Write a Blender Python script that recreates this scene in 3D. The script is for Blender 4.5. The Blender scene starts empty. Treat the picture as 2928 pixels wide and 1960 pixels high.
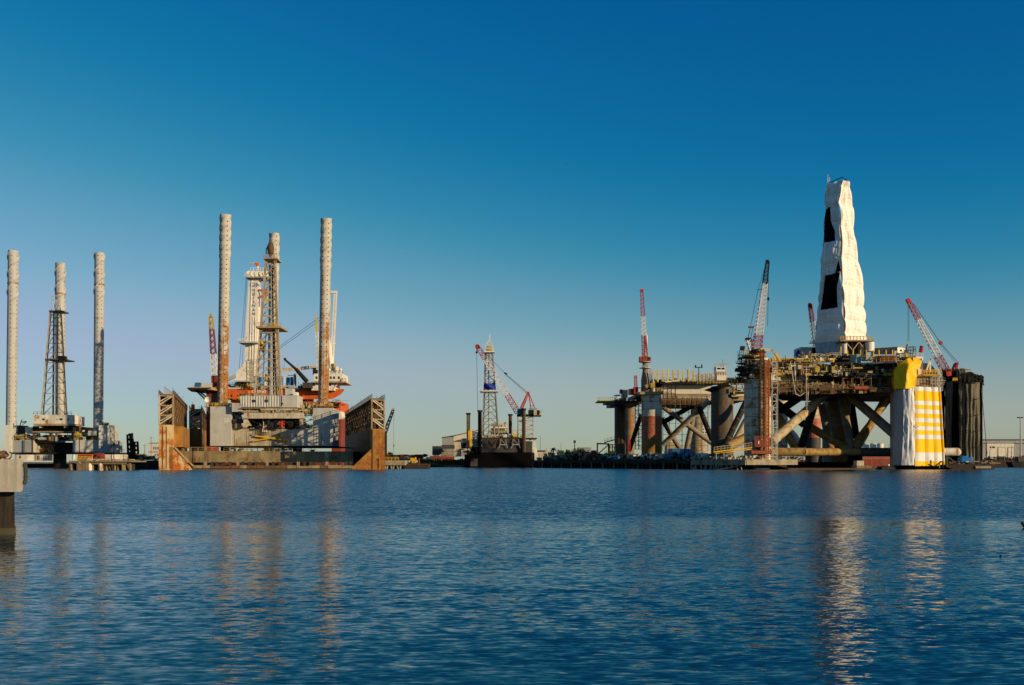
import bpy, math, random
import numpy as np
from mathutils import Vector, Matrix, noise as mnoise
R = math.radians
rnd = random.Random(7)
sc = bpy.context.scene
col = sc.collection

# ---------------------------------------------------------------- camera
CH, FP, HY = 2.2, 2900.0, 1322.0          # eye height, focal length and horizon row in photograph pixels
cam_d = bpy.data.cameras.new("camera")
cam_d.sensor_width = 36.0
cam_d.lens = 36.0 * FP / 2928
cam_d.shift_y = (HY - 980) / 2928
cam_d.clip_start, cam_d.clip_end = 0.5, 20000
cam = bpy.data.objects.new("camera", cam_d)
cam.location = (0, 0, CH)
cam.rotation_euler = (R(90), 0, 0)
col.objects.link(cam)
sc.camera = cam

# ---------------------------------------------------------------- sky and sun
SUN_AZ, SUN_EL = 123.0, 14.0               # degrees clockwise from +Y (view direction), degrees above the horizon
world = bpy.data.worlds.new("World")
sc.world = world
world.use_nodes = True
wn = world.node_tree
for n in list(wn.nodes): wn.nodes.remove(n)
wo = wn.nodes.new("ShaderNodeOutputWorld")
bg = wn.nodes.new("ShaderNodeBackground")
sky = wn.nodes.new("ShaderNodeTexSky")
sky.sky_type = 'NISHITA'
sky.sun_disc = False
sky.sun_elevation = R(SUN_EL)
sky.sun_rotation = R(SUN_AZ)
sky.altitude = 0
sky.air_density = 1.0
sky.dust_density = 0.25
sky.ozone_density = 4.0
# film response of the photograph on the sky colour: deep cyan-blue overhead, pale at the horizon
v1 = wn.nodes.new("ShaderNodeVectorMath"); v1.operation = 'SCALE'; v1.inputs['Scale'].default_value = 0.1055
v2 = wn.nodes.new("ShaderNodeVectorMath"); v2.operation = 'SCALE'; v2.inputs['Scale'].default_value = 10.0
cv = wn.nodes.new("ShaderNodeRGBCurve")
for ci, pts in enumerate((((0, 0), (.08, .003), (.109, .011), (.178, .13), (.30, .335), (.356, .350), (.42, .372), (1, .8)),
                          ((0, 0), (.168, .122), (.223, .184), (.333, .323), (.43, .415), (.53, .458), (1, .9)),
                          ((0, 0), (.323, .319), (.407, .376), (.515, .450), (1, 1)))):
    c = cv.mapping.curves[ci]
    for k, p in enumerate(pts):
        if k == 0: c.points[0].location = p
        elif k == len(pts)-1: c.points[-1].location = p
        else: c.points.new(*p)
cv.mapping.use_clip = False
cv.mapping.update()
wn.links.new(sky.outputs[0], v1.inputs[0])
wn.links.new(v1.outputs[0], cv.inputs['Color'])
wn.links.new(cv.outputs[0], v2.inputs[0])
wn.links.new(v2.outputs[0], bg.inputs['Color'])
bg.inputs['Strength'].default_value = 0.10
wn.links.new(bg.outputs[0], wo.inputs[0])

sl = bpy.data.lights.new("sun", 'SUN')
sl.energy = 5.0
sl.angle = R(0.5)
sl.color = (1.0, 0.75, 0.44)
so = bpy.data.objects.new("sun", sl)
sd = Vector((math.sin(R(SUN_AZ)) * math.cos(R(SUN_EL)), math.cos(R(SUN_AZ)) * math.cos(R(SUN_EL)), math.sin(R(SUN_EL))))
so.rotation_euler = sd.to_track_quat('Z', 'Y').to_euler()
so.location = sd * 400
col.objects.link(so)

sc.view_settings.view_transform = 'Standard'
sc.view_settings.look = 'None'
sc.view_settings.gamma = 1
sc.view_settings.use_curve_mapping = False
sc.view_settings.exposure = 0.0
try:
    sc.cycles.max_bounces = 6
    sc.cycles.caustics_reflective = False
    sc.cycles.caustics_refractive = False
    sc.cycles.sample_clamp_indirect = 4
except Exception:
    pass

# ---------------------------------------------------------------- materials
def nd(nt, t, **kw):
    n = nt.nodes.new(t)
    for k, v in kw.items():
        if hasattr(n, k): setattr(n, k, v)
        else: n.inputs[k].default_value = v
    return n
def c4(c): return (c[0], c[1], c[2], 1)
def ramp(nt, src, a, b):
    m = nd(nt, "ShaderNodeMapRange")
    m.inputs['From Min'].default_value = a; m.inputs['From Max'].default_value = b
    nt.links.new(src, m.inputs['Value'])
    return m.outputs[0]
def mixc(nt, f, a, b, mode='MIX'):
    m = nt.nodes.new("ShaderNodeMix"); m.data_type = 'RGBA'; m.blend_type = mode
    if isinstance(f, (int, float)): m.inputs['Factor'].default_value = f
    else: nt.links.new(f, m.inputs['Factor'])
    for s, x in (('A', a), ('B', b)):
        if isinstance(x, tuple): m.inputs[s].default_value = x
        else: nt.links.new(x, m.inputs[s])
    return m.outputs['Result']
MATS = {}
def mat(name, c, rough=.6, var=.3, rust=0.0, rc=(.15, .05, .014), sx=.8, sz=.12, metal=0.0, dirt=(.05, .045, .035), dirta=.35, bump=.0, spec=.18, rz=None):
    m = bpy.data.materials.new(name); m.use_nodes = True
    nt = m.node_tree; b = nt.nodes['Principled BSDF']
    tc = nd(nt, "ShaderNodeTexCoord")
    mp = nd(nt, "ShaderNodeMapping"); mp.inputs['Scale'].default_value = (sx, sx, sz)
    nt.links.new(tc.outputs['Object'], mp.inputs[0])
    n1 = nd(nt, "ShaderNodeTexNoise"); n1.inputs['Scale'].default_value = 1.0; n1.inputs['Detail'].default_value = 5; n1.inputs['Roughness'].default_value = .62
    nt.links.new(mp.outputs[0], n1.inputs['Vector'])
    n2 = nd(nt, "ShaderNodeTexNoise"); n2.inputs['Scale'].default_value = .35; n2.inputs['Detail'].default_value = 6; n2.inputs['Roughness'].default_value = .6
    nt.links.new(tc.outputs['Object'], n2.inputs['Vector'])
    lo = tuple(x * (1 - var) for x in c) ; hi = tuple(min(1, x * (1 + var * .5)) for x in c)
    out = mixc(nt, ramp(nt, n1.outputs[0], .3, .7), c4(lo), c4(hi))
    if dirta > 0:
        f = nd(nt, "ShaderNodeMath"); f.operation = 'MULTIPLY'; f.inputs[1].default_value = dirta
        nt.links.new(ramp(nt, n2.outputs[0], .48, .72), f.inputs[0])
        out = mixc(nt, f.outputs[0], out, c4(dirt))
    if rust > 0:
        add = nd(nt, "ShaderNodeMath"); add.operation = 'ADD'
        nt.links.new(n1.outputs[0], add.inputs[0]); nt.links.new(n2.outputs[0], add.inputs[1])
        t = 1.24 - rust * .40
        if rz:
            sp = nd(nt, "ShaderNodeSeparateXYZ"); nt.links.new(tc.outputs['Object'], sp.inputs[0])
            mr = nd(nt, "ShaderNodeMapRange"); nt.links.new(sp.outputs[2], mr.inputs['Value'])
            mr.inputs['From Min'].default_value = rz[0]; mr.inputs['From Max'].default_value = rz[1]
            mr.inputs['To Min'].default_value = .0; mr.inputs['To Max'].default_value = -rz[2]
            a2 = nd(nt, "ShaderNodeMath"); a2.operation = 'ADD'; nt.links.new(add.outputs[0], a2.inputs[0]); nt.links.new(mr.outputs[0], a2.inputs[1]); add = a2
        n3 = nd(nt, "ShaderNodeTexNoise"); n3.inputs['Scale'].default_value = 2.2; n3.inputs['Detail'].default_value = 3
        nt.links.new(tc.outputs['Object'], n3.inputs['Vector'])
        rcol = mixc(nt, ramp(nt, n3.outputs[0], .35, .65), c4(rc), c4((rc[0] * 2.1, rc[1] * 2.3, rc[2] * 2.2)))
        out = mixc(nt, ramp(nt, add.outputs[0], t - .07, t + .11), out, rcol)
    nt.links.new(out, b.inputs['Base Color'])
    b.inputs['Roughness'].default_value = rough
    b.inputs['Metallic'].default_value = metal
    b.inputs['Specular IOR Level'].default_value = spec
    if bump:
        bn = nd(nt, "ShaderNodeBump"); bn.inputs['Strength'].default_value = .6; bn.inputs['Distance'].default_value = bump
        n4 = nd(nt, "ShaderNodeTexNoise"); n4.inputs['Scale'].default_value = 6; n4.inputs['Detail'].default_value = 6
        nt.links.new(tc.outputs['Object'], n4.inputs['Vector'])
        nt.links.new(n4.outputs[0], bn.inputs['Height']); nt.links.new(bn.outputs[0], b.inputs['Normal'])
    MATS[name] = m
    return m
mat('grey_paint', (.47, .475, .43), rust=.04, var=.15, dirta=.2)
mat('leg_grey', (.43, .43, .41), rust=.03, var=.15, sz=.05, dirta=.12)
mat('leg_rusty', (.47, .45, .39), rust=.98, rc=(.18, .075, .018), var=.16, sx=1.7, sz=.04, rz=(24, 78, .46), dirta=.15)
mat('leg_mid', (.46, .45, .40), rust=.12, rc=(.25, .13, .05), var=.14, sx=1.0, sz=.06, dirta=.15)
mat('white_paint', (.74, .70, .60), rust=.03, dirta=.12, var=.1, rough=.5)
mat('white_rusty', (.72, .67, .55), rust=.30, rc=(.22, .09, .025), dirta=.2)
mat('cream_paint', (.55, .49, .36), rust=.18, dirta=.35)
mat('steel_brown', (.11, .068, .034), rust=.4, rc=(.10, .036, .010))
mat('steel_tan', (.40, .30, .17), rust=.35, rc=(.18, .085, .022))
mat('steel_dark', (.020, .019, .017), rust=.1, rc=(.05, .02, .008), spec=.08)
mat('steel_shadow', (.06, .06, .058), rust=.2, rc=(.08, .03, .01))
mat('wall_rust_cream', (.62, .48, .25), rust=.80, rc=(.26, .075, .012), sx=.9, sz=.13, dirta=.3, var=.3, rz=(-2, 16, .12))
mat('wall_rust_brown', (.36, .175, .035), rust=.74, rc=(.15, .045, .008), sx=1.3, sz=.06, var=.5, rz=(0, 14, .22))
mat('wall_rust_shade', (.028, .020, .015), rust=.15, rc=(.05, .022, .01), sx=.6, sz=.12)  # rusty plate darkened so the shade inside the dock is in its colour
mat('mat_tan', (.30, .24, .13), rust=.25, rc=(.12, .06, .02), sx=.5, sz=.10, dirta=.6, var=.45)
mat('hull_stained', (.46, .42, .31), rust=.36, rc=(.20, .13, .05), sx=.8, sz=.05, dirta=.35)
mat('orange_paint', (.62, .12, .025), rust=.15, dirta=.25, var=.2)
mat('red_paint', (.42, .035, .03), dirta=.2)
mat('red_brown', (.24, .05, .03), rust=.1)
mat('boom_red', (.36, .05, .055), dirta=.1)
mat('boom_white', (.72, .70, .66), dirta=.1)
mat('yellow_paint', (.72, .42, .02), rust=.12, dirta=.2)
mat('yellow_dull', (.50, .36, .06), rust=.2, dirta=.35)
mat('blue_paint', (.01, .15, .42), dirta=.1, rough=.4)
mat('blue_cab', (.06, .20, .36), dirta=.2)
mat('blue_tarp', (.02, .045, .30), var=.4, dirta=.05)
mat('teal_paint', (.22, .36, .36), rust=.1)
mat('green_rail', (.42, .46, .12), dirta=.2)
mat('container_red', (.33, .09, .045), rust=.2)
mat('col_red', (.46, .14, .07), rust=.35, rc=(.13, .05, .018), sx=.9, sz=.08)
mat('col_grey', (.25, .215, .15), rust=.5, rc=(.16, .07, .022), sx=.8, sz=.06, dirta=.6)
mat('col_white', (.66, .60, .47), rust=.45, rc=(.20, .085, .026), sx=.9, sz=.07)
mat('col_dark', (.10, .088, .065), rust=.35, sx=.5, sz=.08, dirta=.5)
mat('brace_light', (.46, .40, .27), rust=.4, rc=(.20, .10, .03), sx=.7, sz=.7, dirta=.3)
mat('brace_grey', (.24, .215, .165), rust=.35, rc=(.15, .07, .022), sx=.6, sz=.6)
mat('brace_brown', (.36, .25, .09), rust=.5, rc=(.15, .07, .018), sx=.7, sz=.7, dirta=.3)
mat('mast_orange', (.50, .15, .045), rust=.2)
mat('derrick_tan', (.44, .38, .27), rust=.3, rc=(.20, .10, .04))
mat('derrick_grey', (.28, .275, .25), rust=.2, rc=(.2, .1, .04))
mat('pile_foot', (.12, .105, .06), var=.4)
mat('net_shade_black', (.006, .006, .007), rough=.95, dirta=0, spec=.02)  # black netting; also paints the shadow on the middle rig's hull
mat('cloth_dark', (.15, .135, .095), rough=.95, var=.45, sx=1.2, sz=.10, dirta=.35)
mat('cloth_black', (.012, .012, .011), rough=.95)
mat('tarp_white', (.80, .78, .72), var=.07, dirta=.06, rough=.55, sx=.3, sz=.3)
mat('tarp_grey_shade', (.42, .42, .42), var=.15, dirta=.15, rough=.5)  # grey cloth; also the shaded copy of the column and derrick sheeting
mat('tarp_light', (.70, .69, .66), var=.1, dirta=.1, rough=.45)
mat('tarp_yellow', (.90, .52, .004), var=.08, dirta=.05, rough=.5)
mat('concrete', (.52, .475, .38), var=.28, sx=7, sz=.5, rough=.85, dirta=.45, bump=.02, dirt=(.22, .19, .13))
mat('concrete_old', (.34, .29, .20), var=.3, sx=.8, sz=.3, rough=.9, dirta=.6)
mat('concrete_wet', (.055, .045, .03), var=.5, sx=5, sz=.8, rough=.55, dirta=.5)
mat('timber', (.26, .19, .11), var=.5, sx=3, sz=.4, rough=.9, dirta=.5)
mat('timber_dark', (.05, .038, .028), var=.5, sx=2, sz=.4, rough=.9)
mat('glass_dark', (.02, .025, .03), rough=.12, var=.1, dirta=0, spec=.5)
mat('rope', (.05, .065, .05), rough=.95, var=.5, sx=20, sz=20)
mat('ground_soil', (.16, .13, .08), var=.4, sx=.1, sz=.1, rough=.95)
mat('grass_blade', (.07, .085, .02), var=.5, sx=.5, sz=.5, rough=.9)
mat('leaf_green', (.045, .065, .018), var=.5, sx=.6, sz=.6, rough=.8)
mat('bark', (.12, .09, .06), var=.4, rough=.9)
mat('shed_white', (.62, .58, .48), var=.08, sx=.4, sz=.4, dirta=.1)
mat('shed_grey', (.30, .31, .31), var=.15, dirta=.2)
mat('roof_dark', (.07, .07, .07), var=.2)
mat('cable', (.06, .08, .09), rough=.7)
mat('feather', (.6, .6, .58), dirta=0)
mat('feather_dark', (.07, .06, .05), dirta=0)
mat('lettering_blue', (.16, .22, .42), dirta=0, var=.05)
mat('lettering_white', (.8, .78, .75), dirta=0, var=.05)
mat('lumpy_brown', (.13, .085, .045), var=.5, sx=5, sz=5, bump=.02)

# ---------------------------------------------------------------- geometry helpers
def W(px, py, D): return Vector(((px - 1464) * D / FP, D, CH + (HY - py) * D / FP))
def Xp(px, D): return (px - 1464) * D / FP
def Zp(py, D): return CH + (HY - py) * D / FP
class MB:
    def __init__(s): s.v = []; s.f = []; s.sm = False
    def add(s, vs, fs):
        o = len(s.v); s.v += [tuple(v) for v in vs]; s.f += [tuple(i + o for i in f) for f in fs]; return s
    def box(s, a, b):
        x0, y0, z0 = a; x1, y1, z1 = b
        if x0 > x1: x0, x1 = x1, x0
        if y0 > y1: y0, y1 = y1, y0
        if z0 > z1: z0, z1 = z1, z0
        return s.add([(x0,y0,z0),(x1,y0,z0),(x1,y1,z0),(x0,y1,z0),(x0,y0,z1),(x1,y0,z1),(x1,y1,z1),(x0,y1,z1)],
                     [(0,3,2,1),(4,5,6,7),(0,1,5,4),(1,2,6,5),(2,3,7,6),(3,0,4,7)])
    def pbox(s, x0, x1, y0, y1, D, dep):
        return s.box((Xp(x0, D), D, Zp(y1, D)), (Xp(x1, D), D + dep, Zp(y0, D)))
    def obox(s, c, sx, sy, z0, z1, a=0):
        ca, sa = math.cos(a), math.sin(a)
        p = [(c[0] + ca*x - sa*y, c[1] + sa*x + ca*y) for x, y in ((-sx/2,-sy/2),(sx/2,-sy/2),(sx/2,sy/2),(-sx/2,sy/2))]
        return s.prism(p, z0, z1)
    def prism(s, p, z0, z1, scale=1.0):
        n = len(p); cx = sum(q[0] for q in p)/n; cy = sum(q[1] for q in p)/n
        vs = [(q[0], q[1], z0) for q in p] + [(cx+(q[0]-cx)*scale, cy+(q[1]-cy)*scale, z1) for q in p]
        fs = [tuple(range(n-1, -1, -1)), tuple(range(n, 2*n))] + [(i, (i+1) % n, n+(i+1) % n, n+i) for i in range(n)]
        return s.add(vs, fs)
    def tube(s, a, b, r0, r1=None, n=8, cap=True):
        a = Vector(a); b = Vector(b); r1 = r0 if r1 is None else r1
        d = b - a
        if d.length < 1e-6: return s
        d.normalize()
        u = d.orthogonal().normalized() if n != 4 else (d.cross(Vector((0, 0, 1))) if abs(d.z) < .95 else d.cross(Vector((0, 1, 0)))).normalized()
        w = d.cross(u)
        off = math.pi/4 if n == 4 else 0
        vs = []
        for p, r in ((a, r0), (b, r1)):
            for i in range(n):
                t = 2*math.pi*i/n + off
                vs.append(p + u*(r*math.cos(t)) + w*(r*math.sin(t)))
        fs = [(i, (i+1) % n, n+(i+1) % n, n+i) for i in range(n)]
        if cap: fs += [tuple(range(n-1, -1, -1)), tuple(range(n, 2*n))]
        return s.add(vs, fs)
    def beam(s, a, b, w): return s.tube(a, b, w*.707, n=4)
    def path(s, pts, r, n=6):
        for i in range(len(pts)-1): s.tube(pts[i], pts[i+1], r, n=n)
        return s
    def sphere(s, c, r, nu=14, nv=9, sz=1.0, half=False):
        vs = []; fs = []
        lo = 0 if half else -math.pi/2
        for j in range(nv+1):
            p = lo + (math.pi/2 - lo)*j/nv
            for i in range(nu):
                t = 2*math.pi*i/nu
                vs.append((c[0]+r*math.cos(p)*math.cos(t), c[1]+r*math.cos(p)*math.sin(t), c[2]+r*sz*math.sin(p)))
        for j in range(nv):
            for i in range(nu):
                fs.append((j*nu+i, j*nu+(i+1) % nu, (j+1)*nu+(i+1) % nu, (j+1)*nu+i))
        return s.add(vs, fs)
    def lattice(s, a, b, w0, w1, n, r, up=(0, 1, 0), rl=None, wy=None):
        a = Vector(a); b = Vector(b); d = (b-a).normalized(); up = Vector(up)
        u = d.cross(up).normalized(); w = d.cross(u).normalized(); rl = rl or r*.6
        rings = []
        for i in range(n+1):
            t = i/n; p = a.lerp(b, t); h = (w0 + (w1-w0)*t)/2; hw = h if wy is None else h*wy
            rings.append([p+u*h+w*hw, p-u*h+w*hw, p-u*h-w*hw, p+u*h-w*hw])
        for k in range(4):
            s.beam(rings[0][k], rings[-1][k], r*2)
        for i in range(n):
            for k in range(4):
                k2 = (k+1) % 4
                if (i+k) % 2: s.beam(rings[i][k], rings[i+1][k2], rl*2)
                else: s.beam(rings[i][k2], rings[i+1][k], rl*2)
                if i % 2 == 0: s.beam(rings[i][k], rings[i][k2], rl*2)
        return s
    def rail(s, pts, h=1.1, r=.05, step=2.0, mid=True):
        for i in range(len(pts)-1):
            a = Vector(pts[i]); b = Vector(pts[i+1]); L = (b-a).length; n = max(1, int(L/step))
            up = Vector((0, 0, h))
            s.beam(a+up, b+up, r*2)
            if mid: s.beam(a+up*.5, b+up*.5, r*1.6)
            for k in range(n+1):
                p = a.lerp(b, k/n); s.beam(p, p+up, r*2)
        return s
    def scaffold(s, x0, x1, z0, z1, y, sx, sz, r=.06, diag=.3, dep=1.5, drop=.0):
        nx = max(1, int(round((x1-x0)/sx))); nz = max(1, int(round((z1-z0)/sz)))
        for yy in ((y, y+dep) if dep else (y,)):
            for i in range(nx+1):
                x = x0+(x1-x0)*i/nx; s.beam((x, yy, z0), (x, yy, z1), r*2)
            for j in range(nz+1):
                z = z0+(z1-z0)*j/nz
                if rnd.random() >= drop: s.beam((x0, yy, z), (x1, yy, z), r*2)
            for i in range(nx):
                for j in range(nz):
                    if rnd.random() < diag:
                        xa = x0+(x1-x0)*i/nx; xb = x0+(x1-x0)*(i+1)/nx
                        za = z0+(z1-z0)*j/nz; zb = z0+(z1-z0)*(j+1)/nz
                        if rnd.random() < .5: za, zb = zb, za
                        s.beam((xa, yy, za), (xb, yy, zb), r*1.6)
        return s

def setp(o, label=None, cat=None, group=None, kind=None):
    if label: o['label'] = label
    if cat: o['category'] = cat
    if group: o['group'] = group
    if kind: o['kind'] = kind
    return o
BASE = {}
def thing(name, label, cat, loc, group=None, kind=None):
    o = bpy.data.objects.new(name, None); col.objects.link(o); o.location = loc
    o.empty_display_size = .5
    BASE[o.name] = Vector(loc)
    return setp(o, label, cat, group, kind)
def mesh(name, mb, m, base=(0, 0, 0), smooth=False):
    me = bpy.data.meshes.new(name)
    bx, by, bz = base
    me.from_pydata([(v[0]-bx, v[1]-by, v[2]-bz) for v in mb.v], [], mb.f)
    me.materials.append(MATS[m] if isinstance(m, str) else m)
    if smooth or mb.sm:
        me.shade_smooth() if hasattr(me, 'shade_smooth') else None
        try: me.set_sharp_from_angle(angle=R(40))
        except Exception: pass
    return me
def part(name, mb, m, parent, label=None, kind=None, smooth=False):
    """mb in world coordinates; the part's origin is its thing's base"""
    if not mb.v: return None
    base = BASE[parent.name]
    o = bpy.data.objects.new(name, mesh(name, mb, m, base, smooth)); col.objects.link(o)
    o.parent = parent; BASE[o.name] = base
    return setp(o, label, kind=kind)
def group_part(name, parent, label=None):
    o = bpy.data.objects.new(name, None); col.objects.link(o); o.parent = parent; BASE[o.name] = BASE[parent.name]
    return setp(o, label)
def solo(name, mb, m, label, cat, loc=None, group=None, kind=None, smooth=False):
    if loc is None:
        xs = [v[0] for v in mb.v]; ys = [v[1] for v in mb.v]; zs = [v[2] for v in mb.v]
        loc = ((min(xs)+max(xs))/2, (min(ys)+max(ys))/2, min(zs))
    o = bpy.data.objects.new(name, mesh(name, mb, m, loc, smooth)); col.objects.link(o); o.location = loc
    BASE[o.name] = Vector(loc)
    return setp(o, label, cat, group, kind)
def copy_tree(o, parent=None):
    c = o.copy(); col.objects.link(c)
    if parent: c.parent = parent
    for ch in o.children: copy_tree(ch, c)
    return c
def words(txt, size, loc, m, parent=None, name='lettering', rot=(R(90), 0, 0), ext=.03, vertical=False, align='CENTER', spacing=1.0, sxy=1.0):
    cu = bpy.data.curves.new(name, 'FONT'); cu.body = "\n".join(txt) if vertical else txt
    cu.size = size; cu.extrude = ext; cu.align_x = align; cu.align_y = 'CENTER' if not vertical else 'TOP'; cu.space_line = spacing
    cu.resolution_u = 3
    cu.materials.append(MATS[m])
    o = bpy.data.objects.new(name, cu); col.objects.link(o)
    bpy.context.view_layer.update()
    me = bpy.data.meshes.new_from_object(o); bpy.data.objects.remove(o)
    me.materials.clear(); me.materials.append(MATS[m])
    o = bpy.data.objects.new(name, me); col.objects.link(o)
    o.rotation_euler = rot; o.scale = (sxy, 1, 1)
    if parent: o.parent = parent; o.location = Vector(loc) - BASE[parent.name]
    else: o.location = loc
    return o

CLUT = ['steel_tan', 'steel_dark', 'cream_paint', 'steel_brown', 'yellow_dull', 'white_rusty']
def clutter(parent, x0, x1, y0, y1, D0, D1, n, mats=CLUT, size=(.4, 2.2), seed=1, name='equipment', floor=True):
    """boxes, pipes, tanks and frames massed on a deck between two photograph rows"""
    r = random.Random(seed)
    mbs = {m: MB() for m in mats}
    for i in range(n):
        m = r.choice(mats); mb = mbs[m]
        D = r.uniform(D0, D1); px = r.uniform(x0, x1)
        zb = Zp(y1, D); zt = Zp(y0, D)
        h = min(zt-zb, r.uniform(*size)) if zt > zb else .5
        z = zb if (floor and r.random() < .55) else r.uniform(zb, max(zb, zt-h))
        x = Xp(px, D); k = r.random(); w = r.uniform(*size)
        if k < .3: mb.box((x-w/2, D, z), (x+w/2, D+w*.7, z+h*r.uniform(.4, 1)))
        elif k < .45: mb.tube((x, D, z), (x, D, z+h), w*.22, n=8)
        elif k < .52: mb.tube((x-w*2, D, z+h*.5), (x+w*2.6, D, z+h*.5), .16, n=6)
        elif k < .60: mb.rail([(x-w, D, z), (x+w*1.6, D, z)], 1.0, .045, 1.0)
        elif k < .68: mb.beam((x-w, D, z+h*.5), (x+w*1.6, D, z+h*.5), .14)
        elif k < .84: mb.beam((x, D, z), (x, D, z+h*1.3), .14)
        elif k < .93: mb.beam((x, D, z), (x+w*r.choice((-1, 1)), D, z+h), .13)
        else: mb.tube((x-w, D, z+h*.4), (x+w, D, z+h*.4), h*.25, n=8)
    for m, mb in mbs.items():
        if mb.v: part(name, mb, m, parent, kind='stuff')

def colour_boom(parent, a, b, secs, w0, w1, nseg, r, up=(0, 1, 0), wy=None):
    """secs: (t0, t1, material); each coloured length of a boom is its own part"""
    a = Vector(a); b = Vector(b)
    for t0, t1, m in secs:
        n = max(2, int(nseg*(t1-t0)))
        mb = MB().lattice(a.lerp(b, t0), a.lerp(b, t1), w0+(w1-w0)*t0, w0+(w1-w0)*t1, n, r, up, wy=wy)
        part('boom_section', mb, m, parent)

def derrick(root, base4, top4, nseg, r, m, mleg=None, rl=None, label=None):
    """tapering four-legged lattice tower; returns the part that holds it"""
    dg = group_part('derrick', root, label)
    B = [Vector(p) for p in base4]; T = [Vector(p) for p in top4]
    for k in range(4):
        part('leg', MB().beam(B[k], T[k], r*2.2), mleg or m, dg)
    br = MB(); rl = rl or r*.55
    prev = None
    for i in range(nseg+1):
        t = 1-(1-i/nseg)**1.15
        ring = [B[k].lerp(T[k], t) for k in range(4)]
        for k in range(4): br.beam(ring[k], ring[(k+1) % 4], rl*2)
        if prev:
            for k in range(4):
                k2 = (k+1) % 4
                mid = (ring[k]+ring[k2])/2
                br.beam(prev[k], mid, rl*1.7); br.beam(prev[k2], mid, rl*1.7)
        prev = ring
    part('bracing', br, m, dg, kind='stuff')
    return dg

def jack_leg(root, xt0, xt1, yt, xb0, xb1, yb, D, m, strake_y, bulge, period, nst=3, holes=True, step=1.56, ring_y=None, label=None, name='leg', hr=.2, hang=(-.35, .62)):
    zt, zb = Zp(yt, D), Zp(yb, D)
    ct = Vector((Xp((xt0+xt1)/2, D), D, zt)); cb = Vector((Xp((xb0+xb1)/2, D), D, zb))
    rr = (xt1-xt0)*D/FP/2; zs = Zp(strake_y, D)
    rows = []; z = zb
    while z < zs: rows.append(z); z += 4.0
    z = zs
    while z < zt: rows.append(z); z += .3
    rows.append(zt)
    n = 48; vs = []; fs = []
    for z in rows:
        t = (z-zb)/(zt-zb); c = cb.lerp(ct, t)
        for i in range(n):
            th = 2*math.pi*i/n; rad = rr/(1+bulge*.6) if bulge > .05 else rr
            if z > zs:
                ph = abs(math.sin((nst*th - 2*math.pi*(z-zs)/period)/2))
                fade = min(1, (z-zs)/1.0)
                if bulge > .05: rad *= 1+fade*bulge*(ph-.15)*1.25
                else: rad += fade*(.28 if ph > .985 else 0)
            vs.append((c.x+rad*math.cos(th), c.y+rad*math.sin(th), z))
    for j in range(len(rows)-1):
        for i in range(n): fs.append((j*n+i, j*n+(i+1) % n, (j+1)*n+(i+1) % n, (j+1)*n+i))
    fs.append(tuple((len(rows)-1)*n+i for i in range(n)))
    mb = MB().add(vs, fs)
    lg = part(name, mb, m, root, label, smooth=True)
    base_r = rr/(1+bulge*.6) if bulge > .05 else rr
    wb = MB(); z = zb+3.5+(xt0 % 5)
    while z < zs-1:
        t = (z-zb)/(zt-zb); c = cb.lerp(ct, t); wb.tube((c.x, c.y, z-.07), (c.x, c.y, z+.07), base_r+.04, n=32); z += 5.5+(xt0*7 % 3)
    part('weld_band', wb, 'steel_tan', lg, kind='stuff')
    if holes:
        hb = MB(); z = zb+1
        while z < zt-1:
            t = (z-zb)/(zt-zb); c = cb.lerp(ct, t)
            for ang in hang:
                rad = base_r
                if z > zs and bulge > .05:
                    th0 = -math.pi/2+ang
                    rad *= 1+bulge*(abs(math.sin((nst*th0-2*math.pi*(z-zs)/period)/2))-.15)*1.25
                d = Vector((math.sin(ang), -math.cos(ang), 0))
                p = c+d*(rad-.06); hb.tube(p, p+d*.10, hr, n=8)
            z += step
        part('pin_hole', hb, 'steel_dark', lg, kind='stuff')
    if ring_y:
        z = Zp(ring_y, D); t = (z-zb)/(zt-zb); c = cb.lerp(ct, t)
        part('rust_band', MB().tube((c.x, c.y, z-.3), (c.x, c.y, z+.3), base_r+.1, n=32), 'wall_rust_brown', lg)
    return lg

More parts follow.
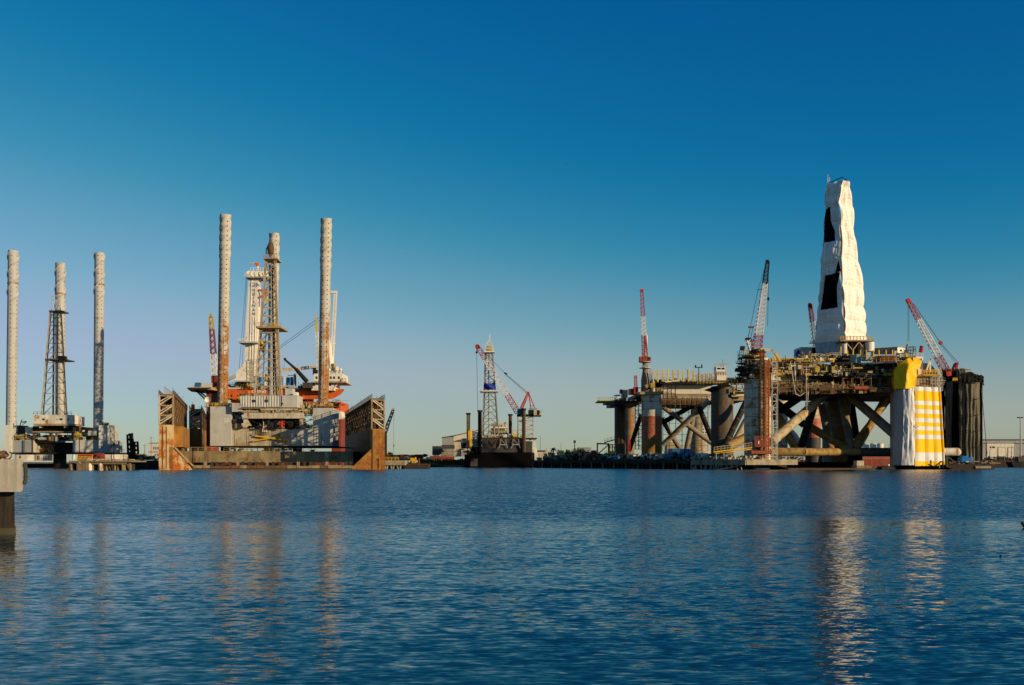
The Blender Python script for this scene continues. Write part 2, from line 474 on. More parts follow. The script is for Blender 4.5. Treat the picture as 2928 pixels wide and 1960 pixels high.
# ================================================================ water and ground
def make_water():
    m = bpy.data.materials.new("harbour_water"); m.use_nodes = True
    nt = m.node_tree; b = nt.nodes['Principled BSDF']; L = nt.links.new
    b.inputs['Base Color'].default_value = (.003, .022, .040, 1)
    b.inputs['IOR'].default_value = 1.38
    geo = nd(nt, "ShaderNodeNewGeometry")
    def mapping(s, rz=0.0, off=0.0):
        mp = nd(nt, "ShaderNodeMapping"); mp.inputs['Scale'].default_value = s; mp.inputs['Rotation'].default_value = (0, 0, rz)
        mp.inputs['Location'].default_value = (off, off*1.7, 0)
        L(geo.outputs['Position'], mp.inputs[0]); return mp.outputs[0]
    def ns(s, detail=2.0, rough=.5, rz=0.0, dist=0.0, off=0.0):
        n = nd(nt, "ShaderNodeTexNoise"); n.inputs['Scale'].default_value = 1; n.inputs['Detail'].default_value = detail
        n.inputs['Roughness'].default_value = rough; n.inputs['Distortion'].default_value = dist
        L(mapping(s, rz, off), n.inputs['Vector']); return n
    def M(op, a, b_=None, c=None):
        n = nd(nt, "ShaderNodeMath"); n.operation = op
        for i, x in enumerate((a, b_, c)):
            if x is None: continue
            if isinstance(x, (int, float)): n.inputs[i].default_value = x
            else: L(x, n.inputs[i])
        return n.outputs[0]
    sep = nd(nt, "ShaderNodeSeparateXYZ"); L(geo.outputs['Position'], sep.inputs[0])
    # wind patches: ruffled water beyond about forty metres, calmer lanes nearer
    patch = ns((.016, .055, 1), 3, .55).outputs[0]
    edge = M('ADD', sep.outputs[1], M('MULTIPLY', M('SUBTRACT', ns((.06, .10, 1), 3).outputs[0], .5), 16))
    far = ramp(nt, edge, 34, 42)
    lane = ramp(nt, patch, .40, .60)
    edge2 = M('ADD', sep.outputs[1], M('MULTIPLY', M('SUBTRACT', ns((.05, .16, 1), 3, .6, off=7.7).outputs[0], .5), 14))
    calm = M('MULTIPLY', M('SUBTRACT', 1, far), ramp(nt, edge2, 24, 29))
    near = M('SUBTRACT', M('SUBTRACT', 1, far), calm)
    amp = M('ADD', M('ADD', M('MULTIPLY', far, 1.15), M('MULTIPLY', calm, M('ADD', .38, M('MULTIPLY', lane, .40)))), M('MULTIPLY', near, M('ADD', .42, M('MULTIPLY', lane, .55))))
    nx = []; ny = []
    for s, a, det, rz, off in (((.30, .8, 1), .045, 2, .12, 3.1), ((1.9, 5.4, 1), .20, 3, -.08, 9.7), ((3.2, 3.0, 1), .11, 2, .4, 15.1), ((5.5, 15, 1), .34, 2.5, .05, 21.3)):
        sp = nd(nt, "ShaderNodeSeparateColor"); L(ns(s, det, .5, rz, .3, off).outputs['Color'], sp.inputs[0])
        nx.append(M('MULTIPLY', M('SUBTRACT', sp.outputs[0], .5), a*.75)); ny.append(M('MULTIPLY', M('SUBTRACT', sp.outputs[1], .5), a*1.7))
    sx = M('MULTIPLY', M('ADD', M('ADD', nx[0], nx[1]), M('ADD', nx[2], nx[3])), amp)
    sy = M('MULTIPLY', M('SUBTRACT', M('ADD', M('ADD', ny[0], ny[1]), M('ADD', ny[2], ny[3])), M('ADD', .068, M('MULTIPLY', far, .035))), amp)
    cb = nd(nt, "ShaderNodeCombineXYZ"); cb.inputs[2].default_value = 1
    L(sx, cb.inputs[0]); L(sy, cb.inputs[1])
    vm = nd(nt, "ShaderNodeVectorMath"); vm.operation = 'NORMALIZE'; L(cb.outputs[0], vm.inputs[0])
    L(vm.outputs[0], b.inputs['Normal'])
    rgh = M('ADD', .05, M('MULTIPLY', far, .08))
    L(rgh, b.inputs['Roughness'])
    return m
MATS['water'] = make_water()

def wave(x, y, t=0): return 0.0
def build_water():
    # one sheet: finer near the pier, reaching beyond the horizon
    ys = [-4000, -600, -60, -20, 0] + [8*1.035**i for i in range(110)]
    ys = [y for y in ys if y < 420] + [420, 600, 1200, 4000, 12000]
    mb = MB(); vs = []; fs = []; n = 40
    for y in ys:
        w = 60 + abs(y)*1.6
        for i in range(n+1): vs.append((-w+2*w*i/n, y, 0))
    for j in range(len(ys)-1):
        for i in range(n): fs.append((j*(n+1)+i, j*(n+1)+i+1, (j+1)*(n+1)+i+1, (j+1)*(n+1)+i))
    mb.add(vs, fs)
    solo('water', mb, 'water', 'blue rippled harbour water with drifting reflections', None, loc=(0, 0, 0), kind='structure')
build_water()

def poly_sheet(name, pts, z0, z1, m, **kw):
    mb = MB().prism(pts, z0, z1)
    return solo(name, mb, m, None, None, loc=(pts[0][0], pts[0][1], 0), kind='structure', **kw)
# far shore behind everything, as one low land mass
shore = [(-1600, 470), (Xp(330, 470), 470), (Xp(1080, 470), 470), (Xp(1180, 440), 440), (Xp(1345, 445), 445), (Xp(1350, 452), 452), (Xp(1530, 452), 452),
         (Xp(1560, 402), 402), (Xp(1690, 398), 398), (Xp(1700, 530), 530), (Xp(2580, 530), 530), (Xp(2600, 446), 446), (1600, 446), (4000, 6000), (-4000, 6000)]
poly_sheet('ground', shore, -3, 1.9, 'ground_soil')

# ================================================================ concrete pier in the foreground
D = 30.5
root = thing('concrete_pier', 'pale board-marked concrete pier head on a dark tapered pile beside the open water', 'pier', (Xp(-60, D), D, 0))
mb = MB(); x0, x1, z0, z1 = Xp(-420, D), Xp(63, D), Zp(1407, D), Zp(1314, D)
b_ = .03
prof = [(x1-b_, z0), (x1, z0+b_), (x1, z1-.05), (x1-.05, z1), (x0, z1), (x0, z0)]
n = len(prof); vs = [(p[0], D, p[1]) for p in prof] + [(p[0]-.62, D+1.35, p[1]) for p in prof]
mb.add(vs, [tuple(range(n)), tuple(range(2*n-1, n-1, -1))] + [(i, n+i, n+(i+1) % n, (i+1) % n) for i in range(n)])
part('cap_beam', mb, 'concrete', root)
mb = MB()
xa0, xa1, xb0, xb1 = Xp(-70, D), Xp(25, D), Xp(-76, D), Xp(33, D)
zt, zb = z0, -3
for k in (0,):
    mb.add([(xb0, D+.25+k, zb), (xb1, D+.25+k, zb), (xb1-.50, D+1.3+k, zb), (xb0-.5, D+1.3+k, zb), (xa0, D+.35+k, zt), (xa1, D+.35+k, zt), (xa1-.42, D+1.2+k, zt), (xa0-.42, D+1.2+k, zt)],
           [(0,3,2,1),(4,5,6,7),(0,1,5,4),(1,2,6,5),(2,3,7,6),(3,0,4,7)])
part('pile', mb, 'concrete_wet', root)
mb = MB().prism([(Xp(-76, D), D+.2), (Xp(32.5, D), D+.2), (Xp(32.5, D)-.5, D+1.3), (Xp(-76, D)-.5, D+1.3)], Zp(1527, D)-.4, Zp(1512, D))
part('pile_collar', mb, 'pile_foot', root)
fd = MB()
zc = Zp(1356, D)
for k in range(9):
    a0 = -1.35+2.7*k/9; a1 = -1.35+2.7*(k+1)/9
    fd.tube((x1-.05+.07*math.cos(a0), D+.2, zc+.32*math.sin(a0)), (x1-.05+.07*math.cos(a1), D+.2, zc+.32*math.sin(a1)), .055+.012*(k % 2), n=8)
part('rope_fender', fd, 'rope', root, 'dark green weathered rope fender hung down the end of the pier')
# lump on the pier
vs = []; fs = []; nu, nv = 26, 14
cx, cz = Xp(8, D+.45), Zp(1300, D)
for j in range(nv+1):
    p = -math.pi/2+math.pi*j/nv
    for i in range(nu):
        t = 2*math.pi*i/nu
        d = Vector((math.cos(p)*math.cos(t), math.cos(p)*math.sin(t), math.sin(p)))
        k = 1+.35*mnoise.noise(d*1.9+Vector((3, 1, 7)))+.16*mnoise.noise(d*5)
        vs.append((cx+d.x*k*.235, D+.45+d.y*k*.22, cz+d.z*k*.135))
for j in range(nv):
    for i in range(nu): fs.append((j*nu+i, j*nu+(i+1) % nu, (j+1)*nu+(i+1) % nu, (j+1)*nu+i))
bun = thing('dead_fish_bundle', 'brown lumpy driftwood stump with a pale frayed rim lying on the concrete pier', 'driftwood', (cx, D+.45, z1))
bun.name = 'driftwood_stump'; BASE[bun.name] = Vector((cx, D+.45, z1))
part('stump', MB().add(vs, fs), 'lumpy_brown', bun, smooth=True)
rim = MB(); pr = None
for k in range(22):
    a = -1.6+k*.19
    p = Vector((cx+.03+.24*math.cos(a), D+.32+.03*math.sin(k), cz-.01+.145*math.sin(a)+.014*math.sin(k*2.1)))
    if pr: rim.tube(pr, p, .022+.012*rnd.random(), n=7)
    pr = p
part('pale_rim', rim, 'concrete', bun, smooth=True)
part('root_stub', MB().tube((Xp(7, D), D+.4, z1-.01), (Xp(9, D), D+.42, cz-.05), .03, .06, 8).tube((Xp(-6, D), D+.45, z1-.01), (Xp(-4, D), D+.45, cz), .09, .12, 8), 'lumpy_brown', bun)

# ================================================================ jack-up rig at the far left
D = 378.0
root = thing('jackup_rig', 'grey three-legged jack-up rig with white drill floor house, at the far left', 'drilling rig', (Xp(160, D), D+20, 0))
jack_leg(root, 24, 52, 718, 17, 45, 1290, D+4, 'leg_grey', 868, .0, 6.6, nst=2, ring_y=811, hr=.17, step=1.68, hang=(.1, 1.25), label='tall pale cylindrical leg at the outer corner')
jack_leg(root, 159, 186, 753, 160, 186, 1290, D+30, 'leg_grey', 905, .0, 6.6, nst=2, ring_y=841, hr=.17, step=1.68, hang=(.1, 1.25), label='shortest looking leg, standing behind the drilling derrick')
jack_leg(root, 271, 298, 724, 267, 294, 1290, D+4, 'leg_grey', 865, .0, 6.6, nst=2, ring_y=815, hr=.17, step=1.68, hang=(.1, .85), label='leg with a rusty band rising from the tall grey corner housing')
def hexhouse(x0, x1, D, dep, a=.35):
    xa, xb = Xp(x0, D), Xp(x1, D); w = xb-xa
    return [(xa, D+dep*.35), (xa+w*.40, D), (xb-w*.1, D+.6), (xb, D+dep*.5), (xb-w*.2, D+dep), (xa+w*.1, D+dep)]
part('leg_housing', MB().prism(hexhouse(2, 31, D, 9), Zp(1295, D), Zp(1216, D)), 'grey_paint', root)
part('leg_housing', MB().prism([(Xp(252, D), D+10), (Xp(284, D), D-.5), (Xp(304.5, D), D+2), (Xp(302, D), D+12), (Xp(260, D), D+16)], Zp(1295, D), Zp(1217, D)), 'grey_paint', root)
part('hull', MB().prism([(Xp(20, D), D+2), (Xp(92, D), D), (Xp(92, D), D+22), (Xp(22, D), D+22)], Zp(1294, D), Zp(1259, D)), 'grey_paint', root)
part('hull', MB().prism([(Xp(208, D), D), (Xp(285, D), D+2), (Xp(285, D), D+22), (Xp(208, D), D+22)], Zp(1294, D), Zp(1258, D)), 'grey_paint', root)
part('hull', MB().pbox(92.3, 207.7, 1266, 1297, D+7, 30), 'steel_dark', root, 'dark recessed middle of the hull under the drill floor')
mb = MB()
for k in range(9): mb.beam(W(94, 1266+k*3.4, D+6.6), W(150, 1266+k*3.4, D+6.6), .22)
part('rib', mb, 'steel_tan', root, kind='stuff')
for a_, b_, c_ in ((69.5, 70.5, -.02), (227, 228, .3), (92, 94, -.2)): part('seam', MB().pbox(a_, b_, 1257, 1295.5, D+c_, .3), 'steel_brown', root)
part('keel_strip', MB().pbox(4, 300, 1294.5, 1298.5, D+1, 24), 'steel_dark', root)
part('centre_column', MB().pbox(152, 177, 1297, 1345, D+8, 4), 'wall_rust_shade', root, 'rusty brown square column under the middle of the hull')
for px in (22, 268, 290): part('leg_stub', MB().tube(W(px, 1296, D+8), W(px, 1345, D+8), .9, n=10), 'steel_dark', root)
part('mat', MB().box((Xp(40, D+20), D+14, -2), (Xp(196, D+20), D+40, 1.6)), 'steel_dark', root)
# drill floor
df = group_part('drill_floor', root)
part('deckhouse', MB().pbox(96, 205, 1187, 1212, D-2, 9), 'white_rusty', df)
part('side_house', MB().pbox(205, 216, 1190.5, 1216, D+1, 8), 'white_paint', df)
part('skirt_beam', MB().pbox(95.5, 208, 1212.2, 1217.5, D-2.3, 10), 'steel_tan', df)
part('window', MB().pbox(120.5, 128, 1197, 1202, D-2.06, .2), 'glass_dark', df)
part('window', MB().pbox(170, 179, 1197, 1202, D-2.06, .2), 'glass_dark', df)
part('window', MB().pbox(192.5, 197.5, 1197, 1203, D-2.06, .2), 'glass_dark', df)
part('window_shutter', MB().pbox(161, 169.5, 1197, 1202, D-2.08, .2), 'grey_paint', df)
part('railing', MB().rail([W(96, 1187, D-1.8), W(205, 1187, D-1.8)], 1.1, .05, 1.4), 'steel_brown', df)
part('floor_beam', MB().pbox(94, 208, 1219, 1235, D+1, 20), 'steel_dark', df)
for a_, b_ in ((112, 117), (183, 187)): part('floor_beam', MB().pbox(a_, b_, 1217, 1224, D-1.6, 6), 'cream_paint', df)
part('ledge', MB().pbox(92, 209, 1234, 1237, D-1, 14), 'steel_tan', df)
for a_, b_ in ((93.5, 97), (145, 147.5), (204, 207)): part('bay_post', MB().pbox(a_, b_, 1237, 1258, D-.6, 1), 'steel_brown', df)
clutter(root, 98, 203, 1238, 1262, D+1, D+7, 90, ['steel_tan', 'steel_dark', 'white_rusty', 'orange_paint', 'steel_dark', 'grey_paint'], (.6, 2.6), 11)
clutter(root, 108, 150, 1262, 1292, D+5.4, D+6.6, 26, ['steel_tan', 'steel_brown'], (.5, 2.2), 12)
clutter(root, 32, 92, 1237, 1258, D+1, D+8, 46, ['cream_paint', 'steel_tan', 'yellow_dull', 'steel_dark', 'white_rusty'], (.5, 2.2), 13)
clutter(root, 210, 283, 1230, 1258, D+1, D+8, 64, ['cream_paint', 'steel_tan', 'yellow_dull', 'steel_dark', 'white_rusty', 'orange_paint'], (.5, 2.4), 14)
part('cabin', MB().pbox(72, 92, 1222, 1240, D+5, 5), 'white_rusty', root)
part('cabin', MB().pbox(252, 274, 1232, 1246, D-.6, 4), 'grey_paint', root)
part('store', MB().pbox(32, 60, 1217, 1241, D+6, 6), 'steel_shadow', root)
part('railing', MB().rail([W(22, 1258.5, D+1.5), W(92, 1258.5, D+.3)], 1.1, .05, 1.5), 'yellow_dull', root)
part('railing', MB().rail([W(210, 1257.5, D+.3), W(280, 1257.5, D+1.7)], 1.1, .05, 1.5), 'yellow_dull', root)
part('davit', MB().beam(W(57, 1217, D), W(63, 1200, D), .25).beam(W(63, 1208, D), W(75, 1206, D), .4).beam(W(64, 1215, D), W(76, 1207, D), .2), 'steel_dark', root)
part('burner_arm', MB().lattice(W(304, 1220, D+4), W(325, 1219, D+2), 1, .6, 6, .06), 'yellow_dull', root)
clutter(root, 283, 304, 1206, 1217, D+3, D+9, 22, ['steel_dark', 'steel_tan', 'yellow_dull'], (.4, 1.4), 15)
part('antenna', MB().beam(W(228, 1235, D+3), W(228, 1189, D+3), .1).beam(W(231, 1235, D+3), W(231, 1192, D+3), .1).beam(W(220, 1205, D+3), W(226, 1180, D+3), .05), 'steel_tan', root)
dg = derrick(root, [W(118, 1187, D+1), W(191, 1187, D+1), W(186, 1187, D+10), W(124, 1187, D+10)],
             [W(143, 889, D+3.5), W(175, 889, D+3.5), W(173, 889, D+7), W(146, 889, D+7)], 11, .15, 'derrick_tan', label='tan lattice drilling derrick above the white drill floor house')
part('platform', MB().pbox(139.5, 177, 888, 891.5, D+2.6, 6), 'steel_brown', dg)
part('platform', MB().pbox(128, 184, 1026, 1029.5, D+1, 9), 'steel_brown', dg)
part('crown_frame', MB().beam(W(148, 889, D+5), W(148, 847, D+5), .3).beam(W(148, 847, D+5), W(172, 847, D+5), .3).beam(W(172, 847, D+5), W(172, 889, D+5), .3).beam(W(160, 889, D+5), W(160, 858, D+5), .25).beam(W(148, 858, D+5), W(172, 858, D+5), .2), 'leg_grey', dg)
part('standpipe', MB().beam(W(152, 1187, D+4), W(154, 895, D+4), .5).beam(W(163, 1187, D+3), W(165, 895, D+4), .35), 'steel_tan', dg)
part('monkey_board', MB().pbox(166, 183, 1018, 1028, D+2, 3), 'steel_brown', dg)

# orange container, yellow rail, and the timber dock before the rig
D = 270.0
root = thing('timber_dock', 'old timber dock on piles with plank fender wall, before the far left rig', 'dock', (Xp(285, D), D+5, 0))
dk = MB().pbox(197, 372, 1318, 1322, D-.5, 12)
part('deck', dk, 'timber', root)
part('edge_beam', MB().pbox(218, 360, 1322.3, 1328, D, .6), 'timber', root, 'pale weathered edge beam')
for i, px in enumerate(np.linspace(219, 252, 15)):
    part('plank', MB().pbox(px, px+1.9, 1324-(i*7 % 3), 1346, D-.25-.04*(i % 3), .2), 'timber', root)
for i, px in enumerate([198, 203, 208, 213, 256.5, 264, 272, 281, 288, 296, 304, 312, 320, 328, 337, 344, 350, 356, 361, 366, 371]):
    w = .55 if px in (256.5, 288) else .22+.08*(i % 3)
    part('pile', MB().tube(W(px, 1326, D+.3+(i % 4)*.6), Vector((Xp(px+(-1)**i*.8, D), D+.3, -2)), w, n=8), 'white_rusty' if px in (256.5, 288) else ('timber' if i % 3 else 'timber_dark'), root)
part('dark_skirt', MB().pbox(197, 374, 1327, 1348, D+5, 3), 'timber_dark', root)
part('bollard', MB().tube(W(210.5, 1322, D), W(211, 1300, D), .35, n=10), 'white_rusty', root)
part('hose', MB().path([W(213, 1313, D-.2), W(218, 1318, D-.3), W(224, 1321, D-.4), W(230, 1326, D-.4)], .09), 'white_rusty', root)
clutter(root, 222, 372, 1312, 1319, D+1, D+9, 50, ['steel_tan', 'cream_paint', 'steel_brown', 'timber'], (.3, .9), 21)
root = thing('cargo_container', 'rusty orange container with a yellow railing before it on the timber dock', 'container', (Xp(243, 284), 286, Zp(1316, 284)))
part('body', MB().pbox(222, 262, 1299, 1317, 284, 5), 'orange_paint', root)
mb = MB()
for k in range(14): mb.pbox(222+k*3, 223+k*3, 1300, 1316, 283.9, .12)
part('corrugation', mb, 'container_red', root, kind='stuff')
part('railing', MB().rail([W(221, 1317, 283), W(264, 1317, 283)], 1.0, .09, 1.0), 'yellow_paint', root)
root = thing('winch_machine', 'dark red-brown winch machine on the timber dock beside the orange container', 'winch', (Xp(284, 284), 286, Zp(1317, 284)))
part('drum', MB().tube(W(272, 1308, 286), W(296, 1308, 286), 1.2, n=14), 'red_brown', root)
part('frame', MB().pbox(268, 300, 1312, 1318, 284, 3).beam(W(270, 1317, 284), W(284, 1296, 284), .25).beam(W(300, 1317, 284), W(286, 1298, 284), .2), 'red_brown', root)

# barge and crawler crane
D = 305.0
root = thing('flat_barge', 'long black barge lying left of the dry dock', 'barge', (Xp(415, D), D+8, 0))
part('hull', MB().prism([(Xp(362, D), D), (Xp(462, D), D-2), (Xp(462, D), D+16), (Xp(366, D), D+16)], -1, Zp(1317, D)), 'steel_dark', root)
part('rubbing_strake', MB().add([W(362, 1316, D-.3), W(410, 1319, D-.8), W(440, 1316.5, D-1.6), W(462, 1311, D-2.3), W(462, 1313.5, D-2.3), W(440, 1319, D-1.6), W(410, 1321, D-.8), W(362, 1318, D-.3)], [(0, 1, 6, 7), (1, 2, 5, 6), (2, 3, 4, 5)]), 'cream_paint', root)
clutter(root, 372, 455, 1303, 1316, D+2, D+12, 46, ['steel_dark', 'steel_tan', 'steel_dark', 'grey_paint'], (.4, 1.6), 22)
root = thing('folded_crane', 'black folding crane standing on the black barge', 'crane', (Xp(380, D), D+6, Zp(1316, D)))
part('base', MB().pbox(366, 395, 1301, 1316, D+4, 5), 'steel_dark', root)
part('cab', MB().pbox(368, 377, 1292, 1302, D+4, 3), 'steel_dark', root)
part('boom', MB().lattice(W(371, 1300, D+5), W(368, 1243, D+5), 1.0, .8, 8, .14), 'steel_dark', root)
part('boom', MB().tube(W(378, 1302, D+5), W(376.5, 1241, D+5), .45, .5, 8).tube(W(382, 1300, D+5), W(380, 1255, D+5), .35, .3, 8), 'steel_dark', root)
part('link', MB().beam(W(367, 1243, D+5), W(380, 1241, D+5), .5), 'steel_dark', root)
part('mast', MB().lattice(W(390, 1300, D+6), W(389, 1263, D+6), 1.1, .9, 6, .13), 'red_brown', root)
# masts and floodlights beside the barge
for px, y, D2, lb in ((318, 1260, 330, 'plain tall pole'), (325.5, 1266, 332, 'pole with a ring top')):
    mb = MB().tube(W(px, 1316, D2), W(px, y, D2), .16, .08, 6)
    if px > 320: mb.tube(W(px, 1268, D2), W(px, 1275, D2), .45, n=8)
    solo('light_pole', mb, 'steel_dark', lb+' behind the timber dock', 'pole', group=None)

# buildings beyond the left rig
def gable(px0, px1, yt, yb, D, dep, name, lb, m, roof='roof_dark', rise=4, wins=(), doors=()):
    root = thing(name, lb, 'building', (Xp((px0+px1)/2, D), D+dep/2, Zp(yb, D)))
    part('wall', MB().pbox(px0, px1, yt, yb, D, dep), m, root)
    x0, x1, z = Xp(px0, D)-.4, Xp(px1, D)+.4, Zp(yt, D)
    h = rise*D/FP
    part('roof', MB().add([(x0, D-.4, z+.02), (x1, D-.4, z+.02), (x1, D+dep+.4, z+.02), (x0, D+dep+.4, z+.02), (x0, D+dep/2, z+h), (x1, D+dep/2, z+h)],
                          [(0, 1, 5, 4), (2, 3, 4, 5), (0, 4, 3), (1, 2, 5), (0, 3, 2, 1)]), roof, root)
    for a, b, c, d in wins:
        w = part('window', MB().pbox(a, b, c, d, D-.06, .2), 'glass_dark', root)
        part('frame', MB().pbox((a+b)/2-.3, (a+b)/2+.3, c, d, D-.1, .05).pbox(a-.4, b+.4, d, d+.6, D-.14, .1), 'shed_white', w)
    for a, b, c, d in doors:
        part('door', MB().pbox(a, b, c, d, D-.07, .2), 'white_paint', root)
    return root
gable(424, 462, 1268, 1312, 600, 14, 'office_building', 'white two-storey office with dark window rows just left of the dry dock', 'shed_white', wins=[(438, 441.5, 1278, 1286), (444, 447.5, 1278, 1286), (450, 453.5, 1278, 1286), (443, 447, 1298, 1304), (450, 454, 1298, 1304)], rise=2)
part('floor_band', MB().pbox(423.6, 462.4, 1291, 1294, 599.8, .3), 'shed_grey', bpy.data.objects['office_building'])
gable(339, 368, 1298, 1316, 560, 22, 'tan_shed', 'long tan shed behind the black folding crane', 'shed_white', roof='shed_white', rise=5)
gable(300, 322, 1297, 1316, 540, 14, 'low_white_shed', 'low white shed beside the far left rig', 'shed_white', rise=1.5)
gable(403, 424, 1306, 1316, 520, 10, 'grey_hut', 'small grey hut left of the white two-storey office', 'shed_grey', rise=1.5)
gable(42, 76, 1300, 1318, 520, 12, 'pale_shed', 'pale shed seen below the far left rig at its outer end', 'shed_white', rise=1, wins=[(55, 60, 1303, 1311)])
gable(96, 150, 1300, 1318, 530, 12, 'open_front_shed', 'wide white shed with dark openings seen below the middle of the far left rig', 'shed_white', rise=1, wins=[(98, 103, 1303, 1316), (106, 113, 1303, 1316), (124, 127, 1302, 1317), (130, 133, 1302, 1317), (137, 141, 1302, 1317), (145, 148, 1302, 1317)])

# ================================================================ floating dry dock
A0 = R(14.0); OX, OY = Xp(454, 290), 290.0
def Q(a, s, z): return Vector((OX + a*math.cos(A0) - s*math.sin(A0), OY + a*math.sin(A0) + s*math.cos(A0), z))
def qbox(mb, a0, a1, s0, s1, z0, z1):
    p = [Q(a, s, z) for z in (z0, z1) for a, s in ((a0, s0), (a1, s0), (a1, s1), (a0, s1))]
    return mb.add(p, [(0,3,2,1),(4,5,6,7),(0,1,5,4),(1,2,6,5),(2,3,7,6),(3,0,4,7)])
DW = 64.6
dock = thing('floating_dry_dock', 'rust-streaked floating dry dock with tall truss-topped wing walls around the jack-up', 'dry dock', (OX+DW/2, OY+8, 0))
def wing(a0, a1, s0, s1, zw, zt, m_end, m_in, side, topdrop=0.0, seed=1):
    """one wing wall: plated lower wall and an open truss above it; side=+1 when the inner face looks right"""
    r = random.Random(seed)
    g = group_part('wing_wall', dock)
    qb = MB(); qbox(qb, a0, a1, s0, s0+4, -1.5, zw); part('end_wall', qb, m_end, g)
    qb = MB(); qbox(qb, a0+.02, a1-.02, s0+4.02, s1, -1.5, zw-.05); part('side_wall', qb, m_in, g)
    # truss: bays of posts, rails and diagonals on both long faces, end face braced
    L = s1-s0; n = max(6, int(L/4.2))
    zt2 = zt-topdrop
    posts = MB(); rails = MB(); dg = MB(); back = MB()
    for i in range(n+1):
        s = s0+.3+(L-.6)*i/n; f = i/n; z1 = zt+(zt2-zt)*f
        for a in (a0+.25, a1-.25):
            posts.beam(Q(a, s, zw), Q(a, s, z1), .34)
            if i < n and r.random() < .75:
                posts.beam(Q(a, s+L/n*.5, zw), Q(a, s+L/n*.5, z1), .18)
        posts.beam(Q(a0+.25, s, z1), Q(a1-.25, s, z1), .3)
        for lv in (.33, .66): rails.beam(Q(a0+.25, s, zw+(z1-zw)*lv), Q(a1-.25, s, zw+(z1-zw)*lv), .22)
    for lv in (0, .33, .66, 1.0):
        for a in (a0+.25, a1-.25):
            rails.beam(Q(a, s0+.3, zw+(zt-zw)*lv+.1), Q(a, s1-.3, zw+(zt2-zw)*lv+.1), .26)
    for i in range(n):
        sa = s0+.3+(L-.6)*i/n; sb = s0+.3+(L-.6)*(i+1)/n
        for a in (a0+.25, a1-.25):
            for lv in (0, .33, .66):
                za = zw+(zt-zw)*lv; zb = zw+(zt-zw)*(lv+.33)
                if r.random() < .85: dg.beam(Q(a, sa, za), Q(a, sb, zb), .2) if (i % 2) else dg.beam(Q(a, sa, zb), Q(a, sb, za), .2)
                if r.random() < .35:
                    k = r.uniform(.2, .9); aa = a+(.3 if a < (a0+a1)/2 else -.3)
                    back.add([Q(aa, sa+.2, za+.2), Q(aa, sa+(sb-sa)*k, za+.2), Q(aa, sa+(sb-sa)*k, zb-.3), Q(aa, sa+.2, zb-.3),
                              Q(aa+.15, sa+.2, za+.2), Q(aa+.15, sa+(sb-sa)*k, za+.2), Q(aa+.15, sa+(sb-sa)*k, zb-.3), Q(aa+.15, sa+.2, zb-.3)],
                             [(0,1,2,3),(7,6,5,4),(0,4,5,1),(1,5,6,2),(2,6,7,3),(3,7,4,0)])
    part('truss_post', posts, 'steel_brown', g, kind='stuff')
    part('truss_rail', rails, 'steel_brown', g, kind='stuff')
    part('truss_brace', dg, 'steel_tan', g, kind='stuff')
    part('plating', back, 'wall_rust_shade', g, kind='stuff')
    # end bracing, each bar a piece
    H = zt-zw
    for k in range(3):
        za = zw+H*(k/3)+.2; zb = zw+H*((k+1)/3)-.3
        x0, x1 = (a0+.4, a1-.5)
        if side < 0: x0, x1 = x1, x0
        for q in range(2):
            part('end_brace', MB().beam(Q(x0, s0-.05+q*.05, za+q*.9), Q(x1, s0-.05+q*.05, zb+q*.5), .34-.08*q), 'cream_paint', g)
        part('end_rail', MB().beam(Q(a0+.2, s0-.02, zw+H*(k+1)/3-.1), Q(a1-.2, s0-.02, zw+H*(k+1)/3-.1), .32), 'steel_tan', g)
    for a in (a0+.12, a1-.12):
        part('corner_post', MB().beam(Q(a, s0, zw), Q(a, s0, zt+.3), .42), 'cream_paint' if (a > (a0+a1)/2) == (side < 0) else 'steel_tan', g)
    tp = MB(); qbox(tp, a0-.1, a1+.1, s0-.2, s1, 0, .35)
    tp.v = [(v[0], v[1], v[2]+zt2+(zt-zt2)*(1-min(1, max(0, ((v[0]-OX)*-math.sin(A0)+(v[1]-OY)*math.cos(A0)-s0)/L)))) for v in tp.v]
    part('top_deck', tp, 'steel_brown', g)
    rl = MB().rail([Q(a0, s0, zt+.3), Q(a0, s1, zt2+.3)], 1.2, .06, 2.2).rail([Q(a1, s0, zt+.3), Q(a1, s1, zt2+.3)], 1.2, .06, 2.2)
    part('railing', rl, 'steel_brown', g, kind='stuff')
    for i in range(int(L/7)):
        part('whip_pole', MB().beam(Q(r.uniform(a0, a1), s0+3+i*7, zt), Q(r.uniform(a0, a1), s0+3+i*7, zt+r.uniform(1.5, 3.2)), .09), 'steel_brown', g)
    return g
gl = wing(0, 4.0, 0, 58, 12.9, 21.3, 'wall_rust_cream', 'wall_rust_brown', +1, 1.2, 3)
gm_ = wing(4.4, 8.4, 62, 100, 13.8, 20.3, 'wall_rust_brown', 'wall_rust_brown', +1, 2.0, 4)
gr = wing(DW-4.0, DW, 0, 97, 12.2, 21.0, 'wall_rust_brown', 'wall_rust_shade', -1, .6, 5)  # shade on the inner face is painted in by the darker plate colour
for (a, s, w, m) in ((3.0, -.14, .9, 'wall_rust_brown'), (.9, -.12, .25, 'steel_brown'), (2.0, -.12, .18, 'steel_brown')):
    mb = MB(); qbox(mb, a, a+w, s, 0, .3, 12.4 if w < .5 else 6.6); part('fender_strip', mb, m, gl)
for a in (DW-3.95, DW-2.1):
    mb = MB(); qbox(mb, a, a+.28, -.14, 0, .3, 11.9 if a < DW-3 else 3.4); part('fender_strip', mb, 'steel_dark', gr)
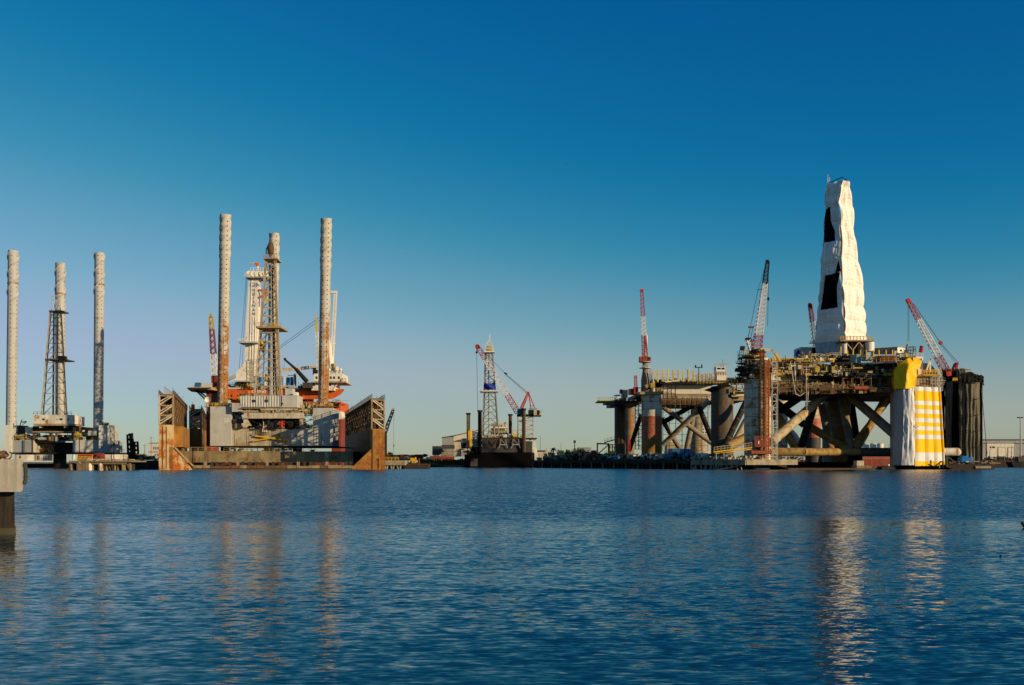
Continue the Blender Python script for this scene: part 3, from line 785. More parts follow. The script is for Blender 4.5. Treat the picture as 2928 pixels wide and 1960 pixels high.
# buttress plates at the feet of the wings
mb = MB().add([Q(4, -.05, 6.6), Q(4, -.05, 0), Q(9.2, -.05, 0), Q(8.6, -.05, .9), Q(4, 1.2, 6.6), Q(4, 1.2, 0), Q(9.2, 1.2, 0), Q(8.6, 1.2, .9)], [(0,1,2,3),(7,6,5,4),(0,3,7,4),(3,2,6,7),(1,0,4,5)])
part('buttress', mb, 'wall_rust_cream', dock)
mb = MB(); qbox(mb, 4.0, 6.4, 3.0, 30, 6.6, 12.6); part('inner_box', mb, 'wall_rust_brown', dock)
mb = MB().beam(Q(4.4, -.2, 6.4), Q(9.4, -.2, 1.1), .5); part('stay_plate', mb, 'steel_tan', dock)
mb = MB().add([Q(DW-4, -.05, 6.2), Q(DW-9.5, -.05, .9), Q(DW-9.8, -.05, 0), Q(DW-4, -.05, 0), Q(DW-4, 1.2, 6.2), Q(DW-9.5, 1.2, .9), Q(DW-9.8, 1.2, 0), Q(DW-4, 1.2, 0)], [(0,1,2,3),(7,6,5,4),(1,0,4,5),(2,1,5,6)])
part('buttress', mb, 'wall_rust_brown', dock)
mb = MB(); qbox(mb, .02, DW-.02, .1, 100, -1.5, .55); part('pontoon_deck', mb, 'steel_brown', dock)
r = random.Random(5)
x = 9.4
while x < DW-10:
    w = r.uniform(2.0, 6.5)
    mb = MB(); qbox(mb, x, min(DW-9.6, x+w-.12), -.25-r.random()*.15, .9, .35+r.random()*.12, 1.02+r.random()*.3); part('deck_timber', mb, r.choice(['timber', 'steel_brown', 'mat_tan', 'timber']), dock)
    x += w
for i in range(26):
    a = 12+i*1.75+r.random()*.6
    mb = MB(); qbox(mb, a, a+.9, 1.6, 3.4, .56, 2.3); part('keel_block', mb, 'timber_dark' if i % 5 else 'timber', dock)
# orange float drum on the second wing wall, cab lattice details
D2 = 353
solo('orange_drum', MB().tube(W(552, 1173, D2), W(552, 1158.5, D2), .62, n=18).tube(W(552, 1159, D2), W(552, 1156.5, D2), .62, .35, n=18), 'orange_paint', 'bright orange drum standing on top of the shorter left wing wall', 'drum', smooth=True)
mb = MB().add([W(470, 1131, 290.5), W(491, 1131, 290.9), W(491, 1122, 290.9), W(470, 1106, 290.5), W(470, 1131, 290.6), W(491, 1131, 291.0), W(491, 1122, 291.0), W(470, 1106, 290.6)], [(0, 1, 2, 3), (7, 6, 5, 4)])
grd = MB()
for k in range(8):
    t = k/7; xx = 470+21*t; top = 1106+16*t
    grd.beam(W(xx, 1131, 290.6), W(xx, top, 290.6), .07)
    if k < 6: grd.beam(W(470, 1131-k*4, 290.6), W(min(491, 470+(25-k*4)*21/16 if k*4 > 9 else 491), 1131-k*4, 290.6), .06)
grd.beam(W(470, 1106, 290.6), W(491, 1122, 290.6), .12)
part('mesh_screen', grd, 'steel_tan', gl, kind='stuff')

# crane working behind the dock on the right
root = thing('deck_crane', 'dark crane boom leaning out behind the dry dock with a red hook block', 'crane', (Xp(1100, 395), 395, 0))
part('boom', MB().lattice(W(1101, 1236, 395), W(1124.5, 1172, 395), 1.2, .7, 12, .16), 'steel_dark', root)
part('boom_head', MB().pbox(1122, 1128, 1167, 1174, 394.6, 1), 'steel_tan', root)
part('hoist_line', MB().beam(W(1126.3, 1172, 395), W(1125.6, 1305, 395), .10), 'cable', root)
part('hook_block', MB().pbox(1124.3, 1127.3, 1272, 1278, 394.8, .5), 'red_paint', root)
part('base', MB().pbox(1085, 1102, 1236, 1340, 395, 5), 'steel_dark', root)

# ================================================================ jack-up rig in the dry dock
D = 327.0
jr = thing('jackup_rig', 'grey jack-up rig with three white spiral-topped legs sitting in the dry dock', 'drilling rig', (Xp(775, D), D+15, 1))
jack_leg(jr, 629, 661, 616, 622, 650, 1163, D+5, 'leg_rusty', 742, .13, 3.25, label='left leg, tallest of the spiral-topped legs, rusty at its foot')
jack_leg(jr, 770, 799, 669, 764, 792, 1150, D+34, 'leg_mid', 812, .13, 3.45, label='rear leg behind the drilling derrick')
jack_leg(jr, 917.5, 949, 627, 909, 939, 1163, D+9, 'leg_rusty', 775, .13, 3.25, label='right leg with heavy brown rust streaks')
part('leg_housing', MB().pbox(601, 662, 1163, 1275.5, D, 12), 'grey_paint', jr)
part('leg_housing', MB().pbox(895, 951, 1167, 1275.5, D+1, 12), 'grey_paint', jr)
part('leg_housing', MB().pbox(590, 601, 1150, 1276, D+14, 8), 'red_brown', jr)
part('hull_plate', MB().pbox(662.1, 714, 1226, 1275.5, D+.6, 36), 'hull_stained', jr)
part('hull_plate', MB().pbox(714.2, 770, 1226, 1275.5, D+.6, 36), 'hull_stained', jr)
part('hull_plate', MB().pbox(770.2, 834, 1226.5, 1275.5, D+.6, 36), 'hull_stained', jr)
part('hull_plate', MB().pbox(834.2, 894.9, 1227, 1275.5, D+.6, 36), 'grey_paint', jr)
part('keel_strip', MB().pbox(600, 952, 1275.6, 1277.4, D-.1, 44), 'steel_dark', jr)
for px in (671, 705, 712, 770, 858, 905, 918):
    part('rust_streak', MB().pbox(px, px+.9, 1240, 1275, D+.52 if px < 895 else D+.92, .1), 'wall_rust_brown', jr)
for px in (718, 744, 799, 846): part('porthole', MB().tube(W(px, 1245, D+.5), W(px, 1245, D+.7), .28, n=10), 'steel_dark', jr)
words('52', 1.75, W(648, 1202, D-.05), 'lettering_white', jr)
# yellow crane jib laid across the hull
for a, b in (((729, 1247), (826, 1262)), ((722, 1262), (818, 1247))):
    part('laid_boom', MB().tube(W(*a, D-.2), W(*b, D-.2), .26, n=8), 'yellow_paint', jr)
part('boom_lacing', MB().beam(W(744, 1250, D-.2), W(800, 1258, D-.3), .2).beam(W(735, 1258, D-.2), W(790, 1252, D-.3), .2), 'yellow_dull', jr)
part('cage', MB().scaffold(Xp(738, D), Xp(767, D), Zp(1243, D), Zp(1225, D), D-.6, .7, .7, .04, 0, .6), 'steel_brown', jr, kind='stuff')
part('white_locker', MB().pbox(750, 764, 1226, 1236, D-.1, .4), 'white_paint', jr)
# dark dock beside the left housing
part('side_house', MB().pbox(663, 689, 1153, 1178, D-1.6, 7), 'grey_paint', jr)
part('side_house', MB().pbox(666, 694, 1199, 1209, D-.4, 6), 'steel_shadow', jr)
part('tank', MB().tube(W(680, 1212, D+1), W(680, 1226, D+1), 1.35, n=16), 'steel_tan', jr)
clutter(jr, 664, 694, 1179, 1226, D+.5, D+6, 44, ['steel_dark', 'white_rusty', 'steel_tan', 'steel_dark'], (.4, 1.8), 31)
# corrugated house, each rib built
cg = group_part('corrugated_house', jr)
x0, x1, z0, z1 = Xp(692, D), Xp(806, D), Zp(1165, D), Zp(1133.5, D)
mb = MB(); vs = []; fs = []; n = 60
for i in range(n+1):
    x = x0+(x1-x0)*i/n; y = D-1.8+(.14 if (i//1) % 4 in (1, 2) else 0)
    vs += [(x, y, z0), (x, y, z1)]
for i in range(n): fs.append((2*i, 2*i+2, 2*i+3, 2*i+1))
mb.add(vs, fs); mb.box((x0, D-1.5, z0), (x1, D+8, z1))
part('ribbed_wall', mb, 'grey_paint', cg)
part('plain_wall', MB().pbox(806, 849, 1131, 1165, D-1.7, 9), 'grey_paint', cg)
for a, b in ((721, 730), (757, 766)):
    part('window', MB().pbox(a, b, 1143.5, 1151, D-1.86, .2), 'glass_dark', cg)
part('vent_hole', MB().tube(W(807, 1155, D-1.9), W(807, 1155, D-1.5), .3, n=10), 'steel_dark', cg)
part('railing', MB().rail([W(692, 1133, D-1.5), W(782, 1133, D-1.5)], .9, .05, 1.2), 'steel_tan', cg)
part('upper_box', MB().pbox(815, 836, 1111, 1131, D+2, 4), 'grey_paint', jr)
part('upper_box', MB().pbox(838, 849, 1122, 1130.5, D-1, 3), 'white_paint', jr)
part('ledge_beam', MB().pbox(688, 862, 1166, 1168.5, D-2.4, 10), 'steel_tan', jr)
part('ledge_beam', MB().pbox(745, 850, 1169, 1174, D-2.6, 1), 'cream_paint', jr)
part('ledge_beam', MB().pbox(692, 860, 1177, 1180, D-1.8, 8), 'steel_tan', jr)
clutter(jr, 690, 862, 1166, 1181, D-2.2, D+.2, 70, ['steel_tan', 'cream_paint', 'steel_dark', 'white_rusty'], (.3, 1.5), 32)
for i in range(6):
    a = 697+i*28.5; part('girder_panel', MB().pbox(a+.4, a+28, 1181, 1195, D-2.2, 1.2), 'cream_paint', jr)
part('girder_flange', MB().pbox(695, 869, 1195.2, 1197.2, D-2.6, 2), 'cream_paint', jr)
part('girder_leg', MB().pbox(696, 708, 1197.4, 1220, D-2, 1), 'cream_paint', jr)
part('girder_leg', MB().pbox(857, 864, 1197.4, 1222, D-2, 1), 'cream_paint', jr)
part('gusset', MB().add([W(708, 1199, D-1.6), W(720, 1218, D-1.6), W(708, 1218, D-1.6), W(708, 1199, D-1.4), W(720, 1218, D-1.4), W(708, 1218, D-1.4)], [(0, 2, 1), (3, 4, 5), (0, 1, 4, 3)]), 'cream_paint', jr)
part('bay_back', MB().pbox(696, 870, 1197, 1228, D+14, 2), 'steel_dark', jr)
clutter(jr, 722, 856, 1196, 1227, D-1, D+10, 120, ['steel_dark', 'steel_dark', 'steel_tan', 'white_rusty', 'cream_paint'], (.4, 2.4), 33)
part('red_valve', MB().tube(W(805, 1224, D-1.4), W(805, 1204, D-1.4), .5, n=10).tube(W(796, 1214, D-1.4), W(813, 1214, D-1.4), .4, n=10).pbox(797, 812, 1204, 1207, D-1.8, .8), 'red_paint', jr, 'red valve tree standing in the open bay')
part('tank', MB().sphere(W(831, 1213, D+1), 1.9), 'steel_dark', jr)
clutter(jr, 862, 894, 1150, 1226, D-.6, D+6, 80, ['yellow_dull', 'cream_paint', 'steel_tan', 'steel_dark', 'white_rusty'], (.4, 2.0), 34)
part('railing', MB().rail([W(864, 1181, D-1.5), W(884, 1181, D-1.5)], 1.2, .08, .9), 'yellow_dull', jr)
part('railing', MB().rail([W(585, 1163, D+.2), W(662, 1163, D+.2)], 1.1, .06, 1.2), 'yellow_dull', jr)
part('railing', MB().rail([W(895, 1167, D+1.2), W(951, 1167, D+1.2)], 1.1, .06, 1.2), 'yellow_dull', jr)
clutter(jr, 604, 660, 1150, 1163, D+1, D+9, 44, ['steel_tan', 'yellow_dull', 'steel_dark', 'orange_paint', 'cream_paint'], (.4, 1.5), 35)
clutter(jr, 897, 950, 1150, 1167, D+1, D+9, 54, ['steel_tan', 'yellow_dull', 'steel_dark', 'red_brown', 'cream_paint'], (.4, 1.7), 36)
part('platform', MB().pbox(584, 602, 1162, 1164, D+1, 5).beam(W(587, 1164, D+1), W(601, 1183, D+1), .2), 'cream_paint', jr)
dish = MB(); c = W(594, 1143, D+2); vs = [c+Vector((.25, .55, 0))]; n = 18
for k in range(2):
    for i in range(n):
        t = 2*math.pi*i/n; rr_ = (.55, .98)[k]; vs.append(c+Vector((rr_*math.cos(t), (.35, 0)[k], rr_*math.sin(t))))
dish.add(vs, [(0, 1+(i+1) % n, 1+i) for i in range(n)]+[(1+i, 1+(i+1) % n, 1+n+(i+1) % n, 1+n+i) for i in range(n)])
part('satellite_dish', dish, 'white_paint', jr, smooth=True)
part('dish_post', MB().beam(W(594, 1152, D+2.4), W(594, 1163, D+2.4), .3), 'white_paint', jr)
# mat under the hull
part('mat_side', MB().box((Xp(524, D), D-2, Zp(1323, D)), (Xp(789, D), D+2, Zp(1290, D))), 'mat_tan', jr)
part('mat_side', MB().box((Xp(789.4, D), D-1.7, Zp(1323, D)), (Xp(1012, D), D+2, Zp(1292, D))), 'mat_tan', jr)
part('mat_top', MB().box((Xp(526, D), D+2.1, Zp(1322, D)), (Xp(1010, D), D+46, Zp(1291, D))), 'steel_shadow', jr)
part('railing', MB().rail([W(526, 1290, D-1.9), W(626, 1290, D-1.9)], 1.15, .06, 2.0), 'steel_tan', jr)
part('railing', MB().rail([W(640, 1290, D-1.9), W(900, 1291.5, D-1.9)], 1.0, .04, 1.8), 'steel_tan', jr)
clutter(jr, 640, 900, 1278, 1291, D, D+12, 56, ['steel_dark', 'white_rusty', 'steel_brown', 'steel_dark'], (.3, 1.6), 37)
for px in (763, 846, 640): part('mat_column', MB().tube(W(px+4, 1277, D+12), W(px+4, 1292, D+12), 1.5, n=14), 'steel_dark', jr)
part('mooring_hose', MB().path([W(555, 1280, D-2.3), W(554, 1300, D-2.4), W(556, 1318, D-2.5), W(553, 1332, D-2.6)], .10), 'steel_dark', jr)
part('column_strip', MB().pbox(930, 939, 1292, 1324, D-1.9, .25), 'cream_paint', jr)
# derrick
dg = derrick(jr, [W(728, 1131, D+2), W(806, 1131, D+2), W(801, 1131, D+12), W(734, 1131, D+12)],
             [W(760, 739, D+5), W(784, 739, D+5), W(782, 739, D+9), W(762, 739, D+9)], 17, .17, 'derrick_tan', rl=.11, label='tall tan lattice derrick standing before the rear leg')
part('platform', MB().pbox(753, 792, 737, 741, D+3.6, 7), 'steel_tan', dg)
part('platform', MB().pbox(731, 803, 932.5, 938, D+2, 11), 'steel_tan', dg)
part('railing', MB().rail([W(753, 737, D+3.6), W(792, 737, D+3.6)], .9, .05, .9).rail([W(731, 932, D+2), W(803, 932, D+2)], 1, .05, .9), 'steel_tan', dg)
cr = MB()
for px in (760, 784): cr.beam(W(px, 738, D+6), W(px+(2 if px < 770 else -2), 712, D+6), .3); cr.beam(W(px+(2 if px < 770 else -2), 712, D+6), W(773, 690, D+6), .3)
cr.beam(W(760, 712, D+6), W(786, 712, D+6), .25).beam(W(762, 725, D+6), W(784, 725, D+6), .22)
part('crown', cr, 'steel_tan', dg)
part('crown_block', MB().sphere(W(774, 712, D+6), 1.1, sz=2.2), 'steel_brown', dg)
part('pipe_stand', MB().beam(W(783, 1131, D+4), W(779, 760, D+6), .42), 'steel_dark', dg)
part('pipe_stand', MB().beam(W(790, 1131, D+3.5), W(784, 940, D+5), .5), 'steel_tan', dg)
part('pipe_stand', MB().beam(W(748, 1131, D+5), W(762, 940, D+6), .3), 'leg_mid', dg)
part('ladder', MB().lattice(W(797, 1131, D+1.6), W(787, 742, D+4.5), .7, .5, 60, .04), 'steel_tan', dg, kind='stuff')
part('travelling_block', MB().tube(W(750, 988, D+6), W(746, 975, D+6), .8, n=6).add([W(742, 975, D+6), W(762, 976, D+6), W(757, 1020, D+6), W(754, 1046, D+6), W(752, 1010, D+6), W(742, 1000, D+6), W(742, 975, D+6.8), W(762, 976, D+6.8), W(757, 1020, D+6.8), W(754, 1046, D+6.8), W(752, 1010, D+6.8), W(742, 1000, D+6.8)], [(0, 5, 4, 3, 2, 1), (6, 7, 8, 9, 10, 11), (0, 1, 7, 6), (1, 2, 8, 7), (2, 3, 9, 8), (5, 0, 6, 11)]), 'yellow_dull', dg)
part('hook', MB().tube(W(760, 1092, D+5), W(763, 1070, D+5), .55, n=8), 'yellow_paint', dg)
part('orange_lifebox', MB().pbox(782, 792, 926, 933, D+2, 1.5), 'yellow_paint', dg)

# ================================================================ orange construction vessel behind the dock
D = 420.0
qs = thing('construction_vessel', 'orange well-intervention vessel with a white tower and bridge, moored behind the dry dock', 'ship', (Xp(820, D), D+15, 0))
part('hull_side', MB().pbox(646, 862, 1112, 1142, D, 26), 'orange_paint', qs)
part('hull_side', MB().add([W(862, 1113, D), W(984, 1113, D), W(984, 1118, D), W(972, 1130, D), W(949, 1142, D), W(862, 1142, D), W(862, 1113, D+26), W(984, 1113, D+26), W(984, 1118, D+26), W(972, 1130, D+26), W(949, 1142, D+26), W(862, 1142, D+26)],
     [(0, 5, 4, 3, 2, 1), (6, 7, 8, 9, 10, 11), (0, 1, 7, 6), (1, 2, 8, 7), (2, 3, 9, 8), (3, 4, 10, 9), (4, 5, 11, 10)]), 'orange_paint', qs, 'flared orange bow under the white bridge')
part('hull_column', MB().pbox(861, 975, 1149, 1180, D+1, 20), 'orange_paint', qs)
part('hull_column', MB().pbox(660, 700, 1142, 1180, D+1, 20), 'orange_paint', qs)
part('hull_column', MB().pbox(948, 975, 1180, 1300, D+1, 20), 'red_brown', qs)
part('hull_column', MB().pbox(590, 602, 1118, 1290, D+4, 12), 'red_brown', qs)
part('lower_hull', MB().box((Xp(600, D), D+2, -2), (Xp(975, D), D+30, 2.0)), 'red_brown', qs)
clutter(qs, 650, 860, 1120, 1145, D-2, D-.2, 60, ['orange_paint', 'orange_paint', 'yellow_dull', 'container_red'], (.8, 3), 41)
clutter(qs, 862, 975, 1138, 1165, D-2, D-.2, 50, ['orange_paint', 'steel_dark', 'container_red', 'steel_tan'], (.6, 2.6), 42)
words('Q4000', 2.1, W(740, 1121, D-2.4), 'lettering_white', qs)
part('life_ring', MB().tube(W(709, 1126, D-2.6), W(709, 1119, D-2.6), .9, n=12), 'orange_paint', qs)
part('deck_edge', MB().pbox(688, 822, 1106.5, 1112, D-.4, 24), 'yellow_dull', qs)
part('railing', MB().rail([W(688, 1106, D-.4), W(822, 1106, D-.4)], 1.1, .09, 2), 'yellow_paint', qs)
part('reel', MB().tube(W(710, 1101, D-.5), W(710, 1101, D+2), 1.4, n=16).sphere(W(710, 1101, D-.5), 1.3), 'yellow_paint', qs)
part('helideck', MB().prism([(Xp(530, D), D+8), (Xp(547, D), D-4), (Xp(612, D), D-4), (Xp(624, D), D+8), (Xp(612, D), D+18), (Xp(547, D), D+18)], Zp(1117, D), Zp(1109, D), 1.0), 'steel_tan', qs)
part('helideck_net', MB().prism([(Xp(528, D), D+8), (Xp(546, D), D-5.5), (Xp(612, D), D-5.5), (Xp(546, D), D+18)], Zp(1114, D), Zp(1112.5, D)), 'steel_dark', qs)
for a, b in (((560, 1117), (587, 1143)), ((566, 1117), (592, 1138))): part('helideck_strut', MB().beam(W(*a, D), W(*b, D+3), .5), 'steel_dark', qs)
tb = MB().prism([(Xp(557, D), D-1), (Xp(577, D), D-2), (Xp(577, D), D+7), (Xp(557, D), D+7)], Zp(1108.5, D), Zp(1095, D), .86)
solo('covered_crate', tb, 'blue_cab', 'dark blue covered crate standing on the helideck of the orange vessel', 'crate')
tb = MB().prism([(Xp(577.5, D), D-1.6), (Xp(606, D), D-1), (Xp(606, D), D+7), (Xp(577.5, D), D+7)], Zp(1108.5, D), Zp(1096, D), .9)
solo('tarpaulin_heap', tb, 'tarp_grey_shade', 'pale lavender tarpaulin heap beside the dark crate on the helideck', 'tarpaulin')
# tower
tw = group_part('lifting_tower', qs, 'white lifting tower with lettering beside the tan derrick')
vs = []
for y, xl, xr, dp in ((1092, 703, 736, 5), (976, 705, 738, 5), (905, 708, 740.5, 4.6), (792, 716, 743, 4)):
    z = Zp(y, D); vs += [(Xp(xl, D), D-2, z), (Xp(xr, D), D-2, z), (Xp(xr, D), D-2+dp, z), (Xp(xl, D), D-2+dp, z)]
mb = MB(); fs = []
for k in range(3):
    for i in range(4): fs.append((k*4+i, k*4+(i+1) % 4, k*4+4+(i+1) % 4, k*4+4+i))
fs.append((12, 13, 14, 15)); mb.add(vs, fs)
part('shaft', mb, 'white_paint', tw)
for a, b in ((712, 719), (720, 725), (727, 732)):
    part('guide_rail', MB().beam(W(a, 1090, D-2.1), W(b if a == 712 else a+3, 800 if a == 712 else 905, D-2.1), .26), 'boom_white', tw)
part('head_platform', MB().pbox(700, 764, 791, 794, D-4, 9), 'leg_grey', tw)
part('railing', MB().rail([W(700, 791, D-4), W(716, 791, D-4)], 1.2, .07, 1), 'white_paint', tw)
for px, rr_ in ((712, 1.15), (725, 1.25), (735, 1.1), (749, 1.1), (757, .9)):
    part('sheave', MB().tube(W(px, 783, D-3.4), W(px, 783, D-1.6), rr_, n=16), 'white_paint', tw)
part('head_housing', MB().pbox(706, 765, 776, 791, D-1.4, 4), 'white_paint', tw)
part('railing', MB().rail([W(716, 775, D-1), W(762, 775, D-1)], 1.3, .07, 1.2), 'white_paint', tw)
part('mast', MB().tube(W(737, 776, D), W(737, 756, D), .45, n=8), 'white_paint', tw)
part('jib', MB().beam(W(714, 752, D), W(742, 757, D), .55), 'cream_paint', tw)
part('jib_pivot', MB().pbox(731, 740, 752, 760, D-.6, 1.4), 'orange_paint', tw)
part('gantry_arm', MB().beam(W(741, 830, D-2), W(760, 834, D-2), .9).beam(W(741, 852, D-2), W(757, 842, D-2), .7), 'orange_paint', tw)
part('hoist_block', MB().pbox(757, 764, 828, 846, D-3, 1.6), 'orange_paint', tw)
part('hoist_hook', MB().pbox(758, 763.5, 846, 867, D-2.8, 1.3), 'yellow_paint', tw)
part('mid_platform', MB().pbox(681, 735, 977, 981, D-5, 8), 'leg_grey', tw)
part('railing', MB().rail([W(681, 976, D-5), W(706, 976, D-5)], 1.1, .07, 1), 'white_paint', tw)
words('GIN', 2.6, W(730, 816, D-2.15), 'lettering_blue', tw, align='CENTER')
words(list('HUISMAN'), 1.75, W(726, 824, D-2.25), 'lettering_blue', tw, vertical=True, spacing=.93)
mb = MB()
for y, xl, xr in ((1088, 672, 710), (1080, 673, 712), (1050, 690, 712), (1034, 700, 714)):
    pass
mb.add([W(672, 1088, D-3), W(712, 1088, D-3), W(714, 1034, D-3), (W(701, 1034, D-3)), W(676, 1066, D-3), W(672, 1088, D), W(712, 1088, D), W(714, 1034, D), W(701, 1034, D), W(676, 1066, D)],
       [(0, 1, 2, 3, 4), (9, 8, 7, 6, 5), (0, 4, 9, 5), (4, 3, 8, 9), (3, 2, 7, 8), (2, 1, 6, 7), (1, 0, 5, 6)])
part('foot_gusset', mb, 'white_paint', tw)
part('foot_platform', MB().pbox(671, 716, 1088.3, 1092, D-4, 8), 'leg_grey', tw)
part('brace_arm', MB().beam(W(647, 1088, D-3), W(674, 1074, D-3), 1.2), 'leg_grey', tw)
part('hoist_line', MB().beam(W(704, 794, D-3.5), W(684, 1055, D-3.5), .12).beam(W(706, 794, D-3.5), W(692, 1050, D-3.5), .12), 'cable', tw)
part('pipe_rack', MB().scaffold(Xp(713, D), Xp(738, D), Zp(1105, D), Zp(1030, D), D-3.2, 1.2, 1.6, .07, .3, 1.2), 'cream_paint', qs, kind='stuff')
# blue tanks in white frames
for x0, x1, y0 in ((739, 755, 1079), (793, 799.5, 1082), (801, 809, 1080), (820, 829, 1080), (830, 839, 1079)):
    c0 = (x0+x1)/2
    part('blue_tank', MB().tube(W(c0, 1103, D-1), W(c0, y0, D-1), (x1-x0)/2*D/FP, n=14), 'blue_paint', qs, smooth=True)
part('tank_frame', MB().scaffold(Xp(736, D), Xp(846, D), Zp(1106, D), Zp(1076, D), D-2.6, 4.0, 4.3, .14, .12, 3.0), 'white_paint', qs, kind='stuff')
part('panel', MB().pbox(839.5, 847, 1069, 1104, D-2.7, .3), 'steel_tan', qs)
# cranes
part('knuckle_boom', MB().add([W(799, 1054, D+4), W(850, 1050, D+4), W(906, 1045, D+4), W(906, 1054, D+4), W(850, 1060, D+4), W(800, 1063, D+4), W(799, 1054, D+5.5), W(850, 1050, D+5.5), W(906, 1045, D+5.5), W(906, 1054, D+5.5), W(850, 1060, D+5.5), W(800, 1063, D+5.5)],
     [(0, 5, 4, 1), (1, 4, 3, 2), (0, 1, 7, 6), (1, 2, 8, 7), (3, 4, 10, 9), (4, 5, 11, 10), (0, 6, 11, 5), (7, 8, 9, 10), (6, 7, 10, 11)]), 'cream_paint', qs)
part('knuckle_pedestal', MB().pbox(894, 905, 1052, 1072, D+3, 3), 'steel_dark', qs)
cg2 = group_part('folding_crane', qs, 'dark slanting crane boom between the derrick and the bridge')
part('boom', MB().tube(W(816, 1030, D-5), W(846, 1056, D-5), .42, .55, 8).tube(W(846, 1056, D-5), W(878, 1092, D-5), .75, .95, 8), 'steel_dark', cg2)
part('boom_tip', MB().pbox(811, 817, 1024, 1030, D-5.4, 1), 'steel_dark', cg2)
part('winch', MB().pbox(865, 892, 1094, 1110, D-6, 5), 'steel_shadow', cg2)
part('hoist_line', MB().beam(W(813, 1030, D-5), W(812, 1056, D-5), .1), 'cable', cg2)
# bridge house
bh = group_part('bridge_house', qs)
part('lower_deck', MB().pbox(891, 955, 1094.8, 1117, D-4, 14), 'white_paint', bh)
part('upper_deck', MB().pbox(897, 979.5, 1069, 1090, D-5, 14), 'white_paint', bh)
part('bridge_wing', MB().pbox(890, 989, 1090.2, 1094.5, D-6, 17), 'cream_paint', bh)
for px in (903, 934, 943.5, 953, 966.5): part('window', MB().pbox(px, px+5, 1077, 1084, D-5.1, .3), 'glass_dark', bh)
for px in (895.5, 942): part('window', MB().pbox(px, px+5, 1097, 1104, D-4.1, .3), 'glass_dark', bh)
part('wing_strut', MB().beam(W(953, 1114, D-4), W(968, 1095, D-4), .4), 'white_paint', bh)
part('railing', MB().rail([W(935, 1069, D-5), W(979, 1069, D-5)], 1.2, .08, 1.2).rail([W(979, 1090, D-5.5), W(989, 1090, D-5.5)], 1.1, .08, 1), 'yellow_dull', bh)
for px, py, rr_ in ((962, 1056, .95), (974, 1059, .6), (942, 1059, .55)):
    part('radome', MB().sphere(W(px, py, D-2), rr_*1.05, sz=1.25).tube(W(px, py, D-2), W(px, 1069, D-2), .4, n=10), 'white_paint', bh, smooth=True)
# white A-frame crane right of the right leg
ac = group_part('heavy_crane', qs, 'white lattice heavy crane behind the rusty right leg')
for a, b in (((957, 835), (945, 1060)), ((962, 835), (951, 1062)), ((943, 840), (938, 1060))):
    part('frame_leg', MB().beam(W(*a, D+2), W(*b, D+2), .62), 'white_paint', ac)
part('frame_head', MB().pbox(943, 963, 832, 839, D+1.4, 1.2), 'white_paint', ac)
for y in (920, 985): part('cross_beam', MB().beam(W(940, y, D+2), W(960, y-2, D+2), .4), 'white_paint', ac)
part('lower_boom', MB().tube(W(936, 960, D+1), W(948, 1062, D+1), .9, 1.1, 8), 'white_paint', ac)
part('tip_boom', MB().add([W(901, 893, D), W(905, 905, D), W(910, 950, D), W(902, 950, D), W(901, 893, D+.8), W(905, 905, D+.8), W(910, 950, D+.8), W(902, 950, D+.8)], [(0, 3, 2, 1), (4, 5, 6, 7), (0, 1, 5, 4), (1, 2, 6, 5), (3, 0, 4, 7)]), 'yellow_paint', ac)
part('fly_boom', MB().lattice(W(906, 950, D), W(910, 1058, D), .9, 1.1, 16, .1), 'boom_white', ac)
part('fly_boom', MB().tube(W(954, 1040, D), W(956, 1064, D), .6, n=6), 'yellow_dull', ac)
part('stay_cable', MB().beam(W(912, 909, D+1), W(799, 992, D+1), .14).beam(W(914, 916, D+1), W(799, 998, D+1), .14), 'cable', ac)
# lattice crane left of the left leg
lc = group_part('lattice_crane', qs, 'rust-red lattice crane just left of the left leg')
colour_boom(lc, W(617, 1112, D+2), W(603, 905, D+2), [(0, .18, 'red_brown'), (.18, .48, 'boom_white'), (.48, .82, 'red_brown'), (.82, 1, 'yellow_dull')], 2.4, 1.4, 26, .14)
part('boom_tip', MB().beam(W(604, 908, D+2), W(602, 898, D+2), .9), 'yellow_dull', lc)
part('machine_house', MB().pbox(606, 620, 1072, 1112, D+2, 5), 'red_brown', lc)
# yellow lifting frame part on deck
clutter(qs, 640, 720, 1090, 1108, D-1, D+8, 44, ['cream_paint', 'steel_tan', 'yellow_dull', 'white_paint'], (.6, 2.4), 43)
clutter(qs, 850, 895, 1095, 1113, D-3, D+8, 34, ['steel_dark', 'cream_paint', 'yellow_dull', 'steel_dark'], (.6, 2.0), 44)
part('horizontal_tank', MB().tube(W(964, 1189, D-6), W(975, 1189, D+2), 1.85, n=20), 'white_paint', qs, smooth=True)
part('orange_tank', MB().tube(W(952, 1186, D-3), W(956, 1186, D+4), 2.3, n=20), 'orange_paint', qs, smooth=True)

# ================================================================ small rig in the middle distance
D = 425.0
mr = thing('mat_rig', 'small rig with a shade-blackened hull and a white lattice derrick wearing a blue tarpaulin, mid-harbour', 'drilling rig', (Xp(1430, D), D+12, 0))
part('lower_hull', MB().prism([(Xp(1340, D), D+1), (Xp(1520, D), D-1), (Xp(1532, D), D+24), (Xp(1345, D), D+26)], -2, Zp(1294, D)), 'net_shade_black', mr)  # shadow over this hull is put into its near-black colour
part('lower_hull_step', MB().pbox(1328, 1341, 1300, 1345, D+2, 18), 'steel_dark', mr)
part('draught_plate', MB().pbox(1345, 1366, 1312, 1334, D-.5, .4), 'steel_shadow', mr)
part('deck_hull', MB().pbox(1378, 1500, 1254.5, 1294, D+1.2, 22), 'steel_shadow', mr)
part('deck_hull', MB().pbox(1345, 1377, 1278, 1300, D+4, 18), 'steel_dark', mr)
part('deck_edge', MB().pbox(1365, 1536, 1252.5, 1254.3, D+.8, 23), 'steel_brown', mr)
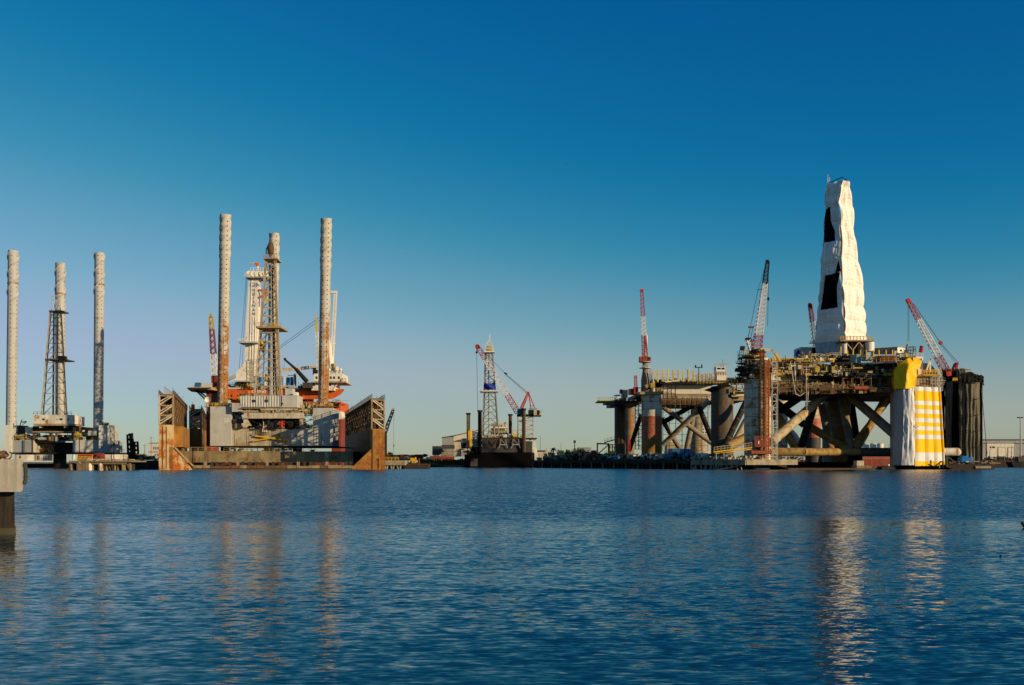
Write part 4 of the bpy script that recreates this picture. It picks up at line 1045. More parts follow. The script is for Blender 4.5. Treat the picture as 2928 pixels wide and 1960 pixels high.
part('aft_hull', MB().pbox(1500.3, 1522, 1262, 1310, D+1.4, 20), 'steel_shadow', mr)
for x0 in (1432, 1468):
    part('hanging_frame', MB().beam(W(x0, 1256, D+.4), W(x0-2, 1272, D+.4), .35).beam(W(x0+14, 1256, D+.4), W(x0+16, 1272, D+.4), .35).beam(W(x0-3, 1272, D+.4), W(x0+17, 1272, D+.4), .45).beam(W(x0, 1256, D+.4), W(x0+12, 1270, D+.4), .25).beam(W(x0-2, 1272, D+.4), W(x0-6, 1283, D+.4), .3).beam(W(x0+16, 1272, D+.4), W(x0+20, 1283, D+.4), .22), 'shed_grey', mr)
part('hull_truss', MB().lattice(W(1402, 1258, D+.6), W(1500, 1258, D+.6), 2.4, 2.0, 14, .035).beam(W(1402, 1258, D+.6), W(1412, 1276, D+.6), .25).beam(W(1424, 1258, D+.6), W(1412, 1276, D+.6), .25).beam(W(1412, 1283, D+.6), W(1424, 1283, D+.6), .3).beam(W(1446, 1283, D+.6), W(1464, 1283, D+.6), .2), 'steel_brown', mr, kind='stuff')
clutter(mr, 1335, 1376, 1256, 1300, D+1, D+10, 60, ['steel_dark', 'steel_shadow', 'white_rusty', 'steel_dark', 'steel_brown'], (.5, 2.6), 51)
for (x0, x1, yt, yb, m, dd) in ((1334, 1344, 1183, 1284, 'steel_tan', 3), (1366.5, 1377.5, 1175, 1296, 'net_shade_black', .3), (1454, 1464.5, 1186, 1253, 'steel_brown', 16), (1492.5, 1503, 1170, 1300, 'steel_brown', .2)):
    lg = part('leg', MB().tube(W((x0+x1)/2, yb, D+dd), W((x0+x1)/2, yt, D+dd), (x1-x0)/2*D/FP, n=20), m, mr, smooth=True)
    part('cap', MB().tube(W((x0+x1)/2, yt+3, D+dd), W((x0+x1)/2, yt-1.5, D+dd), (x1-x0)/2*D/FP+.3, n=20), 'steel_dark', lg)
    mb = MB(); y = yb-2
    while y > yt+5: mb.box((Xp((x0+x1)/2+1.2, D+dd)-.1, D+dd-(x1-x0)/2*D/FP-.12, Zp(y, D+dd)), (Xp((x0+x1)/2+1.2, D+dd)+.22, D+dd-(x1-x0)/2*D/FP+.3, Zp(y-1.8, D+dd))); y -= 3.6
    part('rack_tooth', mb, 'steel_dark', lg, kind='stuff')
part('yellow_tank', MB().tube(W(1344.5, 1279, D+2), W(1344.5, 1229, D+2), .8, n=12).tube(W(1340, 1260, D+1.6), W(1340, 1232, D+1.6), .4, n=8), 'yellow_paint', mr, smooth=True)
part('white_cabin', MB().pbox(1351, 1366, 1236, 1275, D+8, 4), 'white_paint', mr)
part('jib_block', MB().pbox(1320, 1333, 1254, 1266, D+3, 3), 'grey_paint', mr)
part('jib_block', MB().pbox(1319, 1333, 1268, 1283, D+3.2, 3), 'steel_dark', mr)
bh = group_part('pilothouse', mr, 'white pilothouse with a row of dark windows')
part('lower_deck', MB().pbox(1403, 1453, 1238.4, 1252.4, D+5, 9), 'cream_paint', bh)
part('upper_deck', MB().pbox(1404, 1450, 1225, 1238, D+4, 9), 'white_paint', bh)
part('roof_edge', MB().pbox(1402.5, 1451.5, 1221, 1224.8, D+3.4, 10), 'white_paint', bh)
for k in range(7): part('window', MB().pbox(1408.5+k*5.2, 1412.4+k*5.2, 1227, 1234, D+3.9, .2), 'glass_dark', bh)
part('railing', MB().rail([W(1404, 1221, D+3.6), W(1450, 1221, D+3.6)], 1.3, .12, .9), 'yellow_paint', bh)
part('roof_box', MB().pbox(1412, 1436, 1215, 1221, D+6, 3), 'cream_paint', bh)
part('stair', MB().beam(W(1402, 1236, D+3), W(1417, 1252, D+3), .4), 'cream_paint', bh)
part('railing', MB().rail([W(1398, 1238.4, D+3.2), W(1455, 1238.4, D+3.2)], 1.1, .08, 1.1), 'yellow_dull', bh)
part('funnel', MB().beam(W(1443, 1221, D+6), W(1443, 1209, D+6), .5).beam(W(1441, 1212, D+6), W(1446, 1209, D+6), .5), 'steel_brown', bh)
part('yellow_cab', MB().pbox(1466, 1478, 1242, 1249, D+1, 3), 'yellow_paint', mr)
part('yellow_cab_frame', MB().scaffold(Xp(1467, D), Xp(1477, D), Zp(1242, D), Zp(1230, D), D+1.2, 1.4, 1.6, .12, 0, 1.2), 'yellow_paint', mr, kind='stuff')
mb = MB(); r = random.Random(4)
for k in range(26): mb.sphere(W(1436+r.uniform(0, 24), 1250-r.uniform(0, 5)*(1-abs(k-13)/15), D+2.4+r.random()), .5+r.random()*.5, 7, 5)
part('net_pile', mb, 'grey_paint', mr, kind='stuff')
clutter(mr, 1378, 1500, 1242, 1253, D+3, D+12, 90, ['steel_tan', 'cream_paint', 'steel_dark', 'yellow_dull', 'white_rusty'], (.4, 1.6), 52)
dg = derrick(mr, [W(1378, 1252, D+2), W(1427, 1252, D+2), W(1424, 1252, D+9), W(1382, 1252, D+9)],
             [W(1388, 1007, D+4), W(1409, 1007, D+4), W(1407, 1007, D+7), W(1390, 1007, D+7)], 15, .17, 'derrick_grey', rl=.10, label='pale lattice derrick with a blue tarpaulin round its waist')
part('platform', MB().pbox(1384, 1414, 1004, 1007.6, D+2.6, 6), 'white_paint', dg)
part('platform', MB().pbox(1371.5, 1423.5, 1117, 1120, D+2, 8), 'white_paint', dg)
part('railing', MB().rail([W(1371.5, 1117, D+2), W(1382, 1117, D+2)], 1.2, .07, 1), 'white_paint', dg)
part('crown_block', MB().pbox(1391, 1406.5, 990, 1003, D+4, 3), 'yellow_dull', dg)
part('crown_cage', MB().scaffold(Xp(1388, D), Xp(1409, D), Zp(1004, D), Zp(985, D), D+3, 1.5, 1.4, .08, .1, 4), 'white_paint', dg, kind='stuff')
part('crown_frame', MB().beam(W(1391, 985, D+5), W(1399, 971, D+5), .25).beam(W(1408, 985, D+5), W(1400, 971, D+5), .25), 'white_paint', dg)
part('antenna', MB().beam(W(1400, 972, D+5), W(1400.5, 955, D+5), .3), 'white_paint', dg)
part('standpipe', MB().beam(W(1397, 1252, D+3), W(1398, 1010, D+5), .45), 'steel_tan', dg)
part('standpipe', MB().beam(W(1416, 1252, D+1.6), W(1404, 1120, D+3.4), .3), 'leg_mid', dg)
tb = MB(); vs = []; fs = []; nx = 16; nz = 6
for j in range(nz+1):
    t = j/nz
    for i in range(nx+1):
        u = i/nx; xl = 1381+4*t; xr = 1418-5*t
        px = xl+(xr-xl)*u; py = 1115-22*t + 3.2*math.sin(u*math.pi)*(t > .9)*1.6
        vs.append(W(px, py, D+1.9+.35*math.sin(u*7+t*3)+.3*math.sin(t*6+u*4)))
for j in range(nz):
    for i in range(nx): fs.append((j*(nx+1)+i, j*(nx+1)+i+1, (j+1)*(nx+1)+i+1, (j+1)*(nx+1)+i))
tb.add(vs, fs); part('tarpaulin', tb, 'blue_tarp', dg)
# crane on its lattice pedestal
cg = group_part('pedestal_crane', mr, 'red and white lattice boom crane on a tall white lattice pedestal')
part('pedestal', MB().lattice(W(1502.5, 1253, D+6), W(1502.5, 1191, D+6), 6.4, 6.2, 5, .22, rl=.14), 'leg_mid', cg)
part('pedestal_foot', MB().beam(W(1515, 1254, D+6), W(1532, 1309, D+6), .6).beam(W(1526, 1254, D+6), W(1537, 1309, D+6), .6).beam(W(1520, 1254, D+6), W(1500, 1285, D+4), .45).beam(W(1502, 1262, D+6), W(1524, 1284, D+4), .4).beam(W(1503, 1282, D+4), W(1531, 1282, D+4), .9).beam(W(1527, 1285, D+6), W(1533, 1300, D+6), 1.2), 'white_paint', cg)
part('slew_deck', MB().pbox(1478, 1548, 1185, 1190, D+2, 8), 'steel_dark', cg)
part('cab', MB().pbox(1479, 1493, 1168, 1185, D+1, 4), 'blue_cab', cg)
part('machine_house', MB().pbox(1511, 1526, 1173, 1185, D+1.4, 6), 'steel_dark', cg)
part('machine_house', MB().pbox(1526.2, 1548, 1173, 1188, D+1, 6), 'cream_paint', cg)
part('vent_panel', MB().pbox(1536, 1543, 1173.5, 1187, D+.9, .3), 'steel_dark', cg)
part('upper_box', MB().pbox(1513, 1535, 1167, 1172.8, D+2, 4), 'teal_paint', cg)
part('gantry', MB().beam(W(1490, 1167, D+2), W(1510, 1125, D+4), .7).beam(W(1494, 1168, D+6), W(1511, 1126, D+5), .5).beam(W(1518, 1167, D+3), W(1511, 1125, D+4), .4).beam(W(1529, 1167, D+4), W(1512, 1125, D+4), .4).beam(W(1515, 1161, D+4), W(1527, 1161, D+4), .3), 'boom_red', cg)
part('gantry_head', MB().pbox(1506, 1514, 1121, 1127, D+3.4, 1.5), 'boom_red', cg)
colour_boom(cg, W(1481, 1180, D+3), W(1364, 990, D+3), [(0, .27, 'boom_red'), (.27, .80, 'boom_white'), (.80, 1, 'boom_red')], 2.3, 1.6, 30, .13)
part('boom_tip', MB().beam(W(1369, 996, D+3), W(1361, 987, D+3), 1.4), 'boom_red', cg)
part('luffing_line', MB().beam(W(1508, 1123, D+4), W(1447, 1071, D+4), .22).beam(W(1506, 1126, D+4), W(1446, 1073, D+4), .14).beam(W(1446, 1070, D+4), W(1368, 990, D+3.4), .14), 'cable', cg)
part('equaliser', MB().beam(W(1442, 1067, D+4), W(1450, 1071, D+4), .7), 'steel_dark', cg)
part('hoist_line', MB().beam(W(1362.6, 994, D+2.5), W(1366, 1172, D+2.5), .16), 'cable', cg)
part('headache_ball', MB().sphere(W(1363, 1008, D+2.5), .5, 8, 6), 'steel_dark', cg)

# ================================================================ warehouse and things on the shore between dock and middle rig
Dw = 520.0
wh = thing('warehouse', 'large tan and grey gabled shipyard shed with open bays, left of the middle rig', 'warehouse', (Xp(1310, Dw), Dw+10, 1.9))
mb = MB()
xs = [1297, 1368]
part('side_wall', MB().pbox(1264, 1297, 1250, 1273, Dw, 30), 'shed_grey', wh)
part('side_wall', MB().pbox(1263, 1297, 1284, 1306, Dw, 30), 'shed_grey', wh)
part('dark_band', MB().pbox(1262, 1300, 1273.2, 1283.8, Dw+.2, 29), 'roof_dark', wh)
gp = [W(1297, 1248, Dw-.1), W(1372, 1231, Dw-.1), W(1372, 1256, Dw-.1), W(1318, 1257, Dw-.1), W(1297, 1262, Dw-.1)]
mb.add(gp+[p+Vector((0, 25, 0)) for p in gp], [(0, 4, 3, 2, 1), (5, 6, 7, 8, 9), (0, 1, 6, 5), (1, 2, 7, 6), (2, 3, 8, 7), (3, 4, 9, 8), (4, 0, 5, 9)])
part('gable', mb, 'shed_white', wh)
part('roof', MB().add([W(1262, 1251, Dw-.8), W(1296, 1245.5, Dw-.8), W(1373, 1229, Dw-.8), W(1373, 1230.6, Dw-.8), W(1296, 1247.4, Dw-.8), W(1262, 1252.6, Dw-.8)]+[W(a, b, Dw-.8)+Vector((0, 30, 0)) for a, b in ((1262, 1251), (1296, 1245.5), (1373, 1229), (1373, 1230.6), (1296, 1247.4), (1262, 1252.6))],
     [(0, 5, 4, 1), (1, 4, 3, 2), (0, 1, 7, 6), (1, 2, 8, 7), (6, 7, 10, 11), (7, 8, 9, 10)]), 'roof_dark', wh)
part('inner_wall', MB().pbox(1300, 1372, 1257, 1306, Dw+20, 2), 'shed_grey', wh)
for a, b in ((1298, 1317), (1334, 1340), (1352, 1372)): part('pillar', MB().pbox(a, b, 1262, 1306, Dw+1, 6), 'cream_paint', wh)
part('lintel', MB().pbox(1300, 1372, 1257.5, 1262, Dw+.3, 5), 'roof_dark', wh)
solo('site_cabin', MB().pbox(1236, 1262, 1276, 1302, Dw-10, 10), 'roof_dark', 'dark small building at the left end of the tan gabled shed', 'building')
root = thing('rusty_pipe', 'long rusty pipe lying on the bank before the tan gabled shed', 'pipe', (Xp(1262, 470), 470, 1.9))
part('pipe_body', MB().tube(W(1231, 1309.5, 470), W(1299, 1311, 470), .85, n=16), 'red_brown', root, smooth=True)
part('end_ring', MB().tube(W(1229, 1309.5, 470), W(1231, 1309.5, 470), 1.0, n=16), 'steel_brown', root)
root = thing('truss_stack', 'stack of pale steel trusses beside the long rusty pipe', 'steel trusses', (Xp(1280, 480), 481, 1.9))
for k in range(3):
    part('truss', MB().lattice(W(1258+k*6, 1303-k*5, 480+k), W(1304+k*3, 1301-k*5, 480+k), 1.1, 1.1, 9, .1), 'cream_paint', root)
root = thing('stacked_containers', 'row of brown rusty hopper barges laid up behind the jetty', 'barge', (Xp(1150, 450), 452, 1.5))
root.name = 'hopper_barge'; BASE[root.name] = Vector((Xp(1150, 450), 452, 1.5))
for k in range(5):
    part('hull_section', MB().pbox(1098+k*22, 1119.5+k*22, 1300+(k % 2), 1317, 450+(k % 2)*.4, 6), 'red_brown', root)
mb = MB()
for k in range(30): mb.pbox(1099+k*3.6, 1099.8+k*3.6, 1301, 1317, 449.6, .2)
part('rib', mb, 'steel_brown', root, kind='stuff')
def portable(px0, px1, y0, y1, D, m, lb, cat, name):
    root = thing(name, lb, cat, (Xp((px0+px1)/2, D), D+1, Zp(y1, D)))
    part('body', MB().pbox(px0, px1, y0+1, y1, D, (px1-px0)*D/FP*.9), m, root)
    part('roof', MB().pbox(px0-.4, px1+.4, y0, y0+.9, D-.1, (px1-px0)*D/FP*.9+.3), 'white_paint', root)
    part('door', MB().pbox(px0+(px1-px0)*.3, px0+(px1-px0)*.6, y0+(y1-y0)*.3, y1-.5, D-.06, .1), 'steel_shadow', root)
    return root
portable(1126, 1136, 1302, 1315, 440, 'teal_paint', 'small turquoise portable cabin at the left end of the grass bank', 'cabin', 'portable_cabin')
root = thing('excavator', 'small yellow machine standing on the dark barge beside the grass bank', 'excavator', (Xp(1180, 336), 337, 1.5))
part('cab', MB().pbox(1174, 1182, 1310, 1321, 336, 1.6), 'yellow_paint', root)
part('body', MB().pbox(1172, 1187, 1317, 1325, 335.8, 2), 'yellow_dull', root)
part('boom', MB().beam(W(1184, 1318, 336.4), W(1189, 1308, 336.4), .3).beam(W(1189, 1308, 336.4), W(1190, 1316, 336.4), .25), 'yellow_paint', root)
part('track', MB().pbox(1171, 1188, 1325, 1328, 335.7, 2.4), 'steel_dark', root)
root = thing('dark_barge', 'low dark deck barge with a yellow machine aboard, right of the dry dock', 'barge', (Xp(1188, 335), 336, 0))
part('hull', MB().add([W(1152, 1328, 333), W(1224, 1328, 333), W(1224, 1345, 333), W(1156, 1346, 333)]+[W(a, b, 333)+Vector((0, 9, 0)) for a, b in ((1152, 1328), (1224, 1328), (1224, 1345), (1156, 1346))], [(0, 3, 2, 1), (4, 5, 6, 7), (0, 1, 5, 4), (1, 2, 6, 5), (3, 0, 4, 7)]), 'timber_dark', root)
part('coaming', MB().pbox(1153, 1224, 1327, 1329, 332.8, .4), 'steel_brown', root)
part('bitt', MB().pbox(1197, 1200.5, 1311, 1328, 333.5, .4), 'red_brown', root)
root = thing('concrete_jetty', 'pale concrete jetty on leaning piles against the right side of the dry dock', 'jetty', (Xp(1130, 328), 330, 0))
part('deck', MB().pbox(1096, 1158, 1317, 1331, 328, 12), 'concrete_old', root)
for i, px in enumerate((1100, 1108, 1117, 1126, 1135, 1146)):
    part('pile', MB().tube(W(px, 1331, 328.8), W(px+(-1)**i*4, 1348, 328.8), .32, n=8), 'concrete_old', root)
part('dark_underside', MB().pbox(1096, 1156, 1331, 1346, 336, 2), 'timber_dark', root)
part('railing', MB().rail([W(1100, 1317, 328.2), W(1140, 1317, 328.2)], 1.0, .07, 1.0), 'yellow_paint', root)

# grass bank (leaf-thin blades over a low mound)
def bank(name, pts, D0, D1, m, kind='structure', label=None):
    """pts: (px, py_top) profile at depth D1, sloping to the water at D0"""
    mb = MB(); n = len(pts)
    vs = [W(px, HY+CH*FP/D0+3, D0) for px, _ in pts] + [W(px, py, D1) for px, py in pts]
    fs = [(i, i+1, n+i+1, n+i) for i in range(n-1)]
    mb.add(vs, fs); o = solo(name, mb, m, label, None, kind=kind); return o
bank('river_bank', [(1196, 1325), (1225, 1318), (1260, 1319), (1300, 1318), (1338, 1316), (1350, 1320)], 430, 450, 'ground_soil', label='low muddy bank below the grass')
def grass(name, px0, px1, fy, D0, D1, n, h, label, m='grass_blade', seed=3):
    r = random.Random(seed); mb = MB(); vs = []; fs = []
    for i in range(n):
        D = r.uniform(D0, D1); px = r.uniform(px0, px1); z0 = fy(px, D); x = Xp(px, D)
        hh = h*r.uniform(.5, 1.5)*(1+.7*mnoise.noise(Vector((x*.25, D*.25, 0)))); w = hh*.35
        a = r.uniform(0, math.pi); dx, dy = math.cos(a)*w, math.sin(a)*w; lx, ly = r.uniform(-.3, .3)*hh, r.uniform(-.3, .3)*hh
        k = len(vs); vs += [(x-dx, D-dy, z0), (x+dx, D+dy, z0), (x+lx, D+ly, z0+hh)]; fs.append((k, k+1, k+2))
    mb.add(vs, fs)
    return solo(name, mb, m, label, None, kind='stuff')
grass('bank_grass', 1196, 1350, lambda px, D: max(.0, (D-431)/19*2.4)-.1, 432, 452, 9000, .8, 'rough green grass growing on the bank beside the middle rig')
root = thing('mooring_log', 'pale log lying at the waterline below the grass bank', 'log', (Xp(1310, 430), 430, 0))
part('log_body', MB().tube(W(1268, 1335.5, 430), W(1326, 1333.5, 430), .38, .3, 8), 'timber', root)

def tree(px, ytop, ybase, D, w, seed, label, group=None, kind='leaf_green', n=420, name='tree'):
    """w crown width in px"""
    r = random.Random(seed); zb = Zp(ybase, D); zt = Zp(ytop, D); x = Xp(px, D); rw = w*D/FP/2
    root = thing(name, label, 'tree', (x, D, zb), group)
    tk = MB(); tk.tube((x, D, zb-.3), (x+.2, D, zb+(zt-zb)*.5), rw*.10, rw*.05, 7)
    for k in range(5):
        a = k*1.3+r.random(); tk.tube((x+.1, D, zb+(zt-zb)*(.25+.06*k)), (x+math.cos(a)*rw*.6, D+math.sin(a)*rw*.6, zb+(zt-zb)*(.6+.07*k)), rw*.04, rw*.015, 5)
    part('trunk', tk, 'bark', root)
    vs = []; fs = []; cl = [(r.uniform(-.75, .75), r.uniform(-.6, .6), r.uniform(.3, .85), r.uniform(.25, .5)) for _ in range(12)]
    for i in range(n):
        c = r.choice(cl); d = Vector((r.gauss(0, 1), r.gauss(0, 1), r.gauss(0, .8))).normalized()*c[3]*r.uniform(.5, 1.05)
        px_, py_, pz_ = x+(c[0]+d.x)*rw, D+(c[1]+d.y)*rw, zb+(zt-zb)*min(1.02, max(.1, c[2]*.85+d.z*.45))
        s_ = rw*r.uniform(.06, .14); u = Vector((r.gauss(0, 1), r.gauss(0, 1), r.gauss(0, 1))).normalized()*s_; v = u.orthogonal().normalized()*s_
        k = len(vs); p = Vector((px_, py_, pz_)); vs += [p-u, p+v, p+u, p-v]; fs.append((k, k+1, k+2, k+3))
    part('crown', MB().add(vs, fs), kind, root, kind='stuff')
    return root
tree(410, 1292, 1314, 560, 20, 1, 'small round tree left of the white two-storey office')
tree(1113, 1290, 1316, 520, 24, 2, 'bushy tree just right of the dry dock behind the jetty')
tree(1206, 1296, 1316, 560, 34, 3, 'low wide tree left of the tan gabled shed')
tree(1245, 1300, 1318, 540, 22, 31, 'smallest bushy tree before the dark building of the tan shed')
tree(1607, 1283, 1312, 600, 30, 4, 'rounded tree just right of the palm on the far shore')
tree(1632, 1280, 1312, 590, 34, 5, 'broad tree left of the tall floodlight on the far shore', n=520)
tree(1655, 1277, 1312, 610, 44, 6, 'largest tree on the far shore, behind the tall floodlight', n=620)
tree(1680, 1284, 1312, 600, 30, 7, 'small tree between the floodlight tree and the red machine', n=380)
tree(1575, 1290, 1312, 640, 30, 8, 'low dark tree at the foot of the palm', n=380)
# palm
Dp = 560; x = Xp(1582, Dp)
root = thing('palm_tree', 'lone palm tree standing above the far shore right of the middle rig', 'palm tree', (x, Dp, 2))
part('trunk', MB().tube((x-.3, Dp, 1.9), (x, Dp, Zp(1284, Dp)), .45, .3, 8), 'bark', root)
r = random.Random(9); top = Vector((x, Dp, Zp(1283, Dp)))
for k in range(22):
    a = k*2.399; el = r.uniform(-.5, 1.2); mb = MB(); vs = []; n = 6; L = r.uniform(2.0, 2.7)
    for i in range(n+1):
        t = i/n; rr_ = L*t*math.cos(el*.8); z = L*t*math.sin(el)-1.6*t*t
        c = top+Vector((math.cos(a)*rr_, math.sin(a)*rr_, z)); w = .34*math.sin(math.pi*min(1, t+.12))+.03
        s_ = Vector((-math.sin(a), math.cos(a), 0))*w; vs += [c-s_, c+s_-Vector((0, 0, .1))]
    mb.add(vs, [(2*i, 2*i+1, 2*i+3, 2*i+2) for i in range(n)]); part('frond', mb, 'leaf_green', root)

# masts and lamps on the far shore
solo('radio_mast', MB().tube(W(1545, 1312, 600), W(1545, 1246, 600), .14, .08, 6), 'steel_dark', 'thin mast just right of the middle rig', 'mast')
solo('radio_mast', MB().tube(W(1604, 1312, 620), W(1604, 1266, 620), .14, .08, 6), 'steel_dark', 'thin mast between the palm and the tall floodlight', 'mast')
root = thing('floodlight', 'tall floodlight mast before the trees, right of the palm', 'floodlight', (Xp(1643, 560), 560, 2))
part('mast', MB().tube(W(1643, 1312, 560), W(1643, 1266, 560), .3, .2, 8), 'steel_dark', root)
part('lamp_cluster', MB().pbox(1640, 1646.5, 1260, 1267, 559.6, .9), 'steel_dark', root)
gable(1536, 1560, 1292, 1312, 560, 16, 'tan_store', 'low tan store with a dark roof right of the middle rig', 'cream_paint', rise=4)
gable(1655, 1690, 1281, 1290, 640, 16, 'dark_roofed_hall', 'dark-roofed hall peeping over the far shore trees', 'shed_grey', rise=1)
root = thing('leaning_obelisk', 'pale leaning concrete slab standing alone left of the palm', 'slab', (Xp(1563, 540), 540, 2))
part('slab_body', MB().add([W(1559, 1281, 540), W(1565, 1281, 540), W(1567, 1300, 540), W(1561, 1301, 540)]+[W(a, b, 540)+Vector((0, 1, 0)) for a, b in ((1559, 1281), (1565, 1281), (1567, 1300), (1561, 1301))], [(0, 3, 2, 1), (4, 5, 6, 7), (0, 1, 5, 4), (1, 2, 6, 5), (2, 3, 7, 6), (3, 0, 4, 7)]), 'cream_paint', root)

# ================================================================ quay on the right with its clutter
QZ = 3.0
qa, qb_ = Vector((Xp(1519, 400), 400, 0)), Vector((Xp(2133, 291), 291, 0))
qd = (qb_-qa); ql = qd.length; qd.normalize(); qn = Vector((-qd.y, qd.x, 0)); qn = qn if qn.y > 0 else -qn
def K(t, back, z): p = qa+qd*(ql*t)+qn*back; return Vector((p.x, p.y, z))
quay = thing('timber_quay', 'long dark quay running right from the middle rig to a pale concrete end', 'quay', tuple(K(.5, 4, 0)))
def kbox(t0, t1, b0, b1, z0, z1):
    p = [K(t, b, z) for z in (z0, z1) for t, b in ((t0, b0), (t1, b0), (t1, b1), (t0, b1))]
    return MB().add(p, [(0,3,2,1),(4,5,6,7),(0,1,5,4),(1,2,6,5),(2,3,7,6),(3,0,4,7)])
part('deck', kbox(0, .80, .3, 34, 1.6, QZ-.02), 'timber_dark', quay)
part('deck', kbox(.801, 1, .3, 20, 1.4, QZ-.02), 'concrete_old', quay)
part('dark_wall', kbox(0, .78, 1.2, 2.2, -2, 2.4), 'net_shade_black', quay)
part('dark_wall', kbox(.78, .99, 4, 5, -2, 2.4), 'net_shade_black', quay)
r = random.Random(12)
for i in range(9):
    t0 = .80+.2*i/9; t1 = .80+.2*(i+1)/9
    part('face_panel', kbox(t0+.0012, t1-.0012, -.12-.08*(i % 2), .3, 1.35, 2.85), 'concrete_old', quay)
for i in range(24):
    t0 = .80*i/24; t1 = .80*(i+1)/24
    part('face_plank', kbox(t0+.0008, t1-.0008, -.05-.1*(i % 2), .3, 1.6+.3*r.random(), 2.9), 'timber_dark', quay)
for i in range(52):
    t = .01+i*.0188
    lean = r.uniform(-.5, .5)
    part('pile', MB().tube(K(t, .2, 2.4), K(t+lean/ql, .2, -2), .25+.1*r.random(), n=7), ('concrete_old' if t > .79 else ('timber_dark' if i % 3 else 'timber')), quay)
for i in range(7):
    t = .83+i*.024; part('raking_pile', MB().tube(K(t, .6, 1.4), K(t+.016*(-1)**i, .2, -1.5), .2, n=7), 'concrete_old', quay)
words('5 5 7', 1.0, K(.925, -.25, 2.1), 'steel_shadow', quay, rot=(R(90), 0, math.atan2(qd.y, qd.x)))

def quaythings(name, px0, px1, y0, y1, D, dep, m, lb, cat, extra=None):
    root = thing(name, lb, cat, (Xp((px0+px1)/2, D), D+dep/2, Zp(y1, D)))
    part('body', MB().pbox(px0, px1, y0, y1, D, dep), m, root)
    if extra: extra(root, px0, px1, y0, y1, D, dep)
    return root
def doors(root, px0, px1, y0, y1, D, dep):
    for k in (0, 1):
        a = px0+(px1-px0)*(.06+.47*k); b = px0+(px1-px0)*(.47+.47*k)
        d = part('door', MB().pbox(a, b, y0+1, y1-1, D-.08, .1), 'blue_paint' if 'blue' in root['label'] else 'white_paint', root)
        part('lock_bar', MB().pbox((a+b)/2-.2, (a+b)/2+.2, y0+1.5, y1-1.5, D-.14, .08), 'steel_shadow', d)
def ribs(root, px0, px1, y0, y1, D, dep):
    mb = MB(); n = max(4, int((px1-px0)/2.2))
    for k in range(n): mb.pbox(px0+(px1-px0)*(k+.2)/n, px0+(px1-px0)*(k+.65)/n, y0+.8, y1-.8, D-.08, .1)
    part('corrugation', mb, root.children[0].data.materials[0], root, kind='stuff')
quaythings('cargo_container', 1922, 1947, 1283, 1310, 330, 9, 'blue_cab', 'dull lavender-blue container end-on at the left of the bright blue one', 'container', ribs)
quaythings('cargo_container', 1954, 1976, 1284, 1310, 322, 6, 'blue_paint', 'bright blue container with doors on the quay below the long pale brace', 'container', doors)
quaythings('site_caravan', 1996, 2025, 1296, 1312, 316, 4, 'white_paint', 'white box trailer standing on the quay right of the bright blue container', 'trailer',
           lambda root, a, b, c, d, D, dep: (part('window', MB().pbox(1998, 2003, 1299, 1309, D-.08, .1), 'glass_dark', root), [part('wheel', MB().tube(W(p, 1313, D-.1), W(p, 1313, D+.2), .42, n=12), 'steel_dark', root) for p in (2006, 2012)]))
quaythings('cargo_container', 1862, 1892, 1296, 1312, 336, 6, 'teal_paint', 'dark teal container in the shade under the red and white column', 'container', ribs)
quaythings('cargo_container', 1790, 1810, 1300, 1312, 350, 5, 'teal_paint', 'small teal box in the shade left of the dark teal container', 'container', ribs)
quaythings('pale_shed', 1985, 2018, 1261, 1312, 540, 12, 'cream_paint', 'tan plain shed wall seen under the crossed braces of the rear platform', 'shed')
quaythings('brown_store', 1908, 1934, 1264, 1312, 545, 10, 'steel_tan', 'brown store building behind the blue containers', 'building')
quaythings('tower_block', 1985, 2030, 1222, 1312, 600, 14, 'shed_white', 'white office block with windows far behind the crossed braces', 'building',
           lambda root, a, b, c, d, D, dep: [part('window', MB().pbox(1988+i*7, 1992+i*7, 1226+j*9, 1230+j*9, D-.08, .1), 'glass_dark', root) for i in range(6) for j in range(4)])
quaythings('green_skip', 2026, 2034, 1298, 1305, 318, 3, 'leaf_green', 'small dark green box behind the white box trailer', 'skip')
def car(px, D, m, lb, y=1312, L=4.4):
    x = Xp(px, D); z = Zp(y, D)
    root = thing('parked_pickup', lb, 'pickup truck', (x, D+1, z))
    b = MB().box((x-L/2, D, z+.45), (x+L/2, D+1.8, z+1.0)); part('body', b, m, root)
    c = MB().add([(x-L*.22, D+.1, z+1.0), (x+L*.28, D+.1, z+1.0), (x+L*.28, D+1.7, z+1.0), (x-L*.22, D+1.7, z+1.0), (x-L*.10, D+.25, z+1.6), (x+L*.20, D+.25, z+1.6), (x+L*.20, D+1.55, z+1.6), (x-L*.10, D+1.55, z+1.6)],
                 [(0,3,2,1),(4,5,6,7),(0,1,5,4),(1,2,6,5),(2,3,7,6),(3,0,4,7)]); part('cab', c, m, root)
    part('window', MB().box((x-L*.08, D+.12, z+1.08), (x+L*.18, D+.2, z+1.5)), 'glass_dark', root)
    for s in (-1, 1): part('wheel', MB().tube((x+s*L*.32, D-.05, z+.36), (x+s*L*.32, D+.2, z+.36), .36, n=12), 'steel_dark', root)
car(1773, 352, 'grey_paint', 'grey pickup parked in the shade left of the dark rear columns')
car(1852, 340, 'white_paint', 'white pickup in the shade below the red and white column')
